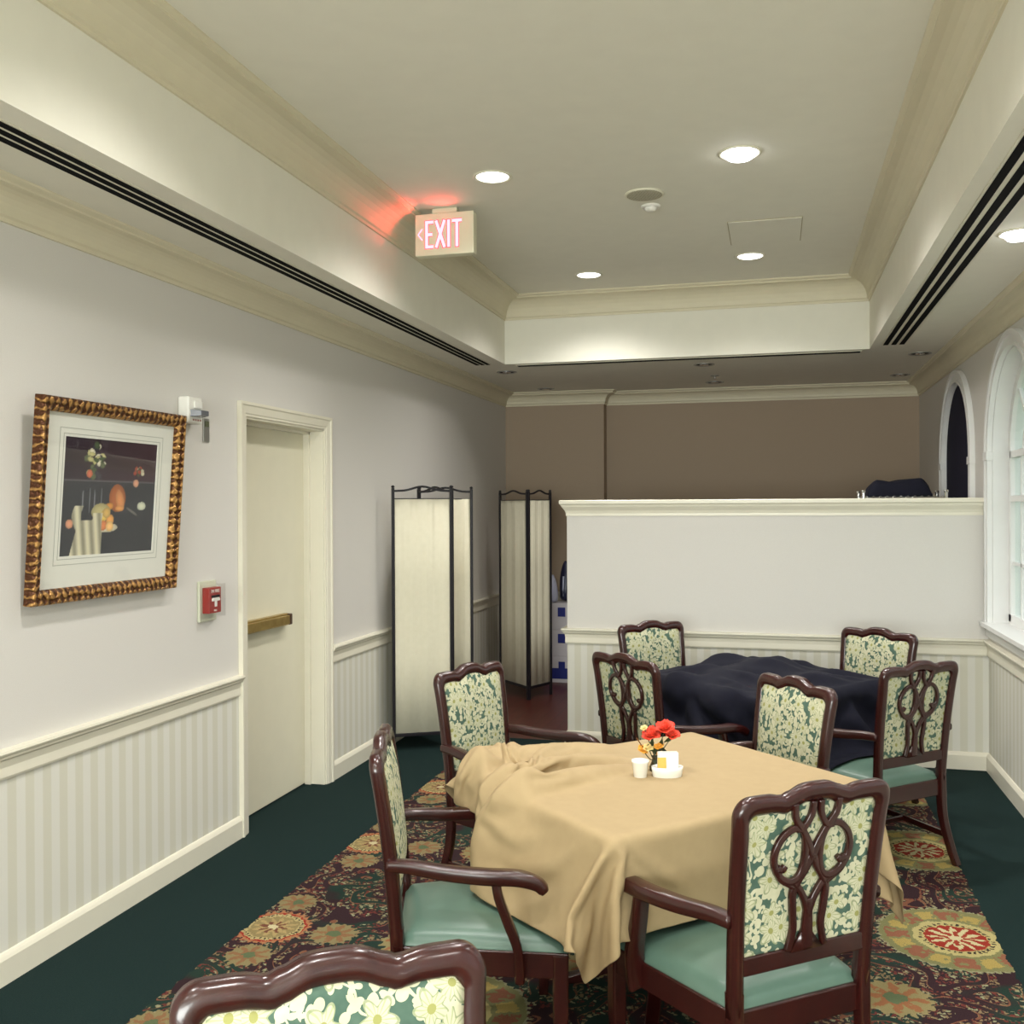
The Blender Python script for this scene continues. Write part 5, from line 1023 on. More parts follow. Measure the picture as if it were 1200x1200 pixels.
679,-590,-160,-1,1,20,1,-1,20,-1,0,20,4,-7,19,3,-4,19,-2,0,20,-4,2,20,-2,1,20,-1,0,21,-2,0,20,-1,0,20,-1,-1,20,0,-1,20,-9,8,16,-15,13,0,-16,13,0,-15,14,0,-15,13,0,-15,14,0,-15,13,0,-15,13,0,-15,14,0,-16,13,0,-15,14,0,-15,13,0,-15,14,0,-15,13,0,-15,14,0,-15,13,0,-16,14,0,-15,13,0,-15,13,0,-15,14,0,-15,13,0,-15,14,0,-15,13,4,0,3,20,-14,11,10,-8,11,15,-17,10,3,-2,4,-15,-6,6,-18,-14,12,-8,-14,13,-4,-13,14,9,-13,13,8,-1,5,12,17,-7,10,-10,7,15,-18,10,3,-12,11,-13,-18,6,-2,1,8,13,-16,13,-1,-14,14,1,-12,12,-11,3,12,-16,-16,12,0,-13,8,4,-16,11,-3,-7,0,20,-16,10,-2,-8,14,13,-16,11,-2,-14,10,11,-1,-1,-22,-31,46,-64,-6,-17,-5,-19,6,-7,2,-9,-17,8,-8,-16,18,4,-12,11,-8,-17,-2,7,-19,-12,18,-6,5,-7,-18,
679,-573,-148,-1,1,20,-1,1,20,4,-6,19,3,-5,20,-1,0,20,-2,1,20,-3,1,20,-2,0,20,-1,0,21,-1,0,20,-2,0,20,0,-1,20,-1,-1,20,-9,8,16,-16,14,-1,-15,13,0,-15,13,0,-15,14,0,-15,13,0,-16,14,0,-15,13,0,-15,13,0,-15,14,0,-15,13,0,-15,14,0,-15,13,0,-15,14,0,-16,13,0,-15,14,0,-15,13,0,-15,14,0,-15,13,0,-15,13,0,-16,14,0,-14,13,0,-16,14,1,-3,6,19,-10,8,16,-16,12,4,-13,11,11,-5,5,-14,-2,4,-20,-14,13,-8,-14,13,-3,-15,14,4,-6,9,16,-5,8,10,13,-6,13,-12,7,15,-18,10,-1,-16,11,-6,-15,6,-11,-9,7,8,-8,12,15,-14,14,-4,-12,13,-10,3,12,-16,-17,12,3,-11,8,-7,-13,5,15,-14,7,14,-16,10,-3,-16,11,-7,-4,14,15,-15,9,0,-27,37,-87,1,-18,-8,-19,10,3,-11,0,-16,13,-12,-11,3,-3,-18,8,-2,-18,18,-3,-15,-11,15,-6,4,-2,-19,-10,9,-15,
696,-576,-134,-2,2,20,1,-3,20,4,-5,20,0,-2,20,-2,1,20,-2,1,20,-2,0,20,-2,0,20,-1,0,21,-1,0,20,-1,0,20,-1,0,20,0,-2,20,-11,9,15,-15,13,-1,-15,14,0,-15,13,0,-16,13,0,-15,14,0,-15,13,0,-15,14,0,-15,13,0,-15,14,0,-15,13,0,-16,13,0,-15,14,0,-15,13,0,-15,14,0,-15,13,0,-15,14,0,-15,13,0,-16,14,0,-15,13,0,-15,13,0,-15,14,0,-15,13,1,-9,9,15,-6,7,18,-15,12,5,-14,11,10,-6,6,-13,-2,5,-20,-14,12,-8,-14,13,-3,-15,14,3,-10,10,14,5,0,13,5,1,19,-16,9,9,-17,9,-6,-15,6,-13,-15,10,7,-12,9,1,-5,11,16,-14,14,-3,-14,13,-6,0,12,-16,-15,13,-5,-11,4,11,-16,8,8,-17,10,5,-15,6,-12,-10,14,10,-16,12,1,-30,37,-84,12,-16,-12,-19,9,-2,-17,9,0,2,-9,-18,15,-11,-9,12,-9,-13,9,-4,-18,-8,17,-9,4,-3,-21,-9,12,-15,1,-1,-20,
700,-571,-114,-1,0,20,3,-4,19,1,-3,21,-2,0,20,-2,1,20,-1,0,20,-2,0,20,-1,0,20,-2,0,21,-1,0,20,-1,0,20,-2,0,20,1,-2,20,-11,9,15,-15,14,-2,-16,13,0,-15,14,0,-15,13,0,-15,13,0,-15,14,0,-15,13,0,-16,14,0,-15,13,0,-15,14,0,-15,13,0,-15,14,0,-15,13,0,-15,13,0,-16,14,0,-15,13,0,-15,14,0,-15,13,0,-15,14,0,-15,13,0,-15,13,0,-16,14,0,-7,8,16,-9,9,16,-15,12,6,-14,11,10,-6,7,-14,-3,5,-19,-14,12,-9,-15,13,-2,-14,14,4,-10,10,14,4,1,14,1,3,20,-17,9,4,-14,6,-13,-17,9,-8,-17,10,5,-4,7,12,-10,13,11,-15,14,5,-7,10,-16,-9,16,-7,-16,12,-1,-12,4,10,-17,11,3,-17,9,-3,-11,6,-16,-14,13,7,-23,18,-78,-5,7,17,-11,11,-14,-16,9,-8,2,-7,-17,0,-5,-20,16,-9,-7,4,-7,-18,13,-4,-15,-8,9,-17,-7,8,-16,3,-4,-19,-5,17,-10,
707,-579,-101,0,-1,20,2,-3,20,0,-2,21,-2,1,20,-2,0,20,-1,0,20,-2,0,20,-1,0,21,-1,0,20,-2,0,20,-1,0,20,-1,0,20,0,-1,20,-11,9,14,-16,14,-2,-15,13,0,-15,13,0,-15,14,0,-16,13,0,-15,14,0,-15,13,0,-15,13,0,-15,14,0,-15,13,0,-15,14,0,-16,13,0,-15,14,0,-15,13,0,-15,13,0,-15,14,0,-15,13,0,-15,14,0,-16,13,0,-15,14,0,-15,13,0,-15,13,0,-8,9,15,-12,11,12,-11,10,14,-15,12,5,-6,6,-15,-5,7,-18,-14,12,-8,-15,14,-2,-14,13,5,-4,6,19,-6,8,10,-1,3,21,-17,10,-2,-13,5,-14,-16,9,-8,-12,9,14,-12,9,2,-10,13,11,-11,14,10,-8,11,-14,-15,13,6,-16,12,0,-13,9,-2,-16,10,-7,-16,6,-11,-17,10,-2,-9,16,-64,-14,9,8,-11,10,-12,-14,14,-2,1,-5,-20,-3,-2,-20,3,-7,-19,14,-9,-10,10,-10,-15,-8,8,-17,5,-1,-20,-9,12,-13,9,-6,-18,-9,11,-16,
710,-574,-76,0,-1,20,2,-3,20,-2,0,20,-1,0,21,-2,0,20,-1,0,20,-1,0,20,-2,0,21,-1,0,20,-2,0,20,-1,0,20,-1,0,20,0,-1,20,-12,10,14,-15,13,-3,-15,14,0,-16,13,0,-15,13,0,-15,14,0,-15,13,0,-15,14,0,-15,13,0,-16,13,0,-15,14,0,-15,13,0,-15,14,0,-15,13,0,-15,14,0,-15,13,0,-16,14,0,-15,13,0,-15,13,0,-15,14,0,-15,13,0,-15,13,0,-15,14,0,-14,11,10,-6,8,18,-13,12,10,-15,12,5,-4,5,-15,-9,9,-16,-14,13,-9,-14,14,-1,-14,12,8,-2,4,20,-4,6,14,-9,10,14,-17,9,-7,-13,6,-14,-17,10,-5,-11,9,14,-12,9,1,-9,13,14,-11,14,8,-13,13,-9,-15,12,-3,-16,12,2,-11,7,-9,-15,8,-11,-17,11,-3,-11,16,-48,-15,8,2,-15,14,-6,-10,8,-14,-1,-5,-19,-7,6,-18,2,-4,-20,4,-7,-18,16,-10,-9,4,-7,-19,-4,0,-19,-7,15,-12,-1,3,-20,8,-5,-18,-5,2,-19,
710,-568,-51,0,-1,20,1,-2,20,-2,0,20,-1,0,21,-2,0,20,-1,0,20,-1,0,20,-2,0,21,-1,0,20,-1,0,20,-2,0,20,-1,0,20,0,-1,20,-12,10,13,-16,14,-3,-15,13,0,-15,14,0,-15,13,0,-15,13,0,-15,14,0,-16,13,0,-15,14,0,-15,13,0,-15,14,0,-15,13,0,-15,13,0,-16,14,0,-15,13,0,-15,14,0,-15,13,0,-15,14,0,-15,13,0,-15,13,0,-16,14,0,-15,13,0,-15,13,0,-14,13,7,-6,8,17,-14,12,10,-14,12,7,-6,6,-16,-10,10,-13,-13,12,-10,-15,14,0,-12,12,11,-2,4,20,-5,7,13,-14,12,9,-14,7,-13,-16,8,-10,-17,11,-1,-11,9,14,-12,10,0,-8,13,13,-15,13,3,-14,14,5,-15,12,-7,-14,13,-6,-9,5,-15,-17,10,-6,-10,12,-34,-16,12,0,-12,11,-11,-10,7,-17,-4,-6,-18,-6,8,-17,-5,4,-19,1,-4,-20,5,-8,-18,15,-9,-11,-4,-2,-19,1,-2,-20,-8,15,-12,6,-4,-19,-5,5,-19,2,-4,-20,
712,-567,-29,0,-1,20,0,-2,20,-2,0,20,-1,0,21,-1,0,20,-2,0,20,-1,0,20,-1,0,21,-2,0,20,-1,0,20,-1,0,20,-1,0,20,-1,-1,20,-13,11,12,-15,14,-3,-15,13,0,-15,13,0,-16,14,0,-15,13,0,-15,13,0,-15,14,0,-15,13,0,-15,14,0,-16,13,0,-15,14,0,-15,13,0,-15,13,0,-15,14,0,-15,13,0,-15,14,0,-16,13,0,-15,14,0,-15,13,0,-15,13,0,-15,14,0,-15,13,0,-15,13,4,-10,9,15,-9,10,15,-15,13,3,-8,8,-13,-12,12,-12,-12,11,-12,-14,14,3,-11,11,13,-2,4,20,-8,9,11,-16,12,2,-14,7,-14,-16,10,-6,-17,11,1,-11,8,15,-12,11,-1,-9,13,12,-16,14,0,-14,14,3,-14,10,-10,-13,9,-13,-12,10,-8,-10,9,-21,-15,15,-4,-10,8,-15,-9,4,-18,-6,-3,-19,-9,9,-14,-5,4,-19,-4,3,-20,1,-4,-20,7,-7,-18,12,-10,-13,-1,-4,-19,-4,5,-19,-8,13,-13,-2,0,-20,6,-3,-19,-8,6,-17,
721,-575,-10,0,-1,20,-1,-1,20,-1,0,20,-2,0,21,-1,0,20,-1,0,20,-2,0,20,-1,0,21,-1,0,20,-2,0,20,-1,0,20,0,-1,20,-2,1,20,-13,11,11,-15,13,-3,-16,14,0,-15,13,0,-15,13,0,-15,14,0,-15,13,0,-15,14,0,-16,13,0,-15,13,0,-15,14,0,-15,13,0,-15,14,0,-15,13,0,-16,14,0,-15,13,0,-15,13,0,-15,14,0,-15,13,0,-15,14,0,-16,13,0,-15,13,0,-15,14,0,-15,13,2,-10,10,14,-10,10,15,-16,12,-3,-13,13,0,-10,10,-14,-10,11,-14,-14,14,4,-8,8,17,-5,7,18,-11,10,8,-15,12,-5,-14,7,-13,-17,11,-2,-17,11,2,-10,9,15,-13,11,0,-13,14,7,-13,14,8,-14,13,-5,-13,10,-13,-12,8,-14,-13,12,-10,-13,11,-11,-7,6,-18,-5,-2,-19,-9,3,-18,-8,4,-18,-9,11,-13,-3,2,-20,-5,4,-19,2,-4,-20,8,-8,-17,9,-8,-16,-2,-4,-20,-7,11,-15,-5,7,-18,2,-4,-19,-7,9,-17,3,-3,-19,
720,-574,11,-1,0,20,-1,-1,20,-1,0,21,-1,0,20,-2,0,20,-1,0,20,-1,0,20,-2,0,21,-1,0,20,-1,0,20,-1,-1,20,-1,0,20,-2,1,20,-14,12,10,-15,13,-3,-15,13,0,-15,14,0,-15,13,0,-16,13,0,-15,14,0,-15,13,0,-15,14,0,-15,13,0,-15,13,0,-16,14,0,-15,13,0,-15,14,0,-15,13,0,-15,14,0,-15,13,0,-15,14,0,-16,13,0,-15,13,0,-15,14,0,-15,13,0,-15,13,0,-16,14,0,-10,10,14,-13,12,10,-15,11,8,-10,10,-11,-10,12,-13,-13,13,-8,-13,14,7,-6,6,19,-9,10,15,-13,11,2,-14,10,-10,-16,9,-8,-16,12,2,-17,12,2,-10,9,15,-12,10,7,-14,14,5,-14,14,-2,-13,12,-11,-12,8,-14,-20,18,-7,-5,4,-16,-12,8,-14,-1,-2,-20,-6,2,-19,-8,3,-19,-9,4,-18,-9,11,-13,-3,3,-20,-3,3,-19,2,-4,-20,10,-8,-16,0,-4,-20,2,-5,-19,-9,14,-13,2,-4,-20,-8,10,-16,3,-4,-20,-7,8,-17,
726,-579,29,-1,-1,20,-1,0,20,-2,0,21,-1,0,20,-1,0,20,-2,0,20,-1,0,20,-1,0,21,-1,0,20,-2,-1,20,-1,0,20,0,-1,20,-3,2,20,-14,12,9,-15,14,-3,-15,13,0,-16,13,0,-15,14,0,-15,13,0,-15,13,0,-15,14,0,-16,13,0,-15,14,0,-15,13,0,-15,14,0,-15,13,0,-15,13,0,-15,14,0,-16,13,0,-15,14,0,-15,13,0,-15,14,0,-15,13,0,-15,13,0,-16,14,0,-15,13,0,-15,13,0,-14,13,7,-11,11,13,-14,12,9,-10,9,-13,-12,12,-11,-13,15,-5,-12,12,11,-6,7,18,-12,12,11,-14,11,-2,-16,11,-5,-15,9,-10,-15,12,7,-16,12,1,-14,10,9,-9,10,12,-14,14,2,-14,13,-8,-11,10,-14,-17,12,-2,-18,16,-18,-5,4,-17,-9,5,-17,1,-3,-20,-6,1,-19,-7,3,-19,-6,2,-19,-9,10,-15,-5,6,-19,0,-1,-20,4,-5,-19,5,-5,-19,6,-9,-17,-9,9,-16,1,-1,-19,-7,9,-17,-4,4,-19,3,-3,-19,-5,3,-20,
725,-576,51,-1,0,20,-2,0,20,-1,0,21,-2,0,20,-1,0,20,-1,0,20,-1,0,20,-2,0,21,-1,-1,20,-1,0,20,-1,0,20,-1,-1,20,-4,3,20,-13,12,8,-16,13,-3,-15,14,0,-15,13,0,-15,13,0,-15,14,0,-16,13,0,-15,14,0,-15,13,0,-15,13,0,-15,14,0,-15,13,0,-16,14,0,-15,13,0,-15,14,0,-15,13,0,-15,13,0,-15,14,0,-16,13,0,-15,14,0,-15,13,0,-15,13,0,-15,14,0,-15,13,0,-16,13,4,-12,12,11,-13,12,10,-10,9,-13,-12,13,-9,-14,15,-2,-9,9,16,-10,10,14,-14,13,6,-14,9,-9,-16,13,-3,-16,11,-4,-13,11,11,-16,12,0,-13,11,12,-12,11,8,-14,14,-2,-11,10,-13,-16,13,-3,-25,23,-14,-6,1,-19,-4,3,-18,-7,5,-18,0,-3,-20,-4,0,-20,-5,2,-19,-8,5,-18,-6,3,-19,-5,9,-17,3,-4,-20,5,-7,-18,7,-8,-18,-4,3,-19,-7,8,-18,0,-1,-20,-8,9,-16,1,-2,-20,-4,4,-19,2,-4,-19,
722,-572,69,-1,0,20,-1,-1,20,-2,1,21,-1,0,20,-1,0,20,-2,0,20,-1,0,21,-1,-1,20,-2,0,20,-1,0,20,-1,0,20,0,-1,20,-5,3,20,-14,13,7,-15,13,-3,-15,13,0,-15,14,0,-16,13,0,-15,13,0,-15,14,0,-15,13,0,-15,14,0,-16,13,0,-15,13,0,-15,14,0,-15,13,0,-15,14,0,-15,13,0,-15,14,0,-16,13,0,-15,13,0,-15,14,0,-15,13,0,-15,14,0,-15,13,0,-16,14,0,-15,13,2,-15,13,1,-14,13,7,-12,12,12,-11,10,-13,-13,13,-7,-14,15,2,-8,8,16,-13,13,10,-15,13,2,-14,9,-9,-15,13,3,-16,11,-5,-13,11,11,-16,13,2,-13,10,11,-13,12,5,-13,12,-10,-14,14,-2,-17,11,-6,-22,20,-22,-1,0,-20,-5,2,-19,-6,5,-18,-1,-2,-20,-4,1,-20,-5,1,-20,-5,3,-19,-8,7,-16,0,0,-20,4,-5,-20,7,-8,-17,0,0,-20,-7,6,-18,-2,2,-20,-8,7,-17,1,-1,-20,-4,4,-19,3,-4,-19,-5,4,-20,
725,-575,87,-1,0,20,-2,0,21,-1,0,20,-2,0,20,-1,1,20,-1,0,20,-2,-1,21,-1,0,20,-1,0,20,-1,0,20,-1,0,20,-1,-1,20,-5,3,20,-14,13,6,-15,13,-3,-16,14,0,-15,13,0,-15,14,0,-15,13,0,-15,13,0,-16,14,0,-15,13,0,-15,14,0,-15,13,0,-15,14,0,-15,13,0,-16,13,0,-15,14,0,-15,13,0,-15,14,0,-15,13,0,-15,13,0,-16,14,0,-15,13,0,-15,14,0,-15,13,0,-15,14,1,-15,13,3,-15,13,3,-12,12,11,-14,12,-6,-11,13,-10,-14,14,4,-10,9,16,-14,14,5,-16,12,-1,-14,10,-9,-14,13,6,-16,12,-3,-12,11,13,-16,12,4,-13,12,9,-15,11,-5,-14,13,-5,-14,11,-9,-28,27,-8,-6,3,-20,-1,-1,-20,-4,3,-19,-6,4,-18,-1,-2,-21,-5,2,-19,-4,2,-20,-7,3,-19,-3,3,-19,3,-4,-20,6,-8,-17,2,-1,-20,-4,3,-20,-4,4,-19,-8,7,-18,0,-1,-20,-4,4,-19,2,-3,-19,-3,3,-20,0,-1,-19,
723,-572,103,-2,0,20,-1,0,21,-2,0,20,-1,0,20,-2,0,20,-1,0,20,-1,0,21,-2,0,20,-1,0,20,-1,0,20,-1,-1,21,0,0,19,-6,4,19,-15,13,5,-15,13,-2,-15,14,0,-15,13,0,-16,13,0,-15,14,0,-15,13,0,-15,13,0,-15,14,0,-15,13,0,-16,14,0,-15,13,0,-15,14,0,-15,13,0,-15,13,0,-15,14,0,-16,13,0,-15,14,0,-15,13,0,-15,14,0,-15,13,0,-15,13,0,-15,14,0,-15,12,6,-15,14,3,-14,14,3,-15,14,2,-13,9,-12,-12,16,1,-13,10,12,-13,14,8,-15,13,-1,-16,13,-2,-14,9,-8,-15,13,3,-15,14,5,-11,11,12,-15,12,6,-16,12,4,-14,10,-9,-15,13,-6,-14,10,-10,-27,27,-7,-2,0,-20,-1,0,-21,-4,2,-19,-6,4,-19,-1,-1,-20,-5,3,-19,-4,2,-20,-4,1,-20,-1,-2,-20,6,-8,-18,1,-1,-20,-2,3,-20,-5,4,-19,-6,6,-18,-1,0,-21,-3,3,-19,1,-2,-20,-3,3,-19,-1,-1,-20,-1,0,-20,
724,-572,119,-2,0,20,-2,1,21,-1,0,20,-2,0,20,-1,0,20,-2,0,20,-1,0,21,-1,0,20,-2,0,20,-1,0,20,0,-1,21,-1,-1,19,-6,5,19,-15,13,4,-15,14,-2,-16,13,0,-15,14,0,-15,13,0,-15,13,0,-15,14,0,-15,13,0,-16,14,0,-15,13,0,-15,13,0,-15,14,0,-15,13,0,-16,14,0,-15,13,0,-15,14,0,-15,13,0,-15,13,0,-15,14,0,-15,13,0,-16,14,0,-15,13,0,-15,13,4,-15,13,-4,-16,13,0,-15,13,0,-16,13,0,-13,15,0,-10,11,13,-14,14,5,-14,14,-1,-16,11,-6,-15,14,2,-15,11,-6,-15,13,5,-12,13,10,-13,12,9,-16,13,4,-16,12,1,-14,9,-10,-14,11,-9,-29,27,1,-8,8,-17,-2,0,-20,-2,1,-20,-4,2,-20,-4,3,-19,-3,0,-20,-4,1,-20,-3,1,-20,-1,-1,-20,2,-6,-19,2,-1,-20,-3,2,-20,-4,4,-19,-5,5,-19,-2,1,-20,-3,2,-20,1,-2,-20,-3,2,-20,-1,0,-20,-1,1,-19,-1,0,-20,
723,-571,132,-1,0,21,-2,0,20,-2,1,20,-1,0,20,-2,0,20,-1,0,21,-2,0,20,-1,0,20,-1,0,20,-1,0,20,-1,-1,21,0,-1,19,-7,6,18,-16,13,3,-15,13,-1,-15,14,0,-15,13,0,-15,14,0,-16,13,0,-15,13,0,-15,14,0,-15,13,0,-15,14,0,-15,13,0,-16,13,0,-15,14,0,-15,13,0,-15,14,0,-15,13,0,-15,14,0,-16,13,0,-15,13,0,-15,14,0,-15,13,0,-15,14,0,-16,13,0,-15,13,2,-15,13,-2,-16,13,0,-15,14,0,-12,11,9,-13,16,4,-15,13,-1,-16,11,-7,-15,14,-2,-15,13,0,-15,13,0,-14,13,7,-14,13,6,-12,13,11,-15,13,5,-17,12,-2,-15,10,-8,-14,11,-8,-26,24,-2,-6,6,-19,-3,1,-20,-2,0,-20,-3,2,-19,-4,2,-20,-2,0,-20,-3,0,-20,-1,0,-21,0,-4,-19,0,-2,-20,-3,2,-20,-3,4,-20,-4,3,-19,-2,2,-20,-3,1,-20,0,0,-21,-2,1,-19,-1,0,-20,-1,0,-20,-1,0,-20,0,0,-20,
721,-569,145,-2,1,20,-2,0,20,-1,0,20,-2,0,20,-1,1,20,-2,0,21,-1,0,20,-2,0,20,-1,0,20,-1,0,21,-1,-1,20,0,-1,19,-8,6,18,-15,14,2,-15,13,-1,-15,13,0,-16,14,0,-15,13,0,-15,14,0,-15,13,0,-15,13,0,-16,14,0,-15,13,0,-15,14,0,-15,13,0,-15,14,0,-15,13,0,-16,13,0,-15,14,0,-15,13,0,-15,14,0,-15,13,0,-15,14,0,-16,13,0,-15,13,0,-15,14,0,-15,13,0,-16,13,0,-15,14,0,-15,12,6,-14,12,-5,-15,14,-1,-15,14,0,-15,14,0,-15,13,3,-15,13,-3,-15,13,1,-15,14,4,-13,13,8,-14,13,7,-15,12,2,-16,13,3,-15,12,-6,-15,11,-9,-22,20,-4,-4,3,-19,-4,3,-20,-2,0,-20,-3,1,-20,-3,2,-20,-2,0,-20,-2,0,-20,0,-2,-20,-1,-1,-21,-3,0,-19,-4,3,-20,-2,2,-20,-3,2,-20,-1,1,-20,-2,0,-21,-1,0,-20,-1,0,-20,0,0,-20,-1,0,-20,-1,-1,-19,0,0,-20,
719,-565,154,-2,1,20,-2,0,20,-2,0,20,-1,0,20,-2,0,21,-1,1,20,-2,0,20,-1,0,20,-2,0,20,-1,0,21,-1,-1,20,1,-1,20,-9,7,16,-15,13,1,-16,14,0,-15,13,0,-15,14,0,-15,13,0,-15,13,0,-16,14,0,-15,13,0,-15,14,0,-15,13,0,-15,13,0,-16,14,0,-15,13,0,-15,14,0,-15,13,0,-15,13,0,-15,14,0,-16,13,0,-15,14,0,-15,13,0,-15,14,0,-15,13,0,-15,13,0,-16,14,0,-15,13,3,-15,13,2,-15,13,-5,-15,13,0,-15,14,0,-15,14,0,-15,13,0,-15,14,0,-16,13,0,-15,13,0,-15,14,1,-15,13,5,-13,13,7,-16,13,2,-15,13,1,-16,13,0,-14,11,-8,-19,17,-6,-5,3,-20,-3,2,-20,-2,1,-20,-3,0,-20,-2,1,-20,-2,1,-20,-2,-1,-20,-2,0,-20,-2,0,-21,-2,1,-20,-3,1,-20,-2,1,-20,-1,1,-20,-2,0,-20,0,0,-21,-1,-1,-20,0,-1,-20,-1,0,-20,0,-1,-20,-1,0,-19,0,-1,-20,
716,-561,161,-3,1,20,-2,1,20,-1,0,20,-2,0,20,-1,0,21,-2,1,20,-2,0,20,-1,0,20,-2,0,21,-1,0,20,-1,-1,20,1,-1,20,-9,7,16,-16,14,0,-15,13,0,-15,14,0,-15,13,0,-16,14,0,-15,13,0,-15,13,0,-15,14,0,-15,13,0,-16,14,0,-15,13,0,-15,13,0,-15,14,0,-15,13,0,-15,14,0,-16,13,0,-15,14,0,-15,13,0,-15,13,0,-15,14,0,-16,13,0,-15,14,0,-15,13,0,-15,14,0,-15,13,0,-15,13,0,-15,14,2,-16,13,-2,-15,14,0,-15,13,0,-15,14,0,-15,13,0,-16,13,0,-15,14,0,-15,13,0,-15,13,1,-14,14,6,-16,12,1,-15,14,2,-16,13,0,-15,12,-4,-15,13,-8,-7,6,-18,-2,0,-20,-2,1,-21,-2,0,-20,-3,1,-20,-2,1,-20,-2,0,-20,-2,0,-21,-2,1,-20,-2,0,-20,-2,1,-20,-2,0,-20,-1,0,-21,-1,0,-20,-1,0,-20,-1,-1,-20,-1,0,-20,-1,0,-20,-1,-1,-20,-1,0,-20,-1,0,-20,
718,-562,166,-2,1,20,-2,1,20,-2,0,20,-2,0,21,-1,0,20,-2,0,20,-1,1,20,-2,0,20,-1,0,21,-2,0,20,-1,0,20,1,-2,20,-10,8,15,-15,14,0,-15,13,0,-16,13,0,-15,14,0,-15,13,0,-15,14,0,-15,13,0,-16,13,0,-15,14,0,-15,13,0,-15,14,0,-15,13,0,-16,13,0,-15,14,0,-15,13,0,-15,14,0,-15,13,0,-15,14,0,-16,13,0,-15,14,0,-15,13,0,-15,13,0,-15,14,0,-15,13,0,-16,14,0,-15,13,0,-15,14,0,-15,13,0,-15,13,0,-15,14,0,-16,13,0,-15,14,0,-15,13,0,-15,13,0,-16,14,0,-15,13,0,-15,13,1,-15,13,4,-15,13,0,-16,14,0,-15,13,-1,-14,11,-7,-6,5,-19,-2,1,-20,-3,0,-20,-2,1,-20,-2,1,-20,-2,0,-20,-3,1,-21,-2,0,-20,-1,1,-20,-2,0,-20,-2,0,-21,-2,1,-20,-2,0,-20,-1,0,-20,-2,1,-20,-2,0,-21,-1,0,-20,-2,0,-20,-1,0,-20,-1,0,-20,-1,0,-21,
722,-566,170,-2,1,20,-3,1,20,-2,1,20,-1,0,21,-2,0,20,-2,0,20,-1,1,20,-2,0,20,-1,0,21,-2,0,20,-1,0,20,1,-2,20,-10,9,15,-16,13,-1,-15,14,0,-15,13,0,-15,13,0,-15,14,0,-16,13,0,-15,14,0,-15,13,0,-15,13,0,-15,14,0,-16,13,0,-15,14,0,-15,13,0,-15,14,0,-15,13,0,-16,13,0,-15,14,0,-15,13,0,-15,14,0,-15,13,0,-15,14,0,-16,13,0,-15,13,0,-15,14,0,-15,13,0,-15,14,0,-15,13,0,-15,14,0,-16,13,0,-15,14,0,-15,13,0,-15,13,0,-16,14,0,-15,13,0,-15,13,0,-15,14,0,-16,13,0,-15,13,2,-15,13,0,-15,13,0,-16,14,1,-13,11,-7,-6,4,-19,-2,1,-20,-2,0,-20,-3,1,-20,-2,1,-21,-2,0,-20,-2,1,-20,-2,0,-20,-2,1,-20,-2,0,-20,-2,0,-21,-2,1,-20,-2,0,-20,-2,1,-20,-2,0,-20,-2,1,-21,-2,0,-20,-1,1,-20,-2,0,-20,-2,1,-20,-2,0,-20,
727,-570,171,-3,2,20,-2,1,20,-3,1,21,-1,0,20,-2,0,20,-1,1,20,-2,0,20,-1,0,21,-2,0,20,-1,0,20,-2,0,20,1,-2,20,-11,9,15,-15,14,-2,-15,13,0,-15,14,0,-16,13,0,-15,13,0,-15,14,0,-15,13,0,-15,14,0,-16,13,0,-15,14,0,-15,13,0,-15,13,0,-15,14,0,-16,13,0,-15,14,0,-15,13,0,-15,13,0,-15,14,0,-16,13,0,-15,14,0,-15,13,0,-15,14,0,-15,13,0,-15,14,0,-15,13,0,-16,13,0,-15,14,0,-15,13,0,-15,14,0,-15,13,0,-16,14,0,-15,13,0,-15,13,0,-15,14,0,-16,13,0,-15,13,0,-15,14,0,-15,13,0,-16,13,1,-15,13,0,-15,13,2,-13,12,-8,-6,3,-19,-2,0,-20,-2,1,-20,-2,1,-21,-2,0,-20,-3,1,-20,-2,0,-20,-2,1,-20,-2,0,-20,-2,1,-21,-2,0,-20,-2,1,-20,-2,0,-20,-2,1,-20,-2,1,-20,-2,0,-21,-2,1,-20,-2,1,-20,-2,1,-20,-3,0,-20,-3,2,-20,
731,-574,174,-3,2,20,-3,2,19,-2,1,21,-2,0,20,-2,1,20,-1,0,20,-2,0,20,-1,0,21,-2,0,20,-1,0,20,-2,0,20,1,-2,20,-11,10,14,-15,13,-2,-16,14,0,-15,13,0,-15,14,0,-15,13,0,-15,13,0,-16,14,0,-15,13,0,-15,14,0,-15,13,0,-15,14,0,-16,13,0,-15,13,0,-15,14,0,-15,13,0,-15,14,0,-16,13,0,-15,14,0,-15,13,0,-15,13,0,-15,14,0,-15,13,0,-16,14,0,-15,13,0,-15,14,0,-15,13,0,-15,14,0,-15,13,0,-16,13,0,-15,14,0,-15,13,0,-15,14,0,-16,13,0,-15,13,0,-15,14,0,-15,13,0,-16,13,0,-15,14,0,-15,13,0,-16,13,0,-15,13,3,-13,11,-9,-4,3,-19,-2,0,-20,-2,1,-21,-3,0,-20,-2,1,-20,-2,1,-20,-2,0,-20,-2,1,-20,-2,0,-21,-2,0,-20,-2,1,-20,-2,1,-20,-2,0,-20,-3,1,-20,-2,1,-21,-2,1,-20,-2,1,-20,-3,0,-20,-2,2,-20,-3,1,-20,-4,2,-20,
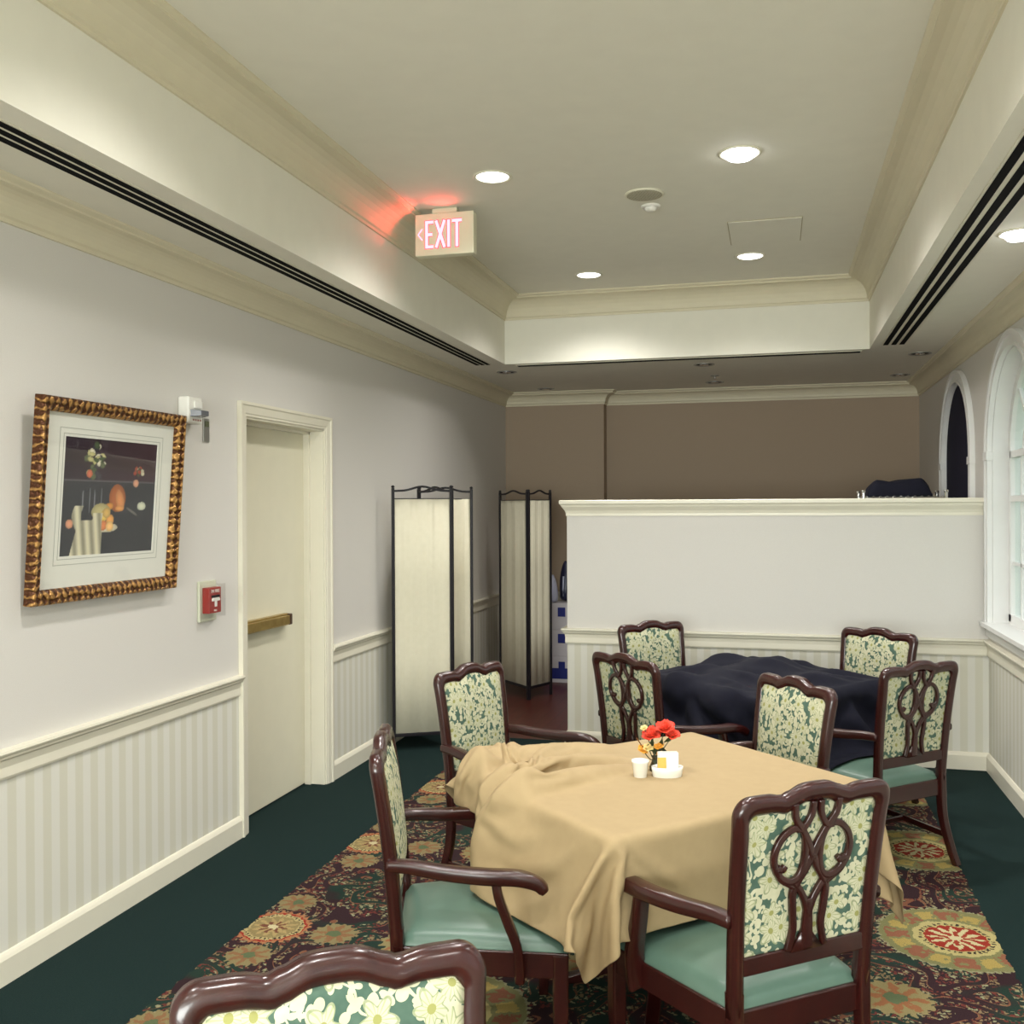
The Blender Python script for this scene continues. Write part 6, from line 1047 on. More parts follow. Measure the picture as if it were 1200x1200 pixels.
735,-577,176,-4,3,20,-3,2,20,-3,1,20,-2,0,20,-2,1,20,-1,0,20,-2,0,20,-1,0,21,-1,0,20,-2,0,20,-1,0,20,0,-1,20,-11,9,14,-16,14,-3,-15,14,0,-15,13,0,-15,13,0,-16,14,0,-15,13,0,-15,14,0,-15,13,0,-15,13,0,-16,14,0,-15,13,0,-15,14,0,-15,13,0,-15,13,0,-16,14,0,-15,13,0,-15,14,0,-15,13,0,-15,14,0,-16,13,0,-15,14,0,-15,13,0,-15,13,0,-15,14,0,-15,13,0,-16,14,0,-15,13,0,-15,14,0,-15,13,0,-15,13,0,-16,14,0,-15,13,0,-15,14,0,-15,13,0,-16,13,0,-15,14,0,-15,13,0,-15,13,0,-16,13,0,-15,14,0,-15,13,3,-13,10,-10,-4,3,-19,-2,0,-21,-2,1,-20,-2,0,-20,-2,1,-20,-2,0,-20,-2,1,-20,-2,0,-21,-2,1,-20,-3,0,-20,-2,1,-20,-2,1,-20,-2,1,-20,-3,0,-20,-2,1,-21,-3,1,-20,-2,1,-20,-3,2,-20,-3,1,-20,-3,1,-20,-3,2,-20,
737,-579,178,-4,3,20,-3,2,20,-4,2,20,-2,0,20,-1,0,20,-2,1,20,-1,0,20,-2,0,21,-1,0,20,-2,0,20,-1,0,20,0,-1,20,-12,10,13,-15,14,-3,-15,13,0,-16,14,0,-15,13,0,-15,13,0,-15,14,0,-15,13,0,-16,14,0,-15,13,0,-15,13,0,-15,14,0,-15,13,0,-16,14,0,-15,13,0,-15,14,0,-15,13,0,-15,13,0,-16,14,0,-15,13,0,-15,14,0,-15,13,0,-15,14,0,-16,13,0,-15,13,0,-15,14,0,-15,13,0,-15,14,0,-15,13,0,-16,14,0,-15,13,0,-15,14,0,-15,13,0,-16,13,0,-15,14,0,-15,13,0,-15,13,0,-16,14,0,-15,13,0,-15,13,0,-16,13,0,-15,14,3,-12,10,-11,-3,1,-20,-2,1,-20,-2,0,-20,-2,1,-20,-2,0,-20,-3,1,-20,-2,0,-21,-2,1,-20,-2,0,-20,-2,1,-20,-3,1,-20,-2,1,-20,-3,1,-20,-3,1,-20,-2,2,-20,-3,1,-20,-3,1,-21,-2,1,-20,-3,1,-20,-3,2,-20,-4,2,-19,
741,-582,180,-4,2,19,-4,3,20,-4,2,20,-3,2,20,-1,0,20,-1,-1,20,-2,0,21,-1,1,20,-2,0,20,-1,0,20,-1,0,20,-1,-1,20,-12,11,12,-16,13,-3,-15,14,0,-15,13,0,-15,14,0,-15,13,0,-16,13,0,-15,14,0,-15,13,0,-15,14,0,-15,13,0,-16,13,0,-15,14,0,-15,13,0,-15,14,0,-15,13,0,-16,14,0,-15,13,0,-15,13,0,-15,14,0,-15,13,0,-16,14,0,-15,13,0,-15,14,0,-15,13,0,-15,14,0,-16,13,0,-15,13,0,-15,14,0,-15,13,0,-15,14,0,-16,13,0,-15,14,0,-15,13,0,-15,13,0,-15,14,0,-16,13,0,-15,13,0,-15,14,0,-16,13,0,-15,13,0,-15,14,2,-12,9,-11,-2,1,-20,-2,0,-20,-2,1,-20,-3,0,-20,-2,1,-21,-2,0,-20,-2,1,-20,-2,1,-20,-3,0,-20,-2,1,-20,-3,2,-20,-3,1,-20,-3,1,-20,-3,1,-20,-3,2,-20,-2,1,-20,-3,2,-20,-3,1,-20,-3,1,-20,-3,1,-20,-4,3,-20,
745,-586,182,-4,2,20,-4,2,20,-4,3,20,-4,3,19,-3,1,20,0,-1,20,-1,0,21,-2,0,20,-2,1,20,-1,0,20,-1,-1,20,-1,0,20,-13,12,11,-15,13,-3,-15,13,0,-15,14,0,-16,13,0,-15,14,0,-15,13,0,-15,13,0,-15,14,0,-16,13,0,-15,14,0,-15,13,0,-15,14,0,-16,13,0,-15,13,0,-15,14,0,-15,13,0,-15,14,0,-16,13,0,-15,14,0,-15,13,0,-15,13,0,-15,14,0,-15,13,0,-16,14,0,-15,13,0,-15,14,0,-15,13,0,-15,14,0,-16,13,0,-15,13,0,-15,14,0,-15,13,0,-15,14,0,-16,13,0,-15,13,0,-15,14,0,-16,13,0,-15,13,0,-15,14,0,-15,13,0,-16,13,2,-11,10,-12,-1,-1,-20,-3,1,-20,-2,0,-20,-2,1,-21,-2,1,-20,-3,0,-20,-2,1,-20,-2,1,-20,-3,1,-20,-3,1,-20,-3,1,-20,-2,2,-20,-4,1,-20,-3,2,-20,-3,1,-20,-3,2,-20,-3,1,-20,-2,1,-20,-3,1,-20,-3,2,-20,-5,2,-20,
748,-589,185,-3,2,20,-3,1,20,-3,2,20,-4,3,19,-5,4,20,-3,1,20,0,-1,20,-1,0,20,-2,0,20,-1,0,20,-1,0,21,-2,0,19,-13,12,10,-15,14,-3,-16,13,0,-15,13,0,-15,14,0,-15,13,0,-15,14,0,-16,13,0,-15,13,0,-15,14,0,-15,13,0,-15,14,0,-16,13,0,-15,14,0,-15,13,0,-15,13,0,-16,14,0,-15,13,0,-15,14,0,-15,13,0,-15,14,0,-16,13,0,-15,13,0,-15,14,0,-15,13,0,-15,14,0,-16,13,0,-15,14,0,-15,13,0,-15,14,0,-15,13,0,-16,14,0,-15,13,0,-15,13,0,-15,14,0,-15,13,0,-16,13,0,-15,14,0,-15,13,0,-16,13,0,-15,14,0,-16,13,2,-10,9,-13,-1,-1,-20,-2,1,-20,-2,0,-21,-3,1,-20,-2,0,-20,-2,1,-20,-3,1,-20,-2,1,-20,-3,1,-20,-3,1,-20,-3,2,-20,-3,1,-20,-3,2,-20,-3,1,-20,-3,2,-20,-4,1,-20,-2,2,-20,-3,1,-20,-3,2,-20,-5,2,-20,-5,3,-19,
753,-593,187,-3,1,20,-3,1,20,-2,1,20,-3,1,20,-5,4,19,-5,4,19,-3,2,20,1,-2,20,-2,0,20,-2,1,20,-1,-1,21,-2,2,19,-14,12,9,-15,13,-3,-15,14,0,-15,13,0,-15,13,0,-16,14,0,-15,13,0,-15,14,0,-15,13,0,-15,13,0,-16,14,0,-15,13,0,-15,14,0,-15,13,0,-16,14,0,-15,13,0,-15,13,0,-15,14,0,-15,13,0,-16,14,0,-15,13,0,-15,14,0,-15,13,0,-15,14,0,-16,13,0,-15,13,0,-15,14,0,-15,13,0,-15,14,0,-16,13,0,-15,14,0,-15,13,0,-15,14,0,-15,13,0,-16,13,0,-15,14,0,-15,13,0,-15,13,0,-16,14,0,-15,13,0,-15,13,0,-16,14,1,-10,8,-13,0,-1,-21,-3,1,-20,-2,0,-20,-2,1,-20,-3,0,-20,-2,1,-20,-3,1,-20,-2,1,-20,-3,1,-20,-3,2,-20,-3,1,-20,-3,2,-20,-3,1,-20,-4,2,-20,-3,1,-20,-3,2,-20,-3,1,-20,-3,2,-20,-4,2,-20,-6,4,-19,-6,3,-19,
759,-598,188,-3,1,20,-3,1,20,-3,1,20,-2,1,20,-3,1,21,-4,3,19,-5,4,19,-5,4,20,2,-3,20,-2,1,20,-2,1,20,-2,1,19,-14,12,7,-15,14,-2,-15,13,0,-16,14,0,-15,13,0,-15,13,0,-15,14,0,-15,13,0,-16,14,0,-15,13,0,-15,13,0,-15,14,0,-15,13,0,-16,14,0,-15,13,0,-15,14,0,-15,13,0,-16,14,0,-15,13,0,-15,13,0,-15,14,0,-15,13,0,-16,14,0,-15,13,0,-15,14,0,-15,13,0,-15,14,0,-16,13,0,-15,13,0,-15,14,0,-15,13,0,-15,14,0,-16,13,0,-15,14,0,-15,13,0,-15,13,0,-16,14,0,-15,13,0,-15,13,0,-15,14,0,-16,13,0,-15,14,1,-10,8,-14,0,-2,-21,-3,1,-20,-2,0,-20,-2,1,-20,-3,1,-20,-2,0,-20,-3,1,-20,-2,1,-20,-3,2,-20,-3,1,-20,-3,1,-20,-3,2,-20,-3,1,-20,-4,2,-20,-3,2,-20,-3,1,-20,-4,2,-20,-5,3,-20,-5,3,-19,-6,4,-19,-8,4,-18,
766,-603,189,-2,1,20,-3,1,20,-3,1,20,-3,1,20,-2,0,20,-3,1,20,-3,1,20,-5,5,19,-5,6,19,2,-3,20,-3,1,20,-3,2,19,-14,13,6,-16,13,-2,-15,14,0,-15,13,0,-15,14,0,-15,13,0,-16,13,0,-15,14,0,-15,13,0,-15,14,0,-15,13,0,-16,14,0,-15,13,0,-15,13,0,-15,14,0,-16,13,0,-15,14,0,-15,13,0,-15,14,0,-15,13,0,-16,13,0,-15,14,0,-15,13,0,-15,14,0,-15,13,0,-16,14,0,-15,13,0,-15,14,0,-15,13,0,-16,14,0,-15,13,0,-15,13,0,-15,14,0,-15,13,0,-16,14,0,-15,13,0,-15,14,0,-15,13,0,-16,13,0,-15,13,0,-15,14,0,-16,13,0,-9,8,-14,-1,-2,-21,-2,1,-20,-2,0,-20,-2,1,-20,-3,1,-20,-2,1,-20,-3,0,-20,-2,2,-21,-3,1,-20,-3,1,-20,-3,1,-20,-3,2,-20,-3,1,-20,-4,2,-19,-4,2,-20,-4,3,-20,-5,3,-19,-6,4,-19,-7,4,-19,-8,4,-18,-8,4,-18,
774,-608,188,-2,0,20,-2,0,21,-2,1,20,-3,1,20,-3,1,20,-2,1,20,-3,0,20,-2,1,20,-4,3,20,-6,8,17,0,-2,21,-4,3,18,-15,14,4,-15,13,-1,-15,13,0,-15,14,0,-15,13,0,-16,14,0,-15,13,0,-15,13,0,-15,14,0,-16,13,0,-15,14,0,-15,13,0,-15,14,0,-16,13,0,-15,13,0,-15,14,0,-15,13,0,-15,14,0,-16,13,0,-15,14,0,-15,13,0,-15,14,0,-15,13,0,-16,13,0,-15,14,0,-15,13,0,-15,14,0,-16,13,0,-15,14,0,-15,13,0,-15,14,0,-15,13,0,-16,14,0,-15,13,0,-15,13,0,-15,14,0,-16,13,0,-15,14,0,-15,13,0,-15,13,0,-16,13,0,-15,14,-1,-9,7,-15,-1,-1,-20,-2,0,-20,-2,1,-20,-2,0,-20,-2,1,-20,-3,1,-21,-2,1,-20,-3,0,-20,-3,2,-20,-3,1,-20,-3,1,-20,-3,2,-20,-4,3,-19,-5,2,-20,-5,3,-19,-6,4,-20,-6,3,-18,-8,5,-19,-7,4,-18,-10,4,-17,-10,5,-17,
782,-611,185,-1,0,21,0,-1,20,-2,-1,20,-2,1,20,-2,1,20,-3,0,20,-2,1,20,-3,0,21,-2,1,20,-3,1,20,-6,9,16,-3,2,20,-15,14,1,-15,14,0,-15,13,0,-16,13,0,-15,14,0,-15,13,0,-15,14,0,-15,13,0,-16,13,0,-15,14,0,-15,13,0,-15,14,0,-16,13,0,-15,14,0,-15,13,0,-15,13,0,-16,14,0,-15,13,0,-15,14,0,-15,13,0,-15,14,0,-16,13,0,-15,14,0,-15,13,0,-15,13,0,-16,14,0,-15,13,0,-15,14,0,-15,13,0,-15,14,0,-16,13,0,-15,14,0,-15,13,0,-15,14,0,-16,13,0,-15,14,0,-15,13,0,-15,13,0,-15,14,0,-16,13,0,-15,13,1,-16,13,-2,-8,7,-16,-1,-1,-20,-2,0,-20,-2,1,-20,-2,0,-21,-2,1,-20,-3,1,-20,-2,0,-20,-2,1,-20,-3,2,-20,-4,1,-20,-4,3,-20,-5,3,-19,-5,3,-19,-6,3,-19,-7,4,-19,-9,4,-18,-8,4,-18,-10,4,-17,-14,2,-15,-6,6,-18,-9,5,-18,
793,-612,180,-1,0,21,-2,-1,20,-8,1,19,-4,1,20,-2,1,20,-2,0,20,-1,1,20,-2,0,20,-1,1,21,0,0,20,5,-1,19,-6,7,18,-15,14,0,-15,14,0,-16,13,0,-15,14,0,-15,13,0,-15,14,0,-16,13,0,-15,14,0,-15,13,0,-15,13,0,-16,14,0,-15,13,0,-15,14,0,-15,13,0,-16,14,0,-15,13,0,-15,14,0,-15,13,0,-15,13,0,-16,14,0,-15,13,0,-15,14,0,-15,13,0,-16,14,0,-15,13,0,-15,14,0,-15,13,0,-15,13,0,-16,14,0,-15,13,0,-15,14,0,-15,13,0,-16,14,0,-15,13,0,-15,14,0,-15,13,0,-15,14,0,-16,13,0,-15,13,0,-15,14,0,-16,13,1,-15,13,-3,-7,6,-16,-1,-1,-20,-2,0,-20,-2,0,-21,-2,1,-20,-2,0,-20,-2,0,-20,-3,2,-20,-4,2,-20,-4,2,-20,-5,3,-19,-6,4,-19,-7,3,-19,-7,4,-19,-8,4,-18,-10,4,-17,-10,4,-17,-11,3,-17,-12,3,-16,-15,2,-13,-7,5,-18,-7,6,-19,
785,-614,173,2,2,20,3,1,20,3,1,20,2,-2,20,2,-3,20,1,-3,20,0,-2,20,-1,-1,20,-1,1,20,-7,9,17,5,-1,20,-6,7,19,-14,14,1,-16,13,0,-15,14,0,-15,13,0,-15,14,0,-16,13,0,-15,14,0,-15,13,0,-16,14,0,-15,13,0,-15,13,0,-15,14,0,-15,13,0,-16,14,0,-15,13,0,-15,14,0,-15,13,0,-16,14,0,-15,13,0,-15,13,0,-15,14,0,-15,13,0,-16,14,0,-15,13,0,-15,14,0,-15,13,0,-16,14,0,-15,13,0,-15,14,0,-15,13,0,-16,13,0,-15,14,0,-15,13,0,-15,14,0,-16,13,0,-15,14,0,-15,13,0,-15,14,0,-15,13,0,-16,14,0,-15,13,1,-16,13,-3,-6,4,-17,-1,0,-21,-1,-1,-20,-2,0,-20,-1,0,-20,-3,1,-20,-3,2,-20,-5,3,-20,-6,3,-19,-7,4,-19,-7,3,-18,-8,4,-19,-7,4,-18,-8,4,-18,-11,3,-17,-11,4,-17,-12,3,-16,-12,3,-15,-13,3,-16,-16,1,-13,-8,6,-18,-4,6,-18,
768,-641,167,3,1,20,2,2,20,2,2,20,2,3,20,3,4,19,4,3,20,5,4,19,7,2,19,13,-1,15,-2,7,19,4,0,21,-1,4,22,-16,15,2,-16,14,0,-16,14,0,-16,13,0,-15,13,0,-15,14,0,-15,13,0,-16,14,0,-15,13,-1,-15,14,0,-15,13,-1,-16,13,0,-15,14,0,-15,13,0,-15,14,0,-16,13,0,-15,14,0,-15,13,0,-15,14,0,-15,13,0,-16,13,0,-15,14,0,-15,13,0,-15,14,0,-16,13,0,-15,14,0,-15,13,0,-15,14,0,-16,13,0,-15,14,0,-15,13,0,-15,14,0,-15,13,0,-16,14,0,-15,13,0,-15,14,0,-15,13,0,-16,14,0,-15,13,0,-15,13,1,-16,14,0,-16,13,-3,-4,2,-19,0,-1,-20,-1,-1,-20,-2,0,-20,-3,2,-20,-6,4,-19,-8,3,-19,-8,4,-18,-8,4,-18,-8,3,-18,-9,4,-19,-8,4,-18,-8,3,-18,-10,3,-17,-14,2,-15,-14,1,-14,-9,6,-18,-11,4,-16,-14,2,-15,-15,2,-13,-7,5,-18,4,7,-19,
748,-647,160,6,4,19,5,4,19,6,4,19,7,4,19,7,3,19,7,3,18,8,2,19,8,2,18,9,1,18,8,0,19,7,-4,19,-7,10,15,-15,16,5,-16,13,1,-16,13,0,-15,14,1,-15,13,0,-15,14,1,-15,13,0,-15,14,1,-15,14,1,-16,13,0,-15,14,1,-15,13,0,-15,14,0,-15,13,1,-15,14,0,-16,13,1,-15,14,0,-15,13,1,-15,13,0,-16,14,0,-15,13,0,-15,14,0,-16,13,0,-15,13,0,-15,14,0,-15,13,0,-15,14,0,-16,13,-1,-15,14,0,-15,13,0,-15,14,-1,-16,13,0,-15,14,0,-15,13,0,-15,14,0,-16,13,0,-15,14,0,-15,13,0,-16,14,0,-15,14,0,-16,14,3,-16,12,-5,-2,0,-20,-3,1,-20,-3,1,-20,-4,2,-19,-13,3,-16,-10,2,-17,-10,3,-18,-10,2,-17,-10,3,-18,-9,3,-18,-8,4,-18,-7,4,-19,-7,5,-18,-5,5,-19,-15,1,-13,-11,3,-18,-16,1,-11,-13,3,-16,-9,6,-17,-16,0,-13,9,5,-18,7,5,-18,
757,-650,143,6,3,19,7,-1,18,4,5,19,7,2,19,6,0,19,6,0,19,7,-1,18,6,-1,19,7,-1,19,10,4,17,-5,15,14,-15,-1,7,-15,13,4,-14,13,1,-13,16,2,-16,11,1,-14,15,1,-14,14,0,-15,14,1,-14,15,1,-15,14,1,-14,14,1,-14,14,1,-15,15,1,-14,14,1,-15,14,1,-15,14,1,-14,14,1,-15,14,1,-15,14,1,-15,14,1,-15,13,1,-15,14,1,-14,14,0,-15,14,1,-15,14,1,-15,13,1,-15,14,1,-15,14,1,-15,13,0,-15,14,1,-15,14,1,-15,13,0,-16,14,1,-15,13,1,-15,14,0,-15,13,1,-15,14,0,-16,13,1,-15,14,0,-15,15,0,-14,14,-1,-14,15,2,-22,11,-9,0,-3,-21,-5,3,-18,-7,1,-18,-7,2,-19,-9,2,-18,-10,2,-18,-9,1,-18,-10,3,-17,-14,5,-14,-11,4,-16,-10,4,-18,-11,3,-16,-9,4,-18,-4,6,-19,-8,2,-18,-16,2,-13,-12,2,-16,-18,1,-10,-13,4,-15,-10,4,-18,7,4,-19,-2,0,-20,
786,-656,134,6,1,19,6,2,19,5,-2,19,3,-4,19,6,-2,19,6,-1,18,8,-1,19,9,2,17,8,11,15,-2,13,15,-13,7,11,-16,-4,5,-18,9,3,-9,18,2,-17,10,2,-10,17,0,-17,12,1,-14,14,0,-15,14,1,-15,14,1,-14,14,1,-15,14,1,-14,14,1,-15,14,1,-14,14,1,-15,15,1,-14,14,1,-15,14,1,-14,14,1,-15,14,1,-14,14,0,-15,14,1,-15,14,1,-14,15,1,-15,14,1,-14,14,1,-14,15,1,-15,14,1,-14,14,1,-15,14,1,-14,14,1,-15,14,0,-14,15,1,-15,14,1,-14,14,1,-15,14,1,-14,14,1,-15,15,2,-14,14,1,-14,14,0,-15,14,0,-14,14,0,-14,15,0,-13,15,-2,-14,2,-14,-11,5,-13,-8,2,-17,-10,1,-18,-8,0,-19,-8,0,-18,-7,1,-19,-6,1,-19,-10,1,-18,-14,6,-13,-12,5,-15,-12,3,-16,-11,4,-17,-10,4,-17,-4,3,-20,-12,2,-15,-17,2,-12,-9,-2,-17,-17,8,-10,-12,3,-17,-3,-2,-20,4,5,-19,
810,-671,121,5,-1,19,3,-4,20,4,-3,19,6,-2,19,6,-3,18,8,2,18,9,7,16,4,13,15,-1,13,15,-12,9,12,-15,-8,10,-14,7,3,-21,3,4,-7,19,1,-19,7,3,-9,18,-1,-12,16,0,-17,12,1,-14,14,1,-15,14,1,-14,14,1,-15,14,1,-14,14,1,-15,15,1,-14,14,1,-15,14,1,-15,14,1,-14,14,1,-15,14,1,-14,15,1,-14,14,0,-15,14,1,-14,14,1,-15,15,1,-14,14,1,-15,14,1,-14,14,1,-14,14,1,-15,15,1,-14,14,1,-15,14,0,-14,14,1,-15,14,1,-14,15,1,-15,14,1,-15,14,1,-15,13,1,-15,14,2,-9,18,0,-18,9,1,-15,14,-1,-14,13,-1,-15,14,-1,-12,15,-2,3,15,-3,-12,6,-12,-11,8,-13,-11,4,-15,-11,2,-16,-11,1,-18,-10,1,-17,-8,0,-19,-6,0,-19,-6,-1,-19,-11,0,-17,-13,3,-16,-13,9,-13,-12,5,-14,-13,5,-15,-11,2,-17,-10,-2,-18,-8,-2,-18,-17,8,-8,-12,4,-16,-11,0,-17,-8,-4,-18,
839,-689,111,6,-2,18,5,-2,19,4,-4,20,7,-1,18,8,5,17,6,11,16,0,14,14,-2,13,15,-7,11,14,-12,-11,11,-18,-2,8,-14,6,3,-21,7,3,-7,19,1,-20,5,4,-9,17,-1,-12,17,0,-13,15,0,-16,13,1,-14,14,1,-15,14,1,-14,14,1,-15,14,1,-14,15,1,-15,14,1,-14,14,1,-15,14,1,-14,14,1,-15,14,1,-14,15,1,-15,14,0,-14,14,1,-14,15,1,-15,14,1,-14,14,1,-14,14,1,-15,15,1,-14,14,1,-15,14,1,-14,14,1,-15,14,0,-14,15,1,-15,14,1,-14,14,1,-15,13,1,-16,14,2,-15,13,1,-9,18,1,-13,16,0,-19,6,1,-14,14,0,-17,11,-1,-9,19,-1,-14,14,-2,-2,13,-3,7,17,-6,-12,6,-12,-11,8,-12,-10,5,-15,-12,4,-15,-12,3,-16,-11,2,-17,-11,1,-17,-10,-1,-18,-7,0,-19,-6,-2,-19,-9,0,-18,-13,2,-16,-13,5,-14,-13,8,-14,-8,-5,-17,-16,7,-11,-12,2,-15,-10,-3,-17,-11,2,-17,-11,1,-17,
850,-714,107,5,-2,20,5,-2,19,7,2,18,7,9,16,2,14,15,-2,14,14,-3,12,15,-6,12,14,-15,-3,13,-8,-15,10,-17,6,6,-16,3,4,-20,10,3,-9,18,0,-19,2,4,-11,18,0,-10,17,0,-13,16,0,-14,14,0,-15,13,1,-15,15,1,-14,14,1,-15,14,1,-14,14,1,-15,14,1,-14,15,1,-15,14,1,-14,14,1,-14,14,1,-15,15,1,-14,14,1,-14,14,0,-15,15,1,-14,14,1,-14,14,1,-15,14,1,-14,15,1,-15,14,1,-14,14,1,-15,14,1,-14,14,1,-15,14,0,-15,14,1,-15,14,2,-15,13,1,-15,13,1,-11,17,1,-9,19,1,-15,13,0,-20,4,1,-14,15,0,-17,10,0,-4,20,-2,-14,15,-2,-8,12,-3,4,16,-5,8,16,-6,-12,7,-12,-10,8,-12,-10,0,-16,-11,6,-15,-11,5,-15,-13,4,-16,-12,3,-16,-12,2,-17,-10,0,-17,-9,-1,-18,-7,-2,-19,-9,0,-18,-12,1,-17,-12,3,-19,-16,6,-7,-10,-4,-16,-12,2,-15,-8,-7,-18,-11,3,-16,
859,-730,105,5,-1,20,7,6,17,3,13,15,-2,14,15,-8,13,15,0,13,14,-5,11,15,-15,5,14,-4,-15,11,-15,-11,9,-17,7,6,-13,8,3,-22,8,3,-10,18,1,-20,0,4,-12,17,0,-9,17,-1,-12,17,0,-14,15,1,-14,14,0,-15,14,1,-14,14,1,-14,15,1,-15,14,1,-14,14,1,-15,14,1,-14,14,1,-15,15,1,-14,14,1,-14,14,1,-15,15,1,-14,14,0,-14,14,1,-15,15,1,-14,14,1,-14,14,1,-15,15,1,-14,14,1,-15,14,1,-14,14,1,-15,14,1,-15,14,1,-15,13,1,-15,13,1,-16,13,1,-11,17,1,-8,19,1,-11,17,1,-17,11,0,-20,3,1,-15,14,0,-17,11,0,0,20,-2,-10,18,-2,-10,9,-2,-6,15,-5,8,16,-5,8,16,-7,-11,10,-11,-11,4,-14,-8,-1,-16,-11,4,-16,-11,4,-15,-12,6,-15,-12,5,-15,-13,4,-16,-12,3,-16,-12,1,-16,-10,0,-18,-9,-1,-18,-9,-1,-19,-16,5,-12,-8,-5,-16,-12,-1,-16,-7,-8,-18,-11,0,-16,
869,-745,104,4,11,16,-2,15,15,-6,14,15,-9,12,15,-1,13,15,-4,12,14,-12,8,15,-13,-10,12,0,-16,10,-18,-5,9,-16,8,5,-13,9,3,-23,9,3,-12,16,1,-20,-1,5,-12,16,0,-10,18,-1,-11,16,0,-13,16,0,-14,15,1,-14,14,1,-14,15,1,-15,14,0,-14,14,1,-15,14,1,-14,14,1,-14,15,1,-15,14,1,-14,14,1,-14,15,1,-15,14,1,-14,14,1,-14,15,0,-14,14,1,-15,15,1,-14,14,1,-15,14,1,-14,14,1,-15,14,1,-15,14,1,-14,14,1,-16,13,1,-15,13,1,-15,14,1,-12,16,1,-9,18,1,-8,19,1,-14,15,1,-18,9,0,-20,2,2,-15,14,-1,-16,12,0,1,20,-2,-6,20,-1,-5,12,-2,-12,9,-5,-3,17,-5,9,16,-6,9,15,-7,-11,11,-10,-11,3,-14,-7,-1,-17,-10,2,-16,-11,3,-16,-11,3,-16,-12,3,-15,-12,3,-16,-13,6,-15,-12,7,-15,-12,3,-16,-11,1,-17,-12,-2,-17,-10,-3,-17,-10,-5,-17,-6,-9,-17,-10,-2,-17,
870,-742,98,-7,15,15,-10,12,16,-7,13,15,0,12,14,-5,13,15,-9,10,15,-16,-2,14,0,-16,10,-7,-15,10,-20,-1,8,-13,11,5,-17,6,4,-20,13,2,-16,13,2,-20,-3,5,-13,16,0,-9,18,-1,-12,16,0,-12,16,0,-13,16,0,-14,15,1,-14,14,1,-14,15,1,-15,14,1,-14,14,1,-14,14,1,-15,15,0,-14,14,1,-14,14,1,-15,15,1,-14,14,1,-14,15,1,-14,14,1,-14,14,1,-15,15,0,-14,14,1,-15,14,1,-15,14,1,-14,14,1,-15,14,1,-15,13,1,-16,13,1,-14,14,1,-13,16,1,-10,18,1,-7,18,1,-11,18,1,-15,13,0,-19,8,1,-20,1,2,-15,14,-1,-15,13,0,1,21,-2,-8,19,-1,3,13,-1,-8,11,-4,-11,12,-6,-1,19,-5,10,15,-7,9,15,-6,-11,12,-9,-11,4,-13,-12,4,-14,-7,1,-17,-10,2,-17,-11,3,-16,-13,4,-15,-6,-2,-19,-12,1,-16,-12,0,-17,-11,1,-16,-11,-1,-17,-12,1,-17,-11,0,-17,-6,-10,-16,-10,-3,-17,
855,-738,90,-10,13,16,-8,12,15,-1,13,15,-4,12,15,-8,12,14,-16,4,15,-9,-14,13,5,-15,9,-13,-14,10,-19,5,7,-13,11,5,-18,6,4,-22,13,2,-17,11,2,-19,-3,5,-15,14,1,-9,18,-1,-11,17,0,-12,16,0,-13,16,0,-14,15,1,-13,15,0,-14,15,1,-14,14,1,-15,15,1,-14,14,1,-14,14,1,-15,15,1,-14,14,0,-14,15,1,-14,14,1,-14,15,1,-15,14,1,-14,14,1,-15,14,1,-14,14,1,-15,14,1,-15,14,1,-14,14,1,-15,14,1,-16,13,1,-14,14,1,-12,16,0,-10,18,1,-8,18,1,-9,19,1,-13,15,1,-19,5,2,-16,12,0,-20,3,1,-16,13,-1,-2,20,3,-13,15,-5,-3,20,-1,5,13,-1,-3,13,-2,-12,10,-7,-9,16,-5,0,18,-5,10,16,-7,9,14,-7,-11,13,-8,-12,7,-11,-12,5,-13,-10,3,-16,-9,2,-16,-10,2,-17,-10,1,-17,-10,0,-17,-10,0,-18,-10,-1,-17,-10,-1,-18,-9,-3,-18,-10,-4,-17,-7,-8,-18,-9,-5,-17,
836,-736,84,-8,13,15,-2,13,15,-4,12,15,-6,12,15,-15,8,15,-15,-8,14,4,-15,10,-2,-16,10,-16,-11,10,-17,10,6,-14,10,5,-18,7,4,-25,11,2,-18,9,3,-19,-2,5,-15,13,1,-10,18,-1,-11,17,0,-12,16,0,-13,16,0,-13,16,0,-13,15,1,-14,15,1,-14,15,0,-14,14,1,-14,15,1,-14,14,1,-14,15,1,-14,14,1,-15,14,1,-14,15,1,-14,14,0,-15,14,1,-14,14,1,-15,14,1,-14,14,1,-15,14,1,-15,14,1,-15,13,1,-15,14,1,-14,15,1,-12,16,1,-10,18,0,-8,18,2,-8,19,1,-11,17,0,-17,11,1,-20,2,3,-14,14,-1,-20,6,1,-10,17,0,4,20,4,-16,11,-6,-6,20,-2,0,13,-1,5,13,-1,-7,14,-4,-11,12,-7,-11,15,-7,2,19,-4,7,16,-6,10,14,-8,-11,12,-8,-11,0,-14,-9,12,-11,-7,-3,-17,-8,0,-17,-10,1,-17,-9,0,-17,-10,3,-17,-9,-5,-17,-9,-2,-18,-10,-2,-18,-10,-2,-17,-9,-3,-18,-8,-8,-17,
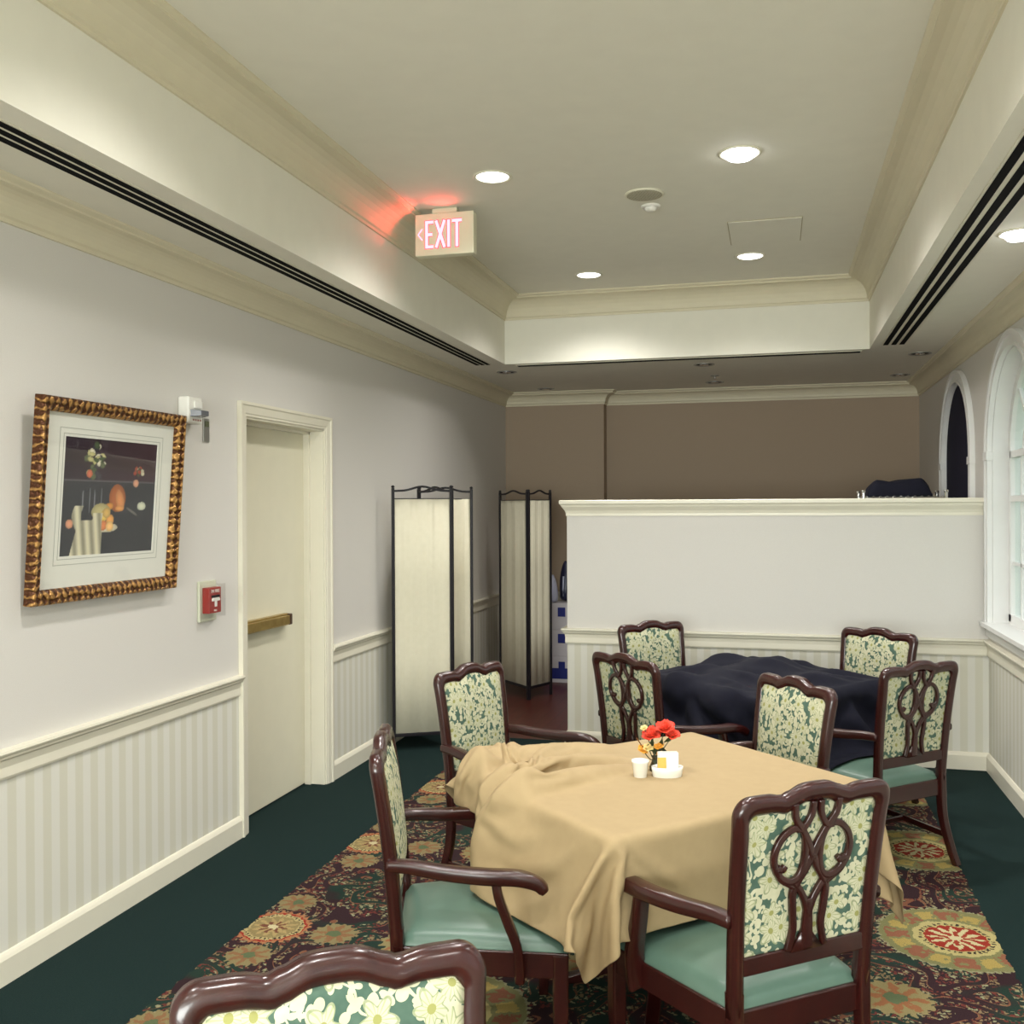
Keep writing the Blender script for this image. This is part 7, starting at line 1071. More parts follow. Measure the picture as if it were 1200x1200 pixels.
819,-732,76,-6,12,15,-1,13,15,-6,12,15,-12,10,15,-18,-2,15,-5,-15,12,6,-13,10,-6,-17,10,-19,-6,10,-16,10,5,-16,10,5,-18,7,4,-26,11,3,-19,9,3,-19,-2,5,-16,12,1,-9,18,-1,-11,17,0,-13,16,0,-12,16,0,-13,16,0,-13,15,1,-13,16,0,-14,15,1,-14,14,1,-14,15,1,-14,14,0,-14,15,1,-14,14,1,-15,15,1,-14,14,1,-15,14,1,-15,14,1,-14,13,1,-15,14,1,-15,14,1,-15,13,1,-15,14,1,-14,15,1,-13,16,1,-10,17,0,-10,18,1,-9,18,1,-7,19,1,-12,16,1,-15,14,0,-19,1,5,-19,8,0,-12,16,-2,-18,10,1,-3,20,1,6,19,5,-17,10,-6,-8,18,-3,-2,13,-1,0,13,-2,3,16,-2,-6,17,-2,-8,17,-3,-11,6,-14,-2,19,-6,4,17,-5,10,14,-8,-12,11,-7,-8,-2,-17,-9,12,-10,-3,-5,-18,-9,2,-16,-9,0,-17,-7,-6,-18,-8,-4,-17,-9,-2,-18,-9,-3,-17,-10,-1,-18,-9,-3,-18,-9,-4,-17,
803,-729,68,-1,12,14,-5,13,15,-11,11,16,-17,3,16,-13,-12,14,4,-13,9,3,-15,10,-10,-16,11,-21,-2,9,-16,11,6,-16,9,4,-20,7,4,-27,12,3,-19,7,3,-19,-2,5,-17,12,2,-9,18,-1,-11,17,0,-13,16,0,-12,16,0,-12,16,0,-13,16,1,-13,15,0,-14,15,1,-13,15,0,-14,15,1,-14,15,1,-15,14,1,-14,14,1,-15,14,1,-15,14,1,-15,13,1,-15,13,2,-15,14,1,-15,13,1,-15,15,1,-13,15,0,-13,16,1,-11,16,0,-10,18,1,-9,18,1,-7,19,1,-10,18,1,-13,16,0,-13,15,1,-19,0,7,-19,6,1,-17,12,-2,-13,15,-2,-6,19,1,-2,20,2,6,19,5,-17,7,-7,-9,19,-3,-3,12,-1,-2,13,-2,-2,15,-3,-2,17,-2,5,18,4,-12,7,-14,-8,14,-10,-6,17,-7,0,18,-6,6,16,-6,-12,11,-7,0,-4,-18,-10,9,-12,-1,-5,-17,-7,-4,-18,-7,-4,-17,-7,-4,-17,-8,-4,-18,-9,-4,-17,-9,-3,-18,-9,-1,-18,-10,-2,-17,
787,-726,59,0,13,15,-8,12,15,-16,7,16,-17,-6,16,-4,-16,11,5,-13,10,1,-16,10,-14,-13,11,-21,1,8,-17,10,6,-16,9,5,-23,7,5,-27,13,2,-18,7,3,-20,-2,5,-17,11,2,-11,17,0,-11,17,-1,-12,16,0,-12,16,0,-12,16,1,-13,16,0,-13,16,0,-13,16,0,-13,15,1,-14,15,1,-14,14,1,-14,14,1,-15,14,1,-16,13,1,-15,14,1,-15,13,2,-16,13,1,-15,14,1,-12,16,1,-11,17,0,-11,17,0,-9,18,2,-7,19,2,-10,17,1,-12,17,-1,-12,16,0,-14,14,1,-14,15,1,-17,-1,12,-19,7,-1,-15,13,-3,-12,16,-2,-7,19,0,-7,19,0,0,20,3,6,19,6,-18,5,-8,-8,18,-3,-2,13,-1,-1,13,-1,0,15,-1,1,17,0,5,17,4,-11,9,-13,-9,14,-10,-7,15,-10,-7,15,-8,-5,16,-8,5,18,0,-9,9,-13,-1,-5,-17,-9,8,-14,-6,-5,-17,-6,-4,-17,-6,-4,-18,-6,-5,-17,-6,-6,-18,-6,-7,-17,-9,-2,-18,-9,-2,-18,
772,-723,50,-6,12,15,-10,10,16,-17,-1,17,-11,-14,13,2,-15,11,4,-13,9,-1,-16,11,-18,-10,11,-21,3,7,-17,11,6,-18,7,6,-24,6,5,-27,14,2,-19,7,3,-20,-1,5,-18,10,2,-12,16,1,-11,17,-1,-12,16,0,-12,16,0,-13,16,0,-12,16,0,-12,16,1,-13,16,0,-13,16,0,-13,15,1,-14,14,1,-15,14,1,-15,14,1,-15,13,1,-15,14,1,-14,15,1,-14,15,1,-6,19,3,-8,18,3,-9,18,2,-11,17,0,-13,16,-1,-14,14,-1,-15,14,1,-15,13,1,-15,14,2,-16,13,2,-15,13,2,-15,-3,13,-10,16,-8,-8,18,-2,-8,19,0,-8,19,-1,-8,18,0,0,20,3,8,18,6,-19,3,-8,-1,21,2,0,13,2,-2,12,-3,0,14,-1,1,17,0,4,17,3,-10,11,-11,-7,16,-7,-7,17,-6,-7,18,-2,-6,16,-7,-1,5,-18,-8,11,-11,-7,12,-12,0,-9,-16,-7,4,-16,-6,-4,-17,-6,-4,-18,-6,-5,-17,-5,-6,-17,-7,-5,-18,-8,-3,-18,-8,-3,-17,
751,-722,40,-7,12,16,-15,4,17,-13,-10,15,-1,-16,11,4,-14,11,3,-14,10,-3,-16,11,-21,-7,10,-21,6,7,-19,8,7,-19,8,5,-25,6,6,-28,15,1,-19,6,4,-20,0,4,-18,9,3,-14,14,1,-11,18,0,-13,15,0,-13,16,1,-12,16,0,-12,16,0,-13,16,0,-11,17,0,-12,16,-1,-13,15,1,-14,15,1,-14,15,0,-14,15,1,-13,15,1,-13,15,1,-13,16,1,-10,17,2,-10,18,2,-9,18,3,-12,16,3,-19,5,6,-16,12,5,-15,13,3,-15,14,2,-15,13,1,-15,14,1,-15,13,1,-15,14,1,-3,20,0,11,16,4,-8,18,-2,-8,19,0,-7,19,1,-8,18,0,1,11,17,-9,4,-18,-2,20,0,-2,21,0,-2,13,-1,1,12,3,-1,14,-4,0,15,0,1,18,-2,-6,18,-1,-7,17,-4,-7,18,-3,-7,17,-7,-7,15,-9,-6,14,-11,-6,8,-15,-5,0,-18,-4,-1,-18,-5,-3,-17,-6,-3,-17,-6,-3,-17,-6,-4,-17,-7,-4,-17,-6,-3,-18,-8,-4,-17,-7,-5,-18,]
NAVY_CLOTH = [41,4534,135,-19,13,16,-9,20,15,-18,10,13,-13,13,16,-17,9,16,-17,10,17,-17,11,17,-15,14,15,-15,16,10,10,17,14,7,21,12,-19,7,15,-9,-25,5,-13,-24,11,-18,-20,11,-15,-17,16,-20,-7,20,-29,6,0,-25,7,16,-28,8,8,-23,7,16,-23,15,8,-22,17,6,-21,15,14,-19,22,-9,-26,16,2,-24,17,1,-23,17,4,-20,19,-3,-20,22,0,-19,23,-1,-19,24,-1,-19,23,-1,-19,21,-3,-17,22,-2,-19,21,-5,-8,28,-5,-29,9,-5,-3,26,-15,17,10,-21,9,18,-19,3,23,-17,13,22,-16,-4,27,-14,-9,26,-12,-5,27,-11,-1,24,-7,2,22,-8,4,23,-9,5,24,-8,-9,19,-15,-6,19,-13,-6,18,-10,-16,8,-13,-17,-10,-14,-20,-8,-14,-21,-6,-16,-21,2,-17,-13,11,-18,-5,16,-19,
779,-771,51,-18,12,17,-15,14,16,-15,11,17,-20,5,15,-21,5,16,-21,8,16,-19,12,14,-16,15,13,-11,20,11,3,23,11,11,20,14,13,20,12,-20,-16,10,-15,-22,11,-14,-20,13,-23,-8,15,-26,8,-13,-27,7,12,-27,7,14,-21,3,19,-14,-5,24,-21,19,-4,-23,18,1,-25,17,5,-23,16,12,-20,20,-8,-22,18,1,-21,20,-3,-19,21,0,-20,23,2,-20,22,7,-22,19,7,-22,17,3,-24,15,0,-28,7,-2,-16,25,-5,-16,25,-7,-15,25,-8,15,18,-19,0,22,-17,13,19,-17,9,23,-16,-13,24,-15,-18,17,-18,-9,24,-14,-5,24,-14,0,23,-11,3,23,-10,5,25,-8,6,24,-8,8,23,-4,-13,15,-13,-14,13,-11,-19,-7,-14,-21,-8,-14,-22,-7,-15,-21,2,-17,-15,12,-18,-6,16,-19,3,17,-19,
797,-783,56,-18,6,18,-18,7,18,-20,4,17,-22,3,16,-23,3,16,-22,8,15,-20,12,12,-15,18,12,-10,22,12,0,24,12,20,15,10,16,19,10,-18,12,16,-8,-26,9,-23,-7,14,-28,7,-7,-27,8,-9,-23,3,18,-25,4,19,-9,-11,23,-22,5,17,-26,13,4,-26,14,3,-17,26,-4,-22,20,2,-23,16,4,-19,21,-4,-22,19,4,-21,21,4,-24,17,8,-27,7,11,-24,13,5,-24,15,0,-23,17,-1,-22,19,-2,-9,28,-8,-15,26,-7,-12,25,-10,6,22,-17,8,21,-16,9,23,-17,-19,17,-17,-16,19,-17,-13,21,-17,-7,23,-15,-1,25,-13,5,24,-11,10,24,-9,15,21,-8,-3,24,-7,-4,22,-7,-17,11,-12,-20,5,-13,-20,-9,-14,-22,-9,-15,-22,1,-16,-17,11,-18,-7,17,-18,4,18,-19,20,5,-18,
792,-783,60,-19,1,18,-19,1,19,-22,-1,18,-24,-1,16,-23,4,16,-21,9,14,-18,14,13,-14,19,13,-11,21,13,-9,24,13,18,17,11,18,16,8,7,24,5,-22,-11,15,-29,5,-2,-29,7,-4,-18,-23,9,-24,-2,15,-22,4,18,-15,17,17,-25,14,2,-27,12,-8,-22,16,14,-19,12,19,-20,21,0,-20,20,-2,-17,22,-7,-24,14,13,-25,14,9,-25,14,9,-24,15,7,-23,16,0,-21,18,-3,-21,20,-5,-21,21,-9,-22,15,14,-12,25,-8,-4,25,-14,-3,23,-15,6,24,-16,-2,25,-18,-22,12,-17,-16,18,-17,-10,22,-16,-1,24,-15,6,25,-12,9,24,-10,16,20,-10,2,25,-7,-10,21,-8,-12,17,-10,-19,8,-13,-22,-2,-14,-21,-11,-14,-23,-1,-16,-19,10,-17,-8,17,-18,2,19,-19,21,5,-18,20,-9,-18,
764,-757,58,2,-13,25,-20,-7,19,-22,-4,17,-23,-2,17,-21,7,16,-18,13,15,-14,18,12,-12,22,13,-7,25,9,-11,17,18,-14,10,18,17,15,6,17,19,3,-16,25,-3,-30,5,-1,-21,-20,10,-20,-19,10,-24,12,10,-24,14,5,-21,15,-11,-24,18,6,-21,15,16,-21,13,18,-20,10,18,-23,11,12,-21,19,-2,-20,22,-6,-18,24,-8,-25,14,9,-21,10,16,-23,17,3,-21,18,-2,-20,19,-9,-21,22,-4,-22,21,2,-24,14,10,-23,10,14,-8,23,-14,0,25,-17,0,25,-17,-6,23,-18,-22,12,-17,-14,19,-16,-1,24,-16,6,24,-14,14,23,-13,8,25,-10,3,24,-7,-8,21,-8,-14,15,-9,-17,13,-12,-20,7,-15,-22,-9,-14,-23,-3,-16,-19,7,-16,-10,17,-18,0,19,-18,22,2,-18,20,-10,-18,21,-3,-19,
719,-749,54,12,0,26,2,-16,24,-20,-10,19,-21,-4,16,-17,14,15,-14,18,13,-10,23,9,-10,21,16,-10,19,15,-13,7,20,-15,9,15,-15,13,11,18,19,2,-4,30,-3,-30,6,-1,-29,-2,2,-17,-19,12,-9,20,-17,-23,16,1,-23,18,8,-23,17,12,-22,15,12,-23,13,13,-19,7,20,-22,6,16,-27,11,7,-23,20,-4,-17,24,-8,-14,24,-9,-21,12,15,-20,18,-6,-21,21,-2,-20,22,-2,-22,21,1,-23,18,6,-24,14,3,-25,9,9,-26,6,12,-1,25,-17,-1,25,-18,-8,23,-18,-19,14,-15,-5,23,-16,9,22,-16,9,25,-13,9,27,-12,1,24,-8,-7,21,-8,-13,15,-9,-16,10,-12,-19,10,-14,-21,6,-15,-22,-7,-16,-20,5,-16,-12,16,-17,1,19,-18,20,-6,-18,21,-4,-18,22,-2,-19,19,3,-20,
674,-751,48,13,0,27,13,-2,27,-1,-16,22,-17,-10,19,-9,23,7,-12,20,15,-11,19,16,-11,18,17,-11,15,16,-12,13,14,-15,2,14,-19,5,12,-14,23,7,12,28,-1,-29,5,0,-27,-11,-1,-20,14,11,-3,22,-18,-25,10,10,-17,26,0,-22,19,7,-23,16,8,-24,12,9,-24,8,12,-21,4,21,-26,5,16,-27,15,2,-20,21,-5,-11,25,-8,-9,26,-7,-20,20,-4,-20,23,-1,-21,22,1,-22,20,1,-24,15,1,-25,12,5,-26,6,11,-25,1,17,-24,18,-7,1,25,-17,-10,21,-17,-12,21,-15,6,23,-15,7,26,-14,10,26,-12,2,28,-12,-6,20,-9,-12,15,-9,-16,8,-12,-18,3,-14,-18,13,-14,-21,4,-17,-21,4,-15,-12,14,-17,-1,19,-18,20,0,-19,21,-3,-18,22,-2,-18,20,-7,-19,15,6,-21,
636,-750,44,14,5,26,12,-2,26,6,-9,25,2,-13,23,-24,-4,13,-13,19,17,-10,19,17,-10,17,16,1,18,14,-6,17,11,-9,18,8,-19,2,15,-23,11,13,4,30,1,-28,7,0,-27,-8,0,-3,28,-2,-29,6,-2,-7,29,4,-19,24,2,-20,20,3,-23,17,4,-24,13,6,-26,10,10,-26,9,13,-24,4,19,-26,8,12,-24,16,0,-17,22,-5,-10,26,-5,-12,28,-6,-13,26,-6,-19,23,-3,-21,19,-3,-24,15,-1,-26,12,3,-26,4,13,-27,4,15,-28,9,5,-14,22,-14,-8,22,-16,0,23,-15,3,26,-14,10,26,-13,6,27,-13,-5,26,-12,-12,15,-10,-16,7,-11,-17,0,-14,-19,10,-14,-18,13,-15,-19,8,-16,-14,14,-17,-4,18,-18,18,6,-19,22,-3,-18,21,-5,-18,20,-8,-19,17,1,-20,12,10,-22,
609,-740,40,10,0,27,14,0,25,9,-6,25,-1,-15,24,-3,-15,24,-26,2,13,-12,18,16,2,19,16,-6,16,15,-9,17,12,-12,19,10,6,20,15,-24,5,14,-9,27,4,-26,12,-1,-27,-8,0,-9,27,0,-30,4,-1,-8,30,3,-12,26,1,-18,22,2,-21,18,4,-23,17,6,-25,15,9,-26,14,10,-26,11,9,-24,3,16,-26,10,6,-23,17,-1,-18,24,-4,-14,27,-6,0,29,-7,-15,24,-5,-19,20,-4,-22,18,-3,-25,15,2,-28,13,5,-26,3,15,-28,4,9,-25,13,-5,-10,21,-16,-2,25,-15,11,26,-13,8,26,-13,1,27,-13,-13,21,-14,-17,7,-11,-18,-1,-14,-18,11,-12,-19,12,-15,-17,15,-15,-13,14,-17,-7,18,-18,14,13,-20,21,-5,-18,21,-7,-18,19,-9,-19,19,3,-19,15,7,-22,8,14,-22,
600,-726,34,1,-5,28,7,-8,26,14,-4,24,7,-12,26,-4,-16,24,-11,-16,21,-23,3,13,-1,18,18,-14,15,13,-11,17,17,-10,22,15,4,24,16,6,27,11,-26,8,7,-18,21,-2,-28,-9,0,-23,20,-3,-18,24,-2,-29,5,-2,-2,27,8,-18,20,3,-26,14,2,-18,21,12,-21,20,12,-21,19,9,-20,19,7,-21,19,2,-27,2,12,-26,14,1,-23,20,-2,-16,25,-6,3,28,-6,-20,19,-3,-23,16,-4,-26,14,-3,-13,27,6,-20,23,1,-24,17,-1,-27,1,10,-28,2,3,-21,17,-12,-4,26,-16,8,26,-14,13,24,-12,-5,25,-13,-20,13,-14,-21,-2,-13,-21,9,-13,-20,14,-13,-16,19,-15,-12,18,-17,-7,19,-18,10,17,-19,21,-1,-19,22,-4,-20,18,-13,-18,12,10,-23,16,6,-21,20,6,-18,8,17,-22,
618,-731,24,-2,-6,27,-11,2,26,-4,-11,28,8,-13,26,7,-13,26,-8,-16,22,-9,-13,21,-19,-8,18,-17,14,18,-16,18,19,-13,25,17,-1,31,14,7,32,9,8,27,4,-27,10,3,-29,-7,0,-26,16,-2,-19,22,-3,-29,-1,-2,-20,18,2,-16,22,10,-25,15,4,-23,19,10,-20,20,10,-17,21,11,-19,20,3,-18,23,3,-7,28,7,-29,8,6,-23,19,-3,-23,18,-1,-3,28,-5,-27,5,-6,-25,16,-1,-23,20,2,-18,24,3,-12,26,3,-15,25,-3,-15,22,-7,-29,-2,6,-29,7,-4,-13,24,-16,8,25,-13,11,24,-11,-13,21,-13,-24,1,-15,-26,6,-13,-24,15,-13,-17,21,-15,-12,22,-17,-5,22,-18,8,19,-19,21,5,-19,22,-9,-20,20,-5,-20,19,0,-21,9,14,-22,19,7,-19,7,17,-21,7,20,-22,
641,-743,12,-4,-6,27,-9,-5,28,-14,-1,27,-5,-11,28,0,-13,25,1,-13,25,-6,-12,24,-12,-9,25,-5,-15,27,-25,4,21,-27,18,15,-15,37,9,4,43,9,23,17,2,-17,24,7,-31,1,0,-27,12,-1,-22,18,-1,-27,4,0,-27,9,3,-27,14,6,-25,16,7,-22,18,9,-21,20,7,-16,21,7,-16,24,5,-15,25,3,-6,30,8,-14,26,3,-22,19,-1,-22,18,-1,-20,19,1,-29,0,-3,-25,16,1,-20,23,2,-25,16,-1,-16,23,-4,-14,24,-5,-11,26,-6,-8,29,-4,-30,-1,4,-24,16,-11,3,25,-13,11,25,-9,-24,6,-15,-26,7,-12,-30,7,-15,-23,26,-15,-15,27,-17,-3,27,-18,9,22,-19,21,9,-20,22,-9,-20,21,-6,-20,19,0,-21,14,11,-22,13,14,-21,7,18,-21,4,20,-22,3,20,-23,
639,-749,-1,2,-6,29,0,-7,29,-3,-8,29,-10,-7,27,-7,-9,25,-3,-11,26,-2,-9,28,-2,-11,28,-3,-13,28,-10,-14,26,-28,-5,19,-40,21,9,-9,60,9,28,15,1,-18,24,7,-23,19,3,-28,9,0,-24,13,0,-26,13,2,-24,17,2,-27,11,8,-28,5,9,-24,16,7,-19,20,4,-7,28,3,-16,25,4,-22,19,7,-18,24,7,-15,25,3,-18,21,2,-20,20,0,-24,16,2,-16,25,-7,-30,5,6,-27,12,2,-22,18,-3,-16,22,-6,-12,26,-6,-2,29,-7,-17,25,-3,-23,20,-5,-28,5,-3,-10,23,-13,3,27,-10,-15,20,-17,-25,9,-13,-37,-9,-8,-25,36,-20,-5,34,-18,10,25,-19,21,12,-21,21,-9,-20,21,-9,-21,19,4,-22,11,12,-23,5,15,-23,0,15,-25,-3,14,-27,3,19,-23,-1,13,-27,
641,-765,1,2,4,31,3,2,30,5,0,29,7,-3,27,-8,-9,25,-3,-9,27,5,-9,29,3,-9,29,0,-11,28,-3,-11,26,-10,-12,25,-25,-10,20,-65,35,8,28,35,6,-23,18,5,-20,21,3,-22,18,1,-22,18,0,-24,17,2,-24,19,2,-29,0,9,-27,9,8,-22,17,5,-17,22,5,-16,25,5,-12,26,5,7,52,38,-15,24,-6,-18,22,0,-18,21,2,-20,21,5,-17,25,1,-23,8,18,-23,17,8,-24,15,6,-22,17,0,-22,18,-5,-21,20,-8,-34,-1,-59,-19,23,-3,-20,20,-5,-21,17,-6,-19,19,-12,-13,20,-17,-15,22,-15,-14,25,-12,-39,-13,-7,-16,58,-22,13,30,-18,21,10,-21,20,-10,-22,19,-9,-22,18,8,-23,5,14,-24,-4,13,-25,-3,12,-26,-4,14,-26,-4,14,-27,0,16,-25,6,18,-22,
672,-751,-7,0,4,30,0,2,30,-2,-1,28,-3,-6,27,-4,-9,27,-5,-10,28,-2,-11,29,1,-11,27,9,-6,27,0,-9,27,-4,-7,27,-6,-6,29,-12,-6,28,-47,26,44,-18,23,-1,-20,20,0,-19,20,0,-19,22,5,-19,21,9,-20,20,11,-18,20,10,-17,23,4,-16,23,-1,-15,24,-3,-15,26,-6,-15,27,-7,-14,25,-5,-17,23,-6,-18,21,-4,-20,22,3,-20,20,8,-18,17,17,-25,18,3,-23,16,0,-20,15,13,-22,18,-1,-21,21,-6,-21,21,-8,-22,20,-8,-23,17,-9,-24,15,-5,-23,16,-4,-24,17,-1,-25,17,-3,-24,18,-4,-31,13,1,-16,64,-68,16,6,-26,15,1,-25,13,-13,-24,20,-1,-23,10,15,-24,-3,16,-24,3,13,-24,2,12,-27,4,10,-28,-1,13,-28,-17,15,-19,-10,14,-23,2,17,-22,
705,-741,-20,1,3,30,0,-2,28,-2,-4,28,-3,-9,27,-6,-8,28,-5,-11,28,-12,-4,27,-9,-7,27,-7,-8,26,-4,-8,27,-3,-5,29,-2,-2,31,13,-5,27,-28,12,41,-20,20,1,-21,19,0,-21,20,1,-21,22,-1,-21,21,5,-18,19,13,-21,18,-3,-18,22,-2,-16,24,-4,-15,26,-5,-13,27,-5,-13,27,0,-13,26,0,-17,22,0,-19,21,5,-20,21,7,-22,22,2,-20,18,14,-23,17,0,-19,15,13,-22,19,-3,-22,14,-12,-22,19,-10,-22,20,-9,-21,20,-5,-22,18,-2,-23,16,0,-24,17,0,-24,18,1,-25,18,-1,-24,17,0,-23,16,1,-25,21,-2,21,9,-80,20,6,-22,13,14,-24,-4,18,-24,10,13,-24,12,2,-25,2,12,-27,0,13,-26,-1,14,-28,-6,15,-25,-13,15,-22,-21,14,-13,-6,18,-20,
746,-765,-36,-2,11,26,-5,3,27,-6,-2,28,-6,-6,29,-5,-9,28,-7,-8,28,-7,-9,27,-7,-7,26,-4,-8,27,-8,1,29,-7,1,30,-6,0,30,-3,-3,29,-3,-4,35,-21,19,-2,-22,19,0,-23,20,0,-21,22,2,-21,21,1,-19,20,5,-19,20,-3,-17,23,-3,-15,27,-2,-13,27,0,-14,27,0,-14,23,9,-14,23,-9,-18,22,2,-21,22,3,-21,20,8,-21,22,5,-20,19,4,-20,17,10,-22,16,-6,-21,20,-6,-22,21,-3,-21,14,-17,-20,21,0,-22,18,0,-23,16,0,-25,13,8,-24,18,-7,-25,18,0,-23,18,0,-23,18,-1,-22,17,1,-21,24,-2,13,12,-64,9,14,-25,13,13,-24,16,-2,-24,8,9,-25,5,11,-26,-2,14,-26,-4,16,-27,-6,15,-25,-5,15,-25,-24,10,-11,-9,20,-19,-21,16,-12,
782,-792,-56,-4,16,23,-6,6,27,-7,1,29,-7,-3,29,-4,-12,28,-7,-7,27,-8,-6,26,-7,-2,28,-4,-6,28,-3,-5,30,-5,-4,31,-7,-3,28,-10,9,25,-7,0,28,-22,15,12,-22,20,-2,-22,22,-3,-21,21,-2,-19,21,1,-20,20,-1,-18,22,-2,-15,26,1,-15,26,3,-14,27,5,-18,20,10,-10,26,-6,-23,16,8,-18,23,1,-18,25,-1,-18,24,-2,-20,21,2,-20,20,4,-21,19,1,-21,20,0,-21,21,-6,-20,14,-18,-23,19,-2,-21,15,10,-21,18,-9,-24,13,9,-25,16,-7,-24,19,-2,-24,18,2,-24,17,0,-21,18,-2,-21,21,0,-21,24,-2,8,14,-49,18,3,-26,13,7,-24,8,9,-26,3,12,-26,-6,14,-25,-1,15,-27,-2,15,-26,-1,14,-26,-14,15,-19,-12,13,-22,-24,17,-2,-19,19,-13,
807,-821,-72,-4,14,24,-5,7,29,-6,5,29,-8,4,29,-13,1,26,-1,-14,25,-15,4,23,-4,-5,29,-8,-2,29,-7,-2,30,-6,-4,29,-3,-7,27,2,-11,27,-15,18,25,-22,16,12,-22,19,-9,-21,22,1,-21,19,3,-19,20,-1,-20,21,2,-18,23,-5,-15,21,16,-17,24,7,-16,24,6,-15,23,4,-17,23,2,-18,24,-1,-17,26,-2,-18,25,-2,-18,23,-2,-19,20,-3,-20,20,3,-21,19,5,-19,20,-11,-21,19,-12,-21,18,-10,-23,17,0,-23,15,1,-21,17,11,-23,15,-12,-25,19,1,-24,17,7,-24,15,3,-22,17,-4,-21,19,-5,-21,21,-1,-21,25,0,6,12,-39,13,7,-26,6,9,-26,4,11,-25,1,13,-27,1,15,-26,-1,15,-27,0,13,-27,-4,13,-25,-6,13,-24,-13,14,-22,-24,19,-3,-24,18,-2,
824,-855,-74,-12,1,27,-8,2,29,-5,7,30,-3,10,27,-6,15,23,-20,17,10,-7,-1,28,-1,-9,29,-7,-1,30,-7,-3,29,-4,-7,27,2,-15,24,1,-2,29,-24,30,28,-25,19,7,-23,8,17,-17,23,-5,-18,19,-9,-20,20,-3,-21,20,-3,-20,22,8,-19,21,-10,-22,20,0,-19,21,3,-16,23,2,-14,26,1,-14,28,1,-13,27,2,-15,26,4,-16,23,5,-18,20,8,-21,19,6,-22,20,3,-24,19,0,-22,18,-9,-18,18,-13,-18,18,-11,-23,18,-2,-22,20,1,-25,16,9,-25,12,12,-24,17,2,-22,16,-6,-20,13,-15,-22,20,0,-21,22,-2,-21,23,-2,-19,22,-29,1,5,-28,3,9,-27,3,13,-26,3,16,-26,3,17,-25,5,15,-26,10,12,-24,6,9,-26,-3,10,-27,-11,14,-24,-24,18,-1,-24,18,-2,
834,-890,-60,-12,-4,28,0,18,24,-5,20,22,-9,17,21,-16,19,12,-16,14,19,-11,1,28,0,-8,30,-2,-9,29,-3,-6,27,-3,-5,28,-6,0,28,-20,7,22,-14,0,64,-21,20,8,-11,24,-13,-18,19,-9,-20,19,-5,-22,19,-3,-22,21,-4,-21,22,-1,-19,21,5,-19,21,-4,-17,22,-3,-15,26,0,-13,27,0,-13,28,3,-14,27,3,-16,23,4,-18,21,7,-20,18,10,-22,19,8,-22,20,4,-23,19,-1,-22,18,-3,-22,17,-5,-20,20,-6,-18,23,-7,-25,12,12,-24,17,8,-23,19,-1,-22,15,-10,-19,4,-20,-22,19,-6,-22,21,4,-21,21,-3,-20,22,0,-23,28,-30,-12,14,-22,-2,12,-26,1,16,-26,2,16,-26,2,15,-26,4,12,-26,7,10,-25,13,7,-25,10,6,-28,-7,11,-28,-24,19,0,-23,17,-1,
842,-925,-43,-6,27,14,-7,26,11,-5,16,23,-10,15,21,-15,14,21,-17,12,21,-17,11,23,-5,-6,29,-4,-6,28,-5,-4,28,-5,-1,28,-3,1,30,6,-20,22,-29,18,78,-21,19,5,-20,19,-4,-18,19,-12,-14,19,-16,-22,20,-9,-21,21,-4,-20,22,-2,-19,21,-2,-17,23,-1,-15,25,0,-14,27,1,-13,27,8,-15,25,8,-17,23,7,-21,16,8,-13,25,-4,-21,22,1,-22,19,7,-22,20,5,-21,20,1,-22,18,-2,-20,20,-6,-20,22,-1,-25,15,11,-23,20,3,-22,19,-4,-22,15,-10,-18,-2,-22,-22,13,-13,-22,20,2,-22,21,3,-21,21,-1,-19,21,3,-26,37,-35,-13,17,-19,-7,18,-23,-5,17,-25,-3,16,-25,0,13,-26,1,10,-26,6,7,-27,11,7,-28,12,6,-27,11,6,-27,-23,17,4,-19,19,-6,
848,-939,-27,-6,27,10,-22,-3,16,-8,16,21,-9,17,21,-10,19,21,-12,19,20,-13,19,20,-16,17,17,1,-8,27,-2,-5,28,0,-3,30,4,-16,26,5,-13,27,-40,30,83,-22,18,3,-21,18,-4,-20,18,-9,-19,21,-12,-19,20,-13,-18,21,-11,-18,21,-4,-18,22,0,-16,24,2,-16,25,6,-18,20,14,-18,22,11,-17,22,8,-17,22,5,-17,23,2,-17,25,-2,-18,24,-3,-18,24,-3,-20,21,-4,-20,19,2,-21,19,0,-21,20,5,-22,21,5,-23,21,0,-23,19,-4,-22,15,-9,-19,5,-20,-20,-1,-22,-22,20,0,-23,20,5,-21,21,0,-20,20,2,-18,20,7,-26,41,-46,-12,18,-21,-13,24,-14,-7,18,-23,-5,15,-24,-2,11,-26,0,9,-27,11,5,-28,19,-3,-24,14,-1,-27,-11,21,-17,-9,17,-19,-18,21,3,
851,-947,-19,-14,11,22,-18,18,-12,-16,19,13,-5,18,23,-13,20,19,-11,19,21,-9,16,23,-8,8,25,-3,-2,29,4,-11,27,3,-11,28,3,-10,29,1,-8,28,-45,34,84,-22,18,-1,-21,19,-6,-20,20,-9,-19,20,-12,-19,21,-11,-18,19,-10,-18,21,-3,-18,22,-1,-17,22,14,-17,21,13,-18,22,11,-17,22,8,-16,23,1,-16,24,0,-17,25,-3,-17,24,-4,-18,25,-5,-19,22,-2,-19,21,0,-20,20,3,-21,20,1,-22,21,3,-22,21,2,-23,19,2,-22,17,-7,-20,6,-18,-19,-3,-22,-23,19,-2,-23,19,9,-21,20,-7,-21,20,0,-19,19,2,-19,20,12,-32,47,-44,-4,14,-27,-13,23,-15,-6,16,-24,-4,11,-25,0,5,-28,3,-1,-30,6,24,-18,11,5,-28,15,-2,-25,-5,9,-27,-12,24,-7,-18,23,-1,
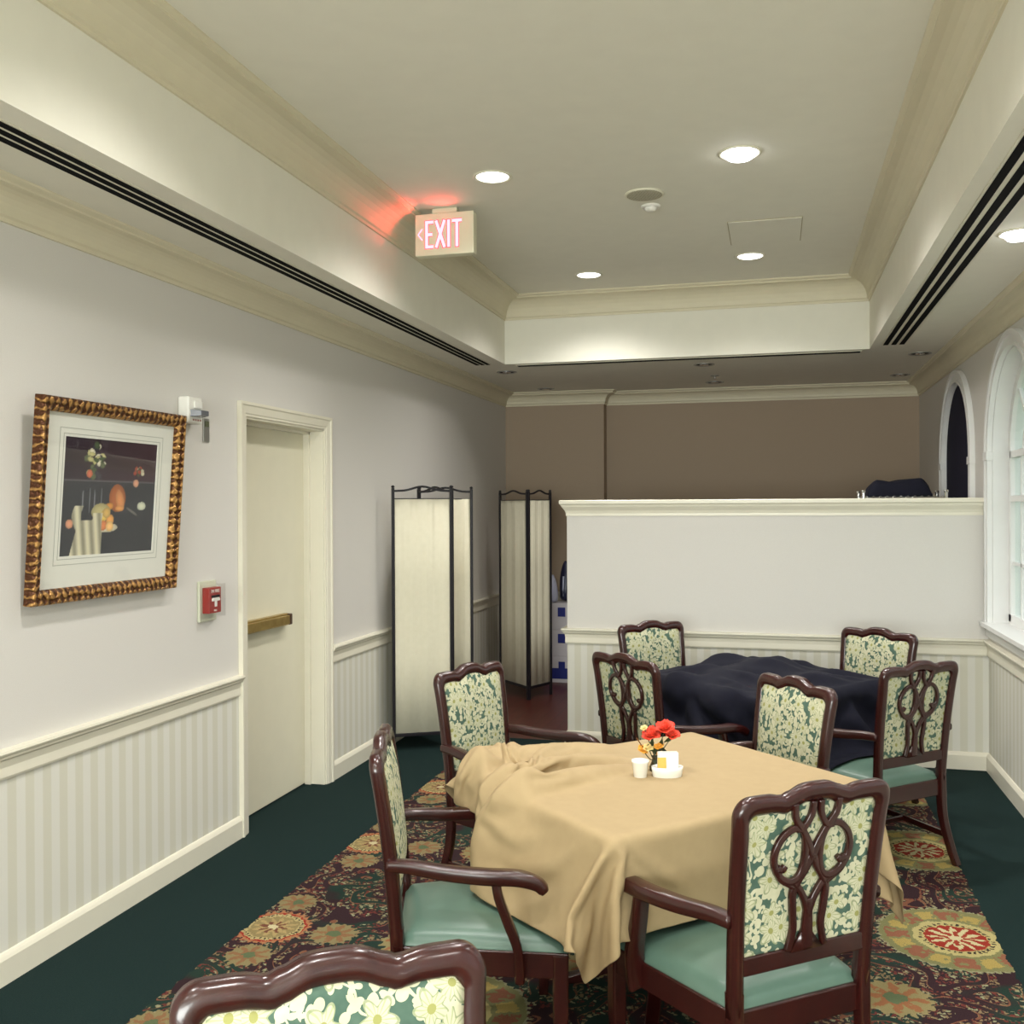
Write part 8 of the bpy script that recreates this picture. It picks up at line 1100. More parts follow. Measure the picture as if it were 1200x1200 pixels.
851,-950,-11,-16,16,16,-17,19,-13,-17,23,7,-13,21,18,-8,19,23,-4,13,25,-7,10,26,-7,6,26,-7,1,29,3,-11,28,4,-11,28,3,-10,28,-3,-4,29,-43,34,76,-22,17,-9,-20,22,-3,-20,15,-17,-19,19,-12,-19,22,-6,-18,21,2,-19,21,1,-20,22,-1,-19,23,5,-19,21,11,-14,21,16,-19,21,0,-19,18,-10,-16,26,-2,-15,26,-2,-15,27,-1,-16,24,0,-18,22,3,-18,20,5,-20,20,7,-22,21,2,-23,19,-6,-23,19,-2,-19,20,7,-22,11,-14,-18,0,-23,-23,19,1,-24,17,11,-20,18,-13,-21,19,-4,-21,17,9,-21,19,-5,-18,19,14,-29,33,-59,-8,28,-8,-8,18,-22,-3,9,-26,-1,4,-28,1,-1,-30,4,7,-29,4,19,-24,7,26,-12,4,6,-28,2,1,-28,-16,22,9,-14,23,-14,
849,-944,-7,-16,20,11,-16,22,-10,-18,25,3,-15,21,15,0,12,27,-4,9,27,-7,5,26,-9,4,28,-11,7,27,1,-9,29,4,-11,28,1,-8,28,-7,1,27,-35,31,65,-21,20,-6,-20,12,-20,-20,19,-12,-19,22,-2,-19,20,1,-19,18,12,-20,21,-4,-20,23,-2,-20,22,3,-18,22,8,-16,22,10,-18,20,-9,-15,24,6,-15,27,3,-14,27,-5,-16,24,-4,-18,22,-3,-21,19,-3,-17,19,13,-20,20,10,-22,20,5,-22,19,-7,-22,18,3,-19,10,-19,-19,16,-14,-24,17,6,-24,17,9,-19,14,-19,-21,19,-4,-21,12,15,-20,16,-11,-22,20,-1,-20,20,13,-32,35,-52,0,3,-29,-3,25,-13,-1,-1,-28,2,4,-29,3,8,-29,4,9,-29,3,16,-25,0,20,-20,1,27,-10,-2,2,-29,-15,21,15,-13,22,-18,
847,-935,-4,-17,23,7,-16,25,-7,-18,24,0,-15,21,15,-9,12,23,-7,7,27,-5,3,28,-5,2,30,-4,1,30,-1,-7,29,1,-8,28,0,-4,28,-16,7,23,-21,25,54,-20,9,-20,-21,20,-11,-19,21,1,-20,19,-1,-20,19,5,-19,16,15,-21,22,-5,-20,23,-2,-19,22,2,-17,22,5,-17,23,-2,-15,24,6,-15,27,-1,-19,20,-15,-16,24,-6,-16,24,-2,-18,21,1,-18,21,9,-17,19,15,-20,20,13,-21,20,5,-21,19,-1,-20,15,-13,-20,18,-9,-24,18,5,-24,20,3,-17,9,-23,-22,19,-5,-20,7,18,-22,17,-7,-22,16,-11,-22,20,4,-22,21,10,-26,30,-51,6,-4,-28,-1,18,-21,2,0,-29,3,6,-30,4,7,-29,3,10,-28,0,15,-25,-3,18,-21,-5,23,-18,-6,25,-14,-13,18,20,-11,19,-20,
843,-925,-2,-17,25,1,-17,25,5,-17,23,-8,-15,18,15,-11,12,23,-5,4,28,-3,0,30,-2,-2,30,-4,1,30,-5,-1,29,-5,-2,28,-5,0,28,0,-4,31,-29,30,27,-23,14,-14,-21,19,6,-22,9,16,-13,22,-13,-20,20,1,-21,19,11,-21,21,-8,-19,23,0,-17,22,2,-17,23,1,-16,25,2,-16,26,-4,-18,20,-15,-15,26,0,-17,21,10,-17,22,0,-17,21,-9,-19,21,8,-18,21,13,-19,19,14,-20,20,6,-21,19,-1,-21,18,-7,-22,19,-1,-23,20,1,-18,8,-25,-21,18,-9,-20,9,17,-23,7,-15,-21,20,-2,-23,20,3,-22,20,5,-22,21,5,-22,26,-52,6,-3,-28,8,-2,-28,3,6,-29,4,7,-30,3,8,-28,1,11,-27,-2,16,-23,-5,21,-20,-7,25,-14,-9,28,-9,-14,21,17,-9,17,-21,
839,-920,-2,-17,25,7,-16,23,-8,-17,24,-1,-14,16,17,-9,10,25,-1,-2,30,-3,3,30,-7,4,29,-6,1,29,-4,-3,28,-5,-1,28,-7,2,28,-2,-1,32,-29,28,11,-24,7,16,-20,20,3,-22,12,-12,-14,23,11,-20,23,-1,-21,18,-12,-20,23,2,-18,20,9,-16,22,-1,-17,24,-1,-17,24,-9,-17,24,-9,-17,24,0,-16,22,10,-16,21,-10,-17,22,0,-17,25,5,-18,19,15,-18,18,16,-19,22,2,-20,20,5,-21,19,0,-22,19,-3,-23,20,1,-18,11,-22,-19,13,-18,-22,14,13,-23,10,-13,-23,12,13,-23,20,1,-21,22,-3,-22,18,9,-20,20,-7,-19,25,-56,4,-1,-29,4,1,-29,13,-3,-28,5,4,-30,2,8,-28,0,12,-25,-3,18,-22,-5,23,-19,-8,27,-11,-11,28,-4,-16,23,11,-5,13,-24,
836,-917,0,-16,25,5,-17,22,-7,-15,23,3,-11,16,21,-8,11,26,-6,5,30,-6,4,29,-9,4,28,-10,1,26,-1,-6,28,3,-9,27,-4,-4,31,-16,13,22,-23,17,32,-23,13,-11,-22,17,-7,-20,20,-3,-20,23,1,-18,24,2,-18,21,10,-20,13,16,-17,23,-1,-16,22,-7,-18,24,-2,-18,25,-6,-15,23,-12,-17,23,-1,-17,22,0,-15,25,0,-16,22,11,-18,16,18,-16,24,9,-18,23,-5,-19,20,5,-21,18,8,-22,19,0,-23,19,1,-22,19,-9,-16,10,-23,-21,15,-12,-24,15,0,-24,13,10,-24,14,13,-20,21,-8,-22,19,7,-23,16,7,-34,41,-48,-2,1,-29,6,-3,-29,-2,6,-30,8,-1,-29,16,-2,-25,4,7,-27,0,15,-24,-2,20,-22,-4,23,-20,-9,28,-6,-14,26,1,-16,23,1,-3,9,-26,
835,-916,1,-16,24,-1,-14,24,-1,-13,22,13,-8,13,25,-7,10,28,-5,3,30,-6,-1,28,-9,-6,26,-16,18,16,-9,1,27,6,-12,28,-3,-5,30,-12,9,26,-32,27,25,-23,16,-4,-21,19,-6,-18,22,-10,-19,22,8,-19,18,14,-20,11,17,-19,20,4,-15,22,-10,-17,23,-9,-18,24,-2,-18,24,-7,-16,24,-7,-15,23,-1,-16,24,5,-18,18,15,-15,25,9,-15,26,-3,-17,24,5,-21,12,15,-16,21,-6,-22,19,2,-23,20,0,-24,19,2,-18,15,-19,-21,16,-11,-23,16,-4,-25,9,11,-22,20,6,-21,21,-7,-23,16,9,-23,14,10,-21,19,-4,-37,40,-60,4,-3,-29,7,-4,-29,1,1,-30,-3,11,-27,12,1,-26,17,2,-23,-3,20,-22,1,20,-23,0,21,-22,-14,26,4,-17,22,7,-6,9,-26,-10,21,-18,
836,-917,2,-14,25,0,-13,25,4,-10,19,20,-6,12,27,-4,0,30,-6,-9,28,-8,0,27,-13,10,22,-17,21,11,-15,7,25,-2,-7,30,8,-12,27,-11,8,26,-40,37,19,-20,13,-16,-17,23,4,-20,20,13,-20,16,15,-21,10,18,-19,19,6,-18,21,-5,-17,22,-11,-16,23,-13,-18,24,-2,-17,24,-6,-17,22,4,-16,23,5,-15,25,6,-14,27,-2,-15,26,4,-17,21,12,-20,13,15,-21,17,7,-19,21,-7,-18,21,-10,-23,20,-1,-23,19,0,-21,16,-11,-20,17,-9,-25,14,7,-22,19,-8,-22,21,6,-24,12,13,-24,14,10,-21,18,-2,-21,17,-10,-37,40,-68,7,-6,-29,7,-5,-29,5,-1,-29,-2,12,-25,2,12,-26,15,6,-24,15,9,-25,4,15,-27,-14,26,6,-14,25,1,-12,20,-16,-4,0,-29,-11,24,-14,
832,-912,5,-12,26,1,-11,25,11,-7,15,25,-3,-9,29,-5,-3,29,-7,1,27,-11,8,25,-16,14,20,-17,21,13,-17,11,23,-10,-1,28,14,-15,20,-32,29,48,-18,14,-17,-20,14,16,-21,16,15,-20,17,14,-20,18,12,-20,18,6,-18,21,-5,-19,21,-6,-18,23,-9,-15,22,-15,-17,24,-2,-17,24,-2,-16,23,3,-15,25,2,-14,26,5,-15,25,10,-19,16,17,-19,17,12,-19,19,8,-19,21,-2,-20,22,-6,-20,21,-10,-20,21,-7,-22,19,-2,-21,17,-7,-24,17,0,-21,19,-9,-24,14,13,-24,16,10,-23,15,8,-23,17,0,-21,17,-8,-20,17,-13,-34,36,-73,6,-5,-29,8,-4,-28,5,-1,-28,7,-2,-27,0,21,-20,5,19,-23,12,12,-26,11,8,-27,-15,22,12,-11,21,-15,-13,19,-17,-3,-5,-29,-10,27,-11,
830,-908,10,-12,26,2,-9,23,17,-3,-7,30,-4,-1,29,-7,3,28,-9,8,25,-14,12,22,-14,14,22,-17,13,22,-17,12,22,-17,10,21,17,-17,14,-34,32,47,-19,15,-17,-22,16,14,-17,12,22,-20,16,15,-20,18,7,-21,12,-13,-21,19,-9,-17,25,-4,-15,27,1,-17,24,2,-16,23,-7,-16,23,-4,-17,23,0,-13,22,17,-17,22,14,-17,21,12,-17,21,10,-17,21,4,-19,21,-2,-20,22,-3,-20,23,-4,-20,22,-6,-20,19,-6,-22,19,-3,-22,17,-6,-23,17,-8,-22,16,10,-24,16,10,-24,16,7,-23,16,2,-22,16,-8,-21,17,-10,-20,19,-13,-25,26,-72,7,-8,-27,0,5,-28,5,-1,-28,11,-4,-26,4,-1,-30,8,27,-13,8,20,-20,-18,18,-12,1,24,-17,-6,1,-27,-7,28,-7,-5,-2,-30,-8,28,-5,
821,-907,34,-4,25,-17,-6,4,30,-6,6,29,-10,9,25,-14,10,21,-20,10,18,-26,8,13,-13,16,23,-12,15,24,-11,12,24,7,-1,27,13,-15,21,-34,32,45,-21,17,-14,-22,16,15,-16,11,21,-20,17,11,-22,16,-6,-21,15,-13,-18,23,3,-17,23,11,-16,26,-1,-16,23,-5,-16,21,-8,-17,22,-9,-17,24,3,-18,24,10,-16,21,14,-13,20,17,-19,21,1,-21,17,-8,-19,22,-3,-17,26,0,-16,24,6,-19,22,1,-21,19,1,-22,17,-5,-24,17,-5,-23,18,-8,-26,17,1,-21,14,15,-23,16,5,-23,10,-13,-22,16,-10,-20,19,-12,-18,25,-2,-13,9,-65,-8,11,-24,5,-1,-28,2,0,-28,5,-1,-30,8,-4,-29,6,-1,-30,-12,14,-22,9,26,-6,6,25,-14,-6,22,-19,-11,10,-26,-6,17,-23,-4,27,5,
811,-914,22,4,26,15,-13,15,22,-15,13,21,-18,10,19,-20,10,18,-25,8,12,-11,17,23,-10,15,25,-8,12,25,-1,4,28,10,-9,25,7,-9,27,-32,28,43,-22,19,-11,-21,15,14,-17,14,18,-22,17,-1,-21,16,-11,-18,23,8,-17,19,17,-16,25,-4,-17,22,-8,-17,21,5,-17,20,-11,-18,22,-12,-18,24,3,-17,23,10,-13,20,16,-20,20,-2,-19,20,-3,-17,25,0,-15,25,7,-16,25,8,-18,23,3,-20,18,8,-21,17,-7,-24,17,-4,-24,18,-6,-24,16,-8,-25,17,1,-21,16,11,-23,13,-8,-23,12,-14,-21,17,-13,-17,25,3,-19,13,-19,-23,24,-37,4,-1,-28,3,-2,-29,-2,3,-29,2,0,-31,6,-1,-30,11,-4,-26,-3,4,-28,0,7,-28,-3,22,-20,-1,23,-19,-1,24,-20,-5,25,-14,0,25,13,
795,-902,36,-25,18,-4,-14,14,19,-15,13,19,-16,15,18,-14,18,19,-8,16,25,-7,16,24,-8,12,26,-4,8,27,1,-1,28,6,-8,28,9,-11,27,-29,25,43,-22,19,-7,-20,16,13,-21,18,5,-21,18,-5,-19,21,11,-17,19,16,-18,17,-15,-15,25,2,-17,19,12,-17,18,-13,-19,23,-5,-18,21,-12,-18,25,4,-16,22,10,-18,22,4,-17,22,-1,-16,24,5,-15,25,10,-15,25,10,-17,22,9,-19,20,6,-20,17,-10,-23,17,-5,-25,18,-3,-24,17,-6,-24,17,-8,-23,16,2,-23,16,-2,-23,13,-13,-21,17,-12,-22,19,-10,-22,20,-6,-20,21,-1,-12,13,-31,3,-3,-28,0,0,-30,-3,3,-30,0,3,-31,3,0,-29,6,1,-27,4,4,-28,6,6,-28,8,7,-29,-1,27,-15,-4,25,-15,-6,17,-22,-3,25,13,
781,-888,39,-23,18,2,-20,16,13,-12,14,20,-7,13,25,-15,21,15,-10,18,23,-9,14,24,-6,9,26,-2,3,28,3,-4,29,5,-6,29,8,-10,29,-29,25,43,-22,19,-4,-21,18,5,-21,19,1,-19,20,12,-18,19,15,-20,13,-18,-16,24,4,-15,19,14,-20,15,-13,-17,24,0,-19,23,-9,-19,23,-8,-16,23,5,-17,23,5,-16,23,4,-16,25,5,-15,25,6,-16,26,6,-17,23,7,-18,21,8,-17,16,13,-23,18,-4,-23,18,-8,-24,16,-10,-23,18,-7,-23,17,-4,-23,16,-4,-24,15,-9,-22,18,-8,-23,20,-7,-22,20,-4,-23,18,1,-18,16,-14,-5,2,-29,-6,8,-28,-1,1,-30,0,0,-31,-3,5,-28,2,3,-29,6,2,-27,8,4,-28,6,8,-29,8,7,-29,8,5,-28,-4,26,-10,-8,18,-20,-4,27,10,
768,-873,43,-22,17,5,-21,16,9,-4,11,27,-6,13,26,-17,22,11,-11,17,22,-7,12,25,-4,6,27,2,-1,29,6,-11,27,3,1,31,3,-3,30,-31,26,47,-21,18,-6,-22,19,1,-20,20,8,-18,16,19,-22,11,-18,-16,22,9,-16,23,2,-23,13,-11,-15,25,1,-19,24,-5,-19,22,-10,-16,24,6,-17,23,4,-17,22,1,-15,24,10,-15,22,13,-15,26,8,-16,24,6,-17,23,5,-18,21,4,-21,20,0,-22,19,-3,-23,18,-10,-24,16,-11,-23,17,-4,-23,16,-1,-23,17,-4,-23,16,-9,-24,20,0,-23,19,-1,-23,19,-4,-21,17,-6,-16,15,-18,-3,1,-32,-3,3,-30,-5,6,-30,-8,7,-27,0,3,-29,-6,5,-27,12,1,-26,14,1,-27,9,5,-29,4,11,-28,11,0,-27,-1,12,-25,-7,24,-14,-6,29,3,
757,-859,46,-24,15,4,-19,16,14,4,4,30,-5,13,27,-18,23,8,-8,14,24,-4,9,26,-1,5,28,4,-2,30,6,-11,28,4,-3,30,-11,14,23,-30,23,60,-20,16,-12,-22,19,-2,-19,19,16,-22,19,5,-20,8,-19,-22,18,-2,-19,20,-3,-18,23,-5,-16,26,-1,-16,26,0,-15,24,8,-17,21,8,-18,21,5,-17,22,-9,-14,22,16,-21,22,-3,-21,22,2,-19,20,3,-18,21,3,-17,23,2,-16,25,1,-15,26,6,-23,14,-13,-23,17,-5,-22,18,3,-23,17,3,-24,17,-2,-24,17,-5,-23,14,-14,-25,15,-7,-22,18,-4,-17,21,0,-18,24,2,-4,4,-46,-11,8,-28,-12,7,-26,0,2,-29,4,-2,-27,-3,2,-29,-9,9,-28,20,1,-23,19,1,-23,11,4,-27,8,5,-26,2,13,-26,1,15,-25,-17,15,-20,
747,-836,55,-16,16,17,-22,16,13,-1,7,30,10,2,28,-16,22,10,-3,8,27,0,4,28,1,-2,30,4,11,28,0,1,30,-2,0,30,-3,-8,27,-40,39,59,-19,14,-18,-23,20,-3,-20,19,12,-22,19,2,-21,12,-16,-20,19,-4,-18,22,-3,-16,26,-1,-16,26,0,-16,23,10,-17,21,10,-19,17,12,-17,21,-13,-18,22,-9,-16,23,12,-20,23,-1,-19,21,5,-17,21,5,-17,23,1,-16,25,-2,-17,26,-4,-22,16,-12,-22,19,-4,-21,19,4,-23,15,3,-22,17,11,-25,18,-2,-25,17,-2,-24,15,-8,-21,15,-12,-21,15,10,-19,20,7,-6,24,-18,-28,23,-55,-19,8,-20,-1,2,-29,2,-1,-27,8,-6,-27,0,-2,-30,-10,9,-28,-8,7,-28,21,3,-20,-4,-1,-28,8,8,-26,17,21,-12,6,18,-24,15,-2,-26,
723,-833,34,-15,16,20,-15,16,21,-4,8,29,17,-4,23,-7,18,21,3,-4,28,2,1,30,3,1,30,2,1,30,-1,3,30,-5,4,27,-7,5,27,-46,46,61,-18,13,-20,-23,20,-5,-22,20,6,-21,18,-1,-20,17,-10,-18,22,-2,-18,25,-2,-16,26,1,-16,22,12,-18,20,11,-19,14,15,-18,22,-8,-17,20,-16,-19,22,-8,-17,24,7,-18,22,3,-18,22,2,-18,22,-4,-18,22,-6,-18,25,-6,-17,24,-3,-20,22,0,-20,19,2,-24,16,2,-25,14,2,-19,17,17,-25,18,-1,-24,17,-1,-23,17,-4,-21,16,-10,-22,19,2,-19,23,6,-17,24,8,-39,30,-69,2,-1,-29,-7,3,-26,2,-3,-29,6,-7,-28,7,-7,-29,-11,9,-27,-4,5,-29,-16,13,-20,-2,2,-28,-2,5,-29,10,1,-29,10,1,-28,14,8,-25,
750,-809,48,1,14,27,-15,15,22,-9,11,25,12,-1,25,16,-1,24,2,1,29,4,2,30,3,2,30,0,1,30,-3,1,28,-7,4,27,-12,11,25,-43,43,64,-20,14,-18,-22,20,-4,-21,19,0,-21,19,-3,-19,21,-3,-18,24,-3,-18,24,7,-19,16,17,-19,17,12,-16,23,6,-17,21,-7,-19,22,-9,-18,22,-11,-18,21,-13,-17,23,6,-18,22,0,-18,22,-4,-16,24,-1,-17,26,2,-18,24,3,-20,21,5,-24,12,9,-23,15,3,-22,20,-1,-18,20,-14,-24,19,0,-23,19,6,-23,17,0,-22,17,-1,-21,20,-6,-21,21,-5,-17,22,12,-17,21,12,-48,36,-76,-6,1,-28,1,-3,-28,5,-6,-28,6,-7,-29,6,-6,-29,-10,9,-26,-8,9,-26,-8,8,-26,-6,8,-28,-2,6,-30,-2,7,-30,-4,-1,-29,-5,-9,-26,
777,-794,47,-1,13,28,2,11,27,-6,8,26,-8,6,26,16,0,25,15,0,26,8,0,30,4,-2,29,1,0,28,-4,2,28,-9,6,27,-21,13,18,-26,34,69,-22,18,-10,-21,16,-9,-21,19,3,-20,20,-1,-20,22,-1,-21,18,14,-20,19,11,-16,23,7,-18,20,-6,-24,10,-13,-17,23,-8,-15,25,-7,-15,27,-3,-16,25,4,-17,22,1,-19,22,-3,-17,21,10,-19,22,8,-21,21,9,-20,20,6,-21,19,3,-19,20,2,-20,20,-5,-20,22,-6,-21,21,-7,-22,19,-9,-23,17,-3,-22,17,2,-23,18,-2,-21,21,3,-19,21,-10,-21,22,2,-11,16,21,-51,39,-77,-6,0,-27,8,-14,-25,5,-4,-30,4,-3,-30,-5,6,-28,-5,4,-28,-6,5,-27,-5,3,-29,-4,-7,-30,-1,13,-28,-3,5,-29,-4,0,-28,-6,-7,-26,
744,-764,45,2,11,27,3,9,26,3,5,28,1,3,28,-6,4,30,9,-2,29,20,2,22,9,-1,27,4,-1,28,0,3,29,-8,8,28,-20,14,19,-16,23,61,-22,13,-11,-21,18,3,-22,18,8,-21,20,-4,-21,19,11,-20,20,9,-20,21,-3,-24,9,-12,-19,19,-8,-16,25,-4,-14,27,-1,-14,27,2,-16,25,4,-17,23,-1,-18,22,0,-20,21,-1,-21,22,-3,-21,22,5,-16,20,14,-19,19,11,-19,20,3,-20,17,-11,-20,22,-6,-20,23,-5,-20,22,-4,-22,19,-2,-23,16,0,-23,16,8,-23,18,-5,-22,20,-5,-20,23,7,-18,19,-11,-11,16,20,-45,33,-75,-7,7,-27,10,-15,-25,3,-2,-30,-5,6,-28,-3,2,-28,-3,0,-28,-3,-5,-29,-3,-11,-28,-5,-6,-30,0,13,-27,-3,3,-29,-4,-3,-27,-5,-10,-26,
698,-720,41,0,7,27,1,3,28,11,9,25,9,6,29,7,2,29,-2,0,30,8,0,27,16,3,23,7,3,27,6,6,29,5,6,30,-20,13,19,-3,5,52,-24,17,2,-23,16,0,-20,15,13,-23,20,1,-21,21,3,-25,12,-10,-20,18,-7,-18,21,-1,-16,25,0,-15,27,3,-15,26,5,-15,26,1,-16,23,-3,-19,21,-4,-20,21,0,-21,21,7,-21,22,-2,-21,21,-5,-20,20,2,-17,20,9,-13,22,12,-20,22,-6,-19,23,-5,-19,23,-4,-21,20,-3,-24,16,-2,-25,13,-5,-21,13,15,-23,18,-10,-23,20,0,-20,20,-5,-16,23,7,-19,27,2,-29,3,-73,-5,21,-20,3,-3,-30,3,-3,-30,-1,-9,-27,-4,-9,-26,-10,-14,-24,1,4,-30,-3,-4,-30,-5,-10,-29,0,9,-27,-3,-2,-28,-3,-6,-28,-1,-9,-28,
642,-680,41,-1,3,28,4,4,28,13,9,26,9,6,28,10,5,28,11,4,26,8,2,27,7,5,27,4,5,29,4,6,30,0,2,32,19,13,20,9,-10,30,-22,9,28,-28,21,-7,-24,18,4,-24,19,-2,-22,19,-2,-21,19,1,-19,20,3,-17,23,4,-15,27,2,-14,27,-1,-16,25,-5,-16,23,-4,-18,21,-2,-20,21,0,-21,21,1,-23,20,0,-19,22,5,-19,20,3,-19,21,0,-16,23,-2,-23,14,-10,-15,27,-2,-20,21,-7,-21,20,-3,-19,20,2,-21,18,6,-24,15,8,-26,15,6,-22,17,10,-18,16,-15,-19,21,1,-12,27,-1,-18,29,-3,-33,9,-54,5,-13,-31,-1,-11,-28,-9,-14,-22,-7,-10,-26,-4,-7,-27,-2,-5,-30,3,7,-30,-2,-3,-30,-2,-2,-29,-4,-5,-27,-2,-5,-28,0,-8,-29,1,-8,-29,
594,-640,38,1,1,29,5,5,29,8,5,29,8,6,28,9,4,27,7,3,27,6,4,27,6,8,28,6,9,29,7,9,28,5,5,29,10,2,25,34,3,4,0,1,40,-26,21,6,-25,17,4,-24,18,4,-21,18,2,-20,20,0,-18,23,-3,-16,24,-5,-17,25,-7,-18,23,-8,-18,21,-6,-17,22,-5,-19,21,-6,-20,21,-8,-19,24,-7,-14,26,-4,-20,21,-4,-12,25,3,-19,21,-1,-23,18,-2,-24,18,-2,-28,14,-1,-26,13,1,-21,19,3,-20,18,4,-19,23,3,-16,26,4,-21,22,1,-18,2,41,-17,22,5,-16,22,-9,-14,22,-12,-23,-1,-16,-20,18,-38,-7,-27,-14,-5,-11,-26,-6,-9,-26,-5,-7,-27,-4,-5,-29,3,3,-31,-6,-5,-29,-5,-5,-28,-5,-4,-28,-2,-6,-28,-1,-6,-28,0,-8,-30,0,-7,-29,
567,-599,36,8,7,27,13,7,27,17,2,25,13,1,26,10,0,25,8,2,27,8,6,28,6,8,28,9,1,30,5,8,27,-5,12,24,-7,7,26,19,-20,0,15,19,16,-25,14,0,-3,29,1,-16,23,3,-19,21,3,-25,13,-2,-19,23,3,-25,18,-1,-26,15,-2,-22,18,-1,-19,20,-3,-15,25,-3,-9,28,-6,-18,24,-7,-18,23,-6,-17,24,-4,-15,24,-1,-21,19,-2,-23,17,-2,-25,17,-3,-26,15,-2,-25,16,0,-22,17,2,-19,20,4,-16,24,5,-12,27,8,-21,23,-1,-15,25,7,-11,22,13,-16,-22,-5,-23,15,-7,-21,21,-7,-12,27,-4,-21,-15,-14,-19,18,-12,1,-16,-22,-2,-15,-24,-2,-12,-27,-3,-12,-28,-3,-10,-29,-9,-8,-27,-10,-7,-26,-12,-6,-24,-7,-6,-28,-4,-6,-30,-2,-7,-30,0,-5,-29,
593,-560,26,15,-7,25,10,-12,26,16,6,23,12,5,25,9,7,25,7,7,27,8,7,28,5,9,29,-4,11,26,-11,2,26,-13,3,23,19,14,17,23,-18,5,10,27,12,-30,2,-5,-20,20,5,3,28,2,-13,25,6,-26,14,-2,-26,16,1,-25,16,-1,-24,17,-1,-20,19,-3,-18,21,-4,-17,24,-6,-14,27,-7,-15,26,-6,-14,25,-4,-14,25,-1,-13,25,2,-19,21,0,-26,16,-4,-26,16,-3,-25,15,-2,-23,17,1,-20,20,2,-17,22,4,-16,26,5,-14,26,5,-16,25,5,-7,21,19,-24,15,-3,-15,-24,-3,-27,8,-9,-19,23,-6,-12,28,-4,-27,6,-9,-17,-7,-16,-21,6,-14,7,-10,-26,1,-10,-29,1,-11,-28,2,-12,-27,-1,-14,-25,-7,-14,-23,-14,-7,-25,-4,-21,-21,-11,-17,-24,-9,-9,-26,-6,-6,-27,
608,-569,11,20,-2,23,17,8,21,13,9,23,9,9,24,6,11,26,5,11,27,-3,13,27,-11,6,26,-11,-3,25,-13,3,24,12,18,17,25,-9,12,31,2,10,-6,32,9,-29,-1,-4,-26,8,4,-12,24,9,6,29,2,-17,24,6,-27,14,-2,-25,14,-2,-22,17,-3,-20,20,-4,-18,22,-7,-18,24,-9,-16,25,-8,-15,25,-5,-18,22,-3,-7,27,5,-16,24,2,-15,26,5,-24,19,-1,-25,16,-3,-24,15,-2,-20,19,1,-19,22,1,-17,24,2,-16,26,3,-14,26,7,-12,23,14,-12,20,15,-27,1,-9,-17,-24,-4,-29,1,-9,-18,24,-6,-14,24,-6,-25,8,-9,-18,17,-12,-20,-2,-21,-22,4,-20,-8,-15,-26,-2,-15,-25,2,-14,-25,12,-7,-25,8,-14,-24,2,-19,-23,-14,-15,-23,-12,-16,-22,5,-19,-20,-1,-17,-22,
611,-570,-3,18,10,21,13,10,21,9,12,24,5,13,24,-1,14,26,-9,11,27,-13,0,25,-12,-3,25,-13,3,23,8,19,18,26,2,13,26,-14,11,25,20,11,-14,29,10,-27,7,4,-28,-4,0,-22,16,9,-4,29,8,7,30,1,-21,20,2,-25,13,-5,-19,21,-2,-17,23,-4,-16,26,-4,-14,27,-2,-15,26,6,-17,22,-3,-19,19,-10,-20,14,-16,-11,27,8,-19,24,1,-20,22,2,-23,17,-1,-20,19,0,-19,22,0,-19,23,-1,-17,26,1,-11,25,11,-9,19,21,-14,23,9,-25,14,-3,-27,-6,-9,-20,-23,-5,-29,-5,-9,-17,23,-7,-16,22,-7,-23,10,-12,-12,25,-12,-22,13,-20,-23,2,-23,-22,-5,-21,-13,-15,-22,-6,-19,-20,4,-19,-22,12,-14,-24,12,-11,-25,5,-19,-23,-14,-12,-21,-3,-17,-22,3,-14,-23,
624,-574,-2,18,6,20,9,12,23,3,14,24,-4,15,25,-12,9,26,-14,-4,25,-12,-5,24,-13,1,23,4,20,18,22,12,15,24,-17,11,30,0,11,15,27,12,-16,26,11,-26,10,7,-29,3,5,-30,2,3,-7,29,8,-3,28,6,7,27,-1,-16,22,5,-16,24,3,-15,26,2,-16,27,1,-15,26,0,-16,23,-1,-18,21,-6,-20,15,-15,-20,12,-18,-20,24,-2,-17,24,4,-20,21,1,-20,19,-1,-17,23,2,-19,23,-1,-16,26,2,-8,19,22,-12,24,12,-14,22,10,-21,19,-2,-28,5,-9,-27,-10,-9,-24,-18,-7,-26,-11,-7,-17,22,-8,-18,19,-9,-22,13,-14,-6,28,-12,-20,18,-19,-24,8,-21,-23,-2,-20,-20,-11,-19,-14,-17,-19,-7,-21,-20,5,-19,-24,11,-15,-23,10,-13,-23,9,-15,-21,-12,-9,-24,-8,-13,-24,
645,-581,1,11,12,22,2,15,23,-5,14,25,-15,6,25,-14,-8,23,-9,-10,24,-13,-1,23,0,19,18,14,19,16,27,0,13,22,-17,10,27,8,12,10,27,13,-18,23,10,-29,2,6,-29,8,5,-28,11,4,-10,26,8,-8,26,8,-4,27,7,8,27,-4,-8,29,7,-11,28,5,-13,27,4,-14,25,3,-17,23,-1,-18,20,-7,-20,12,-19,-20,21,-10,-21,21,-6,-19,22,0,-17,22,5,-22,17,-4,-11,25,11,-19,23,-5,-11,12,26,-8,28,8,-15,23,6,-21,19,-2,-26,12,-7,-28,2,-10,-26,-15,-8,-26,-13,-7,-25,-13,-6,-14,23,-7,-19,19,-10,-24,10,-15,-3,29,-11,-17,20,-18,-22,11,-19,-23,-1,-19,-21,-9,-19,-16,-14,-21,-13,-16,-22,-11,-16,-22,4,-19,-21,9,-15,-21,13,-10,-21,13,-13,-22,-8,-13,-25,
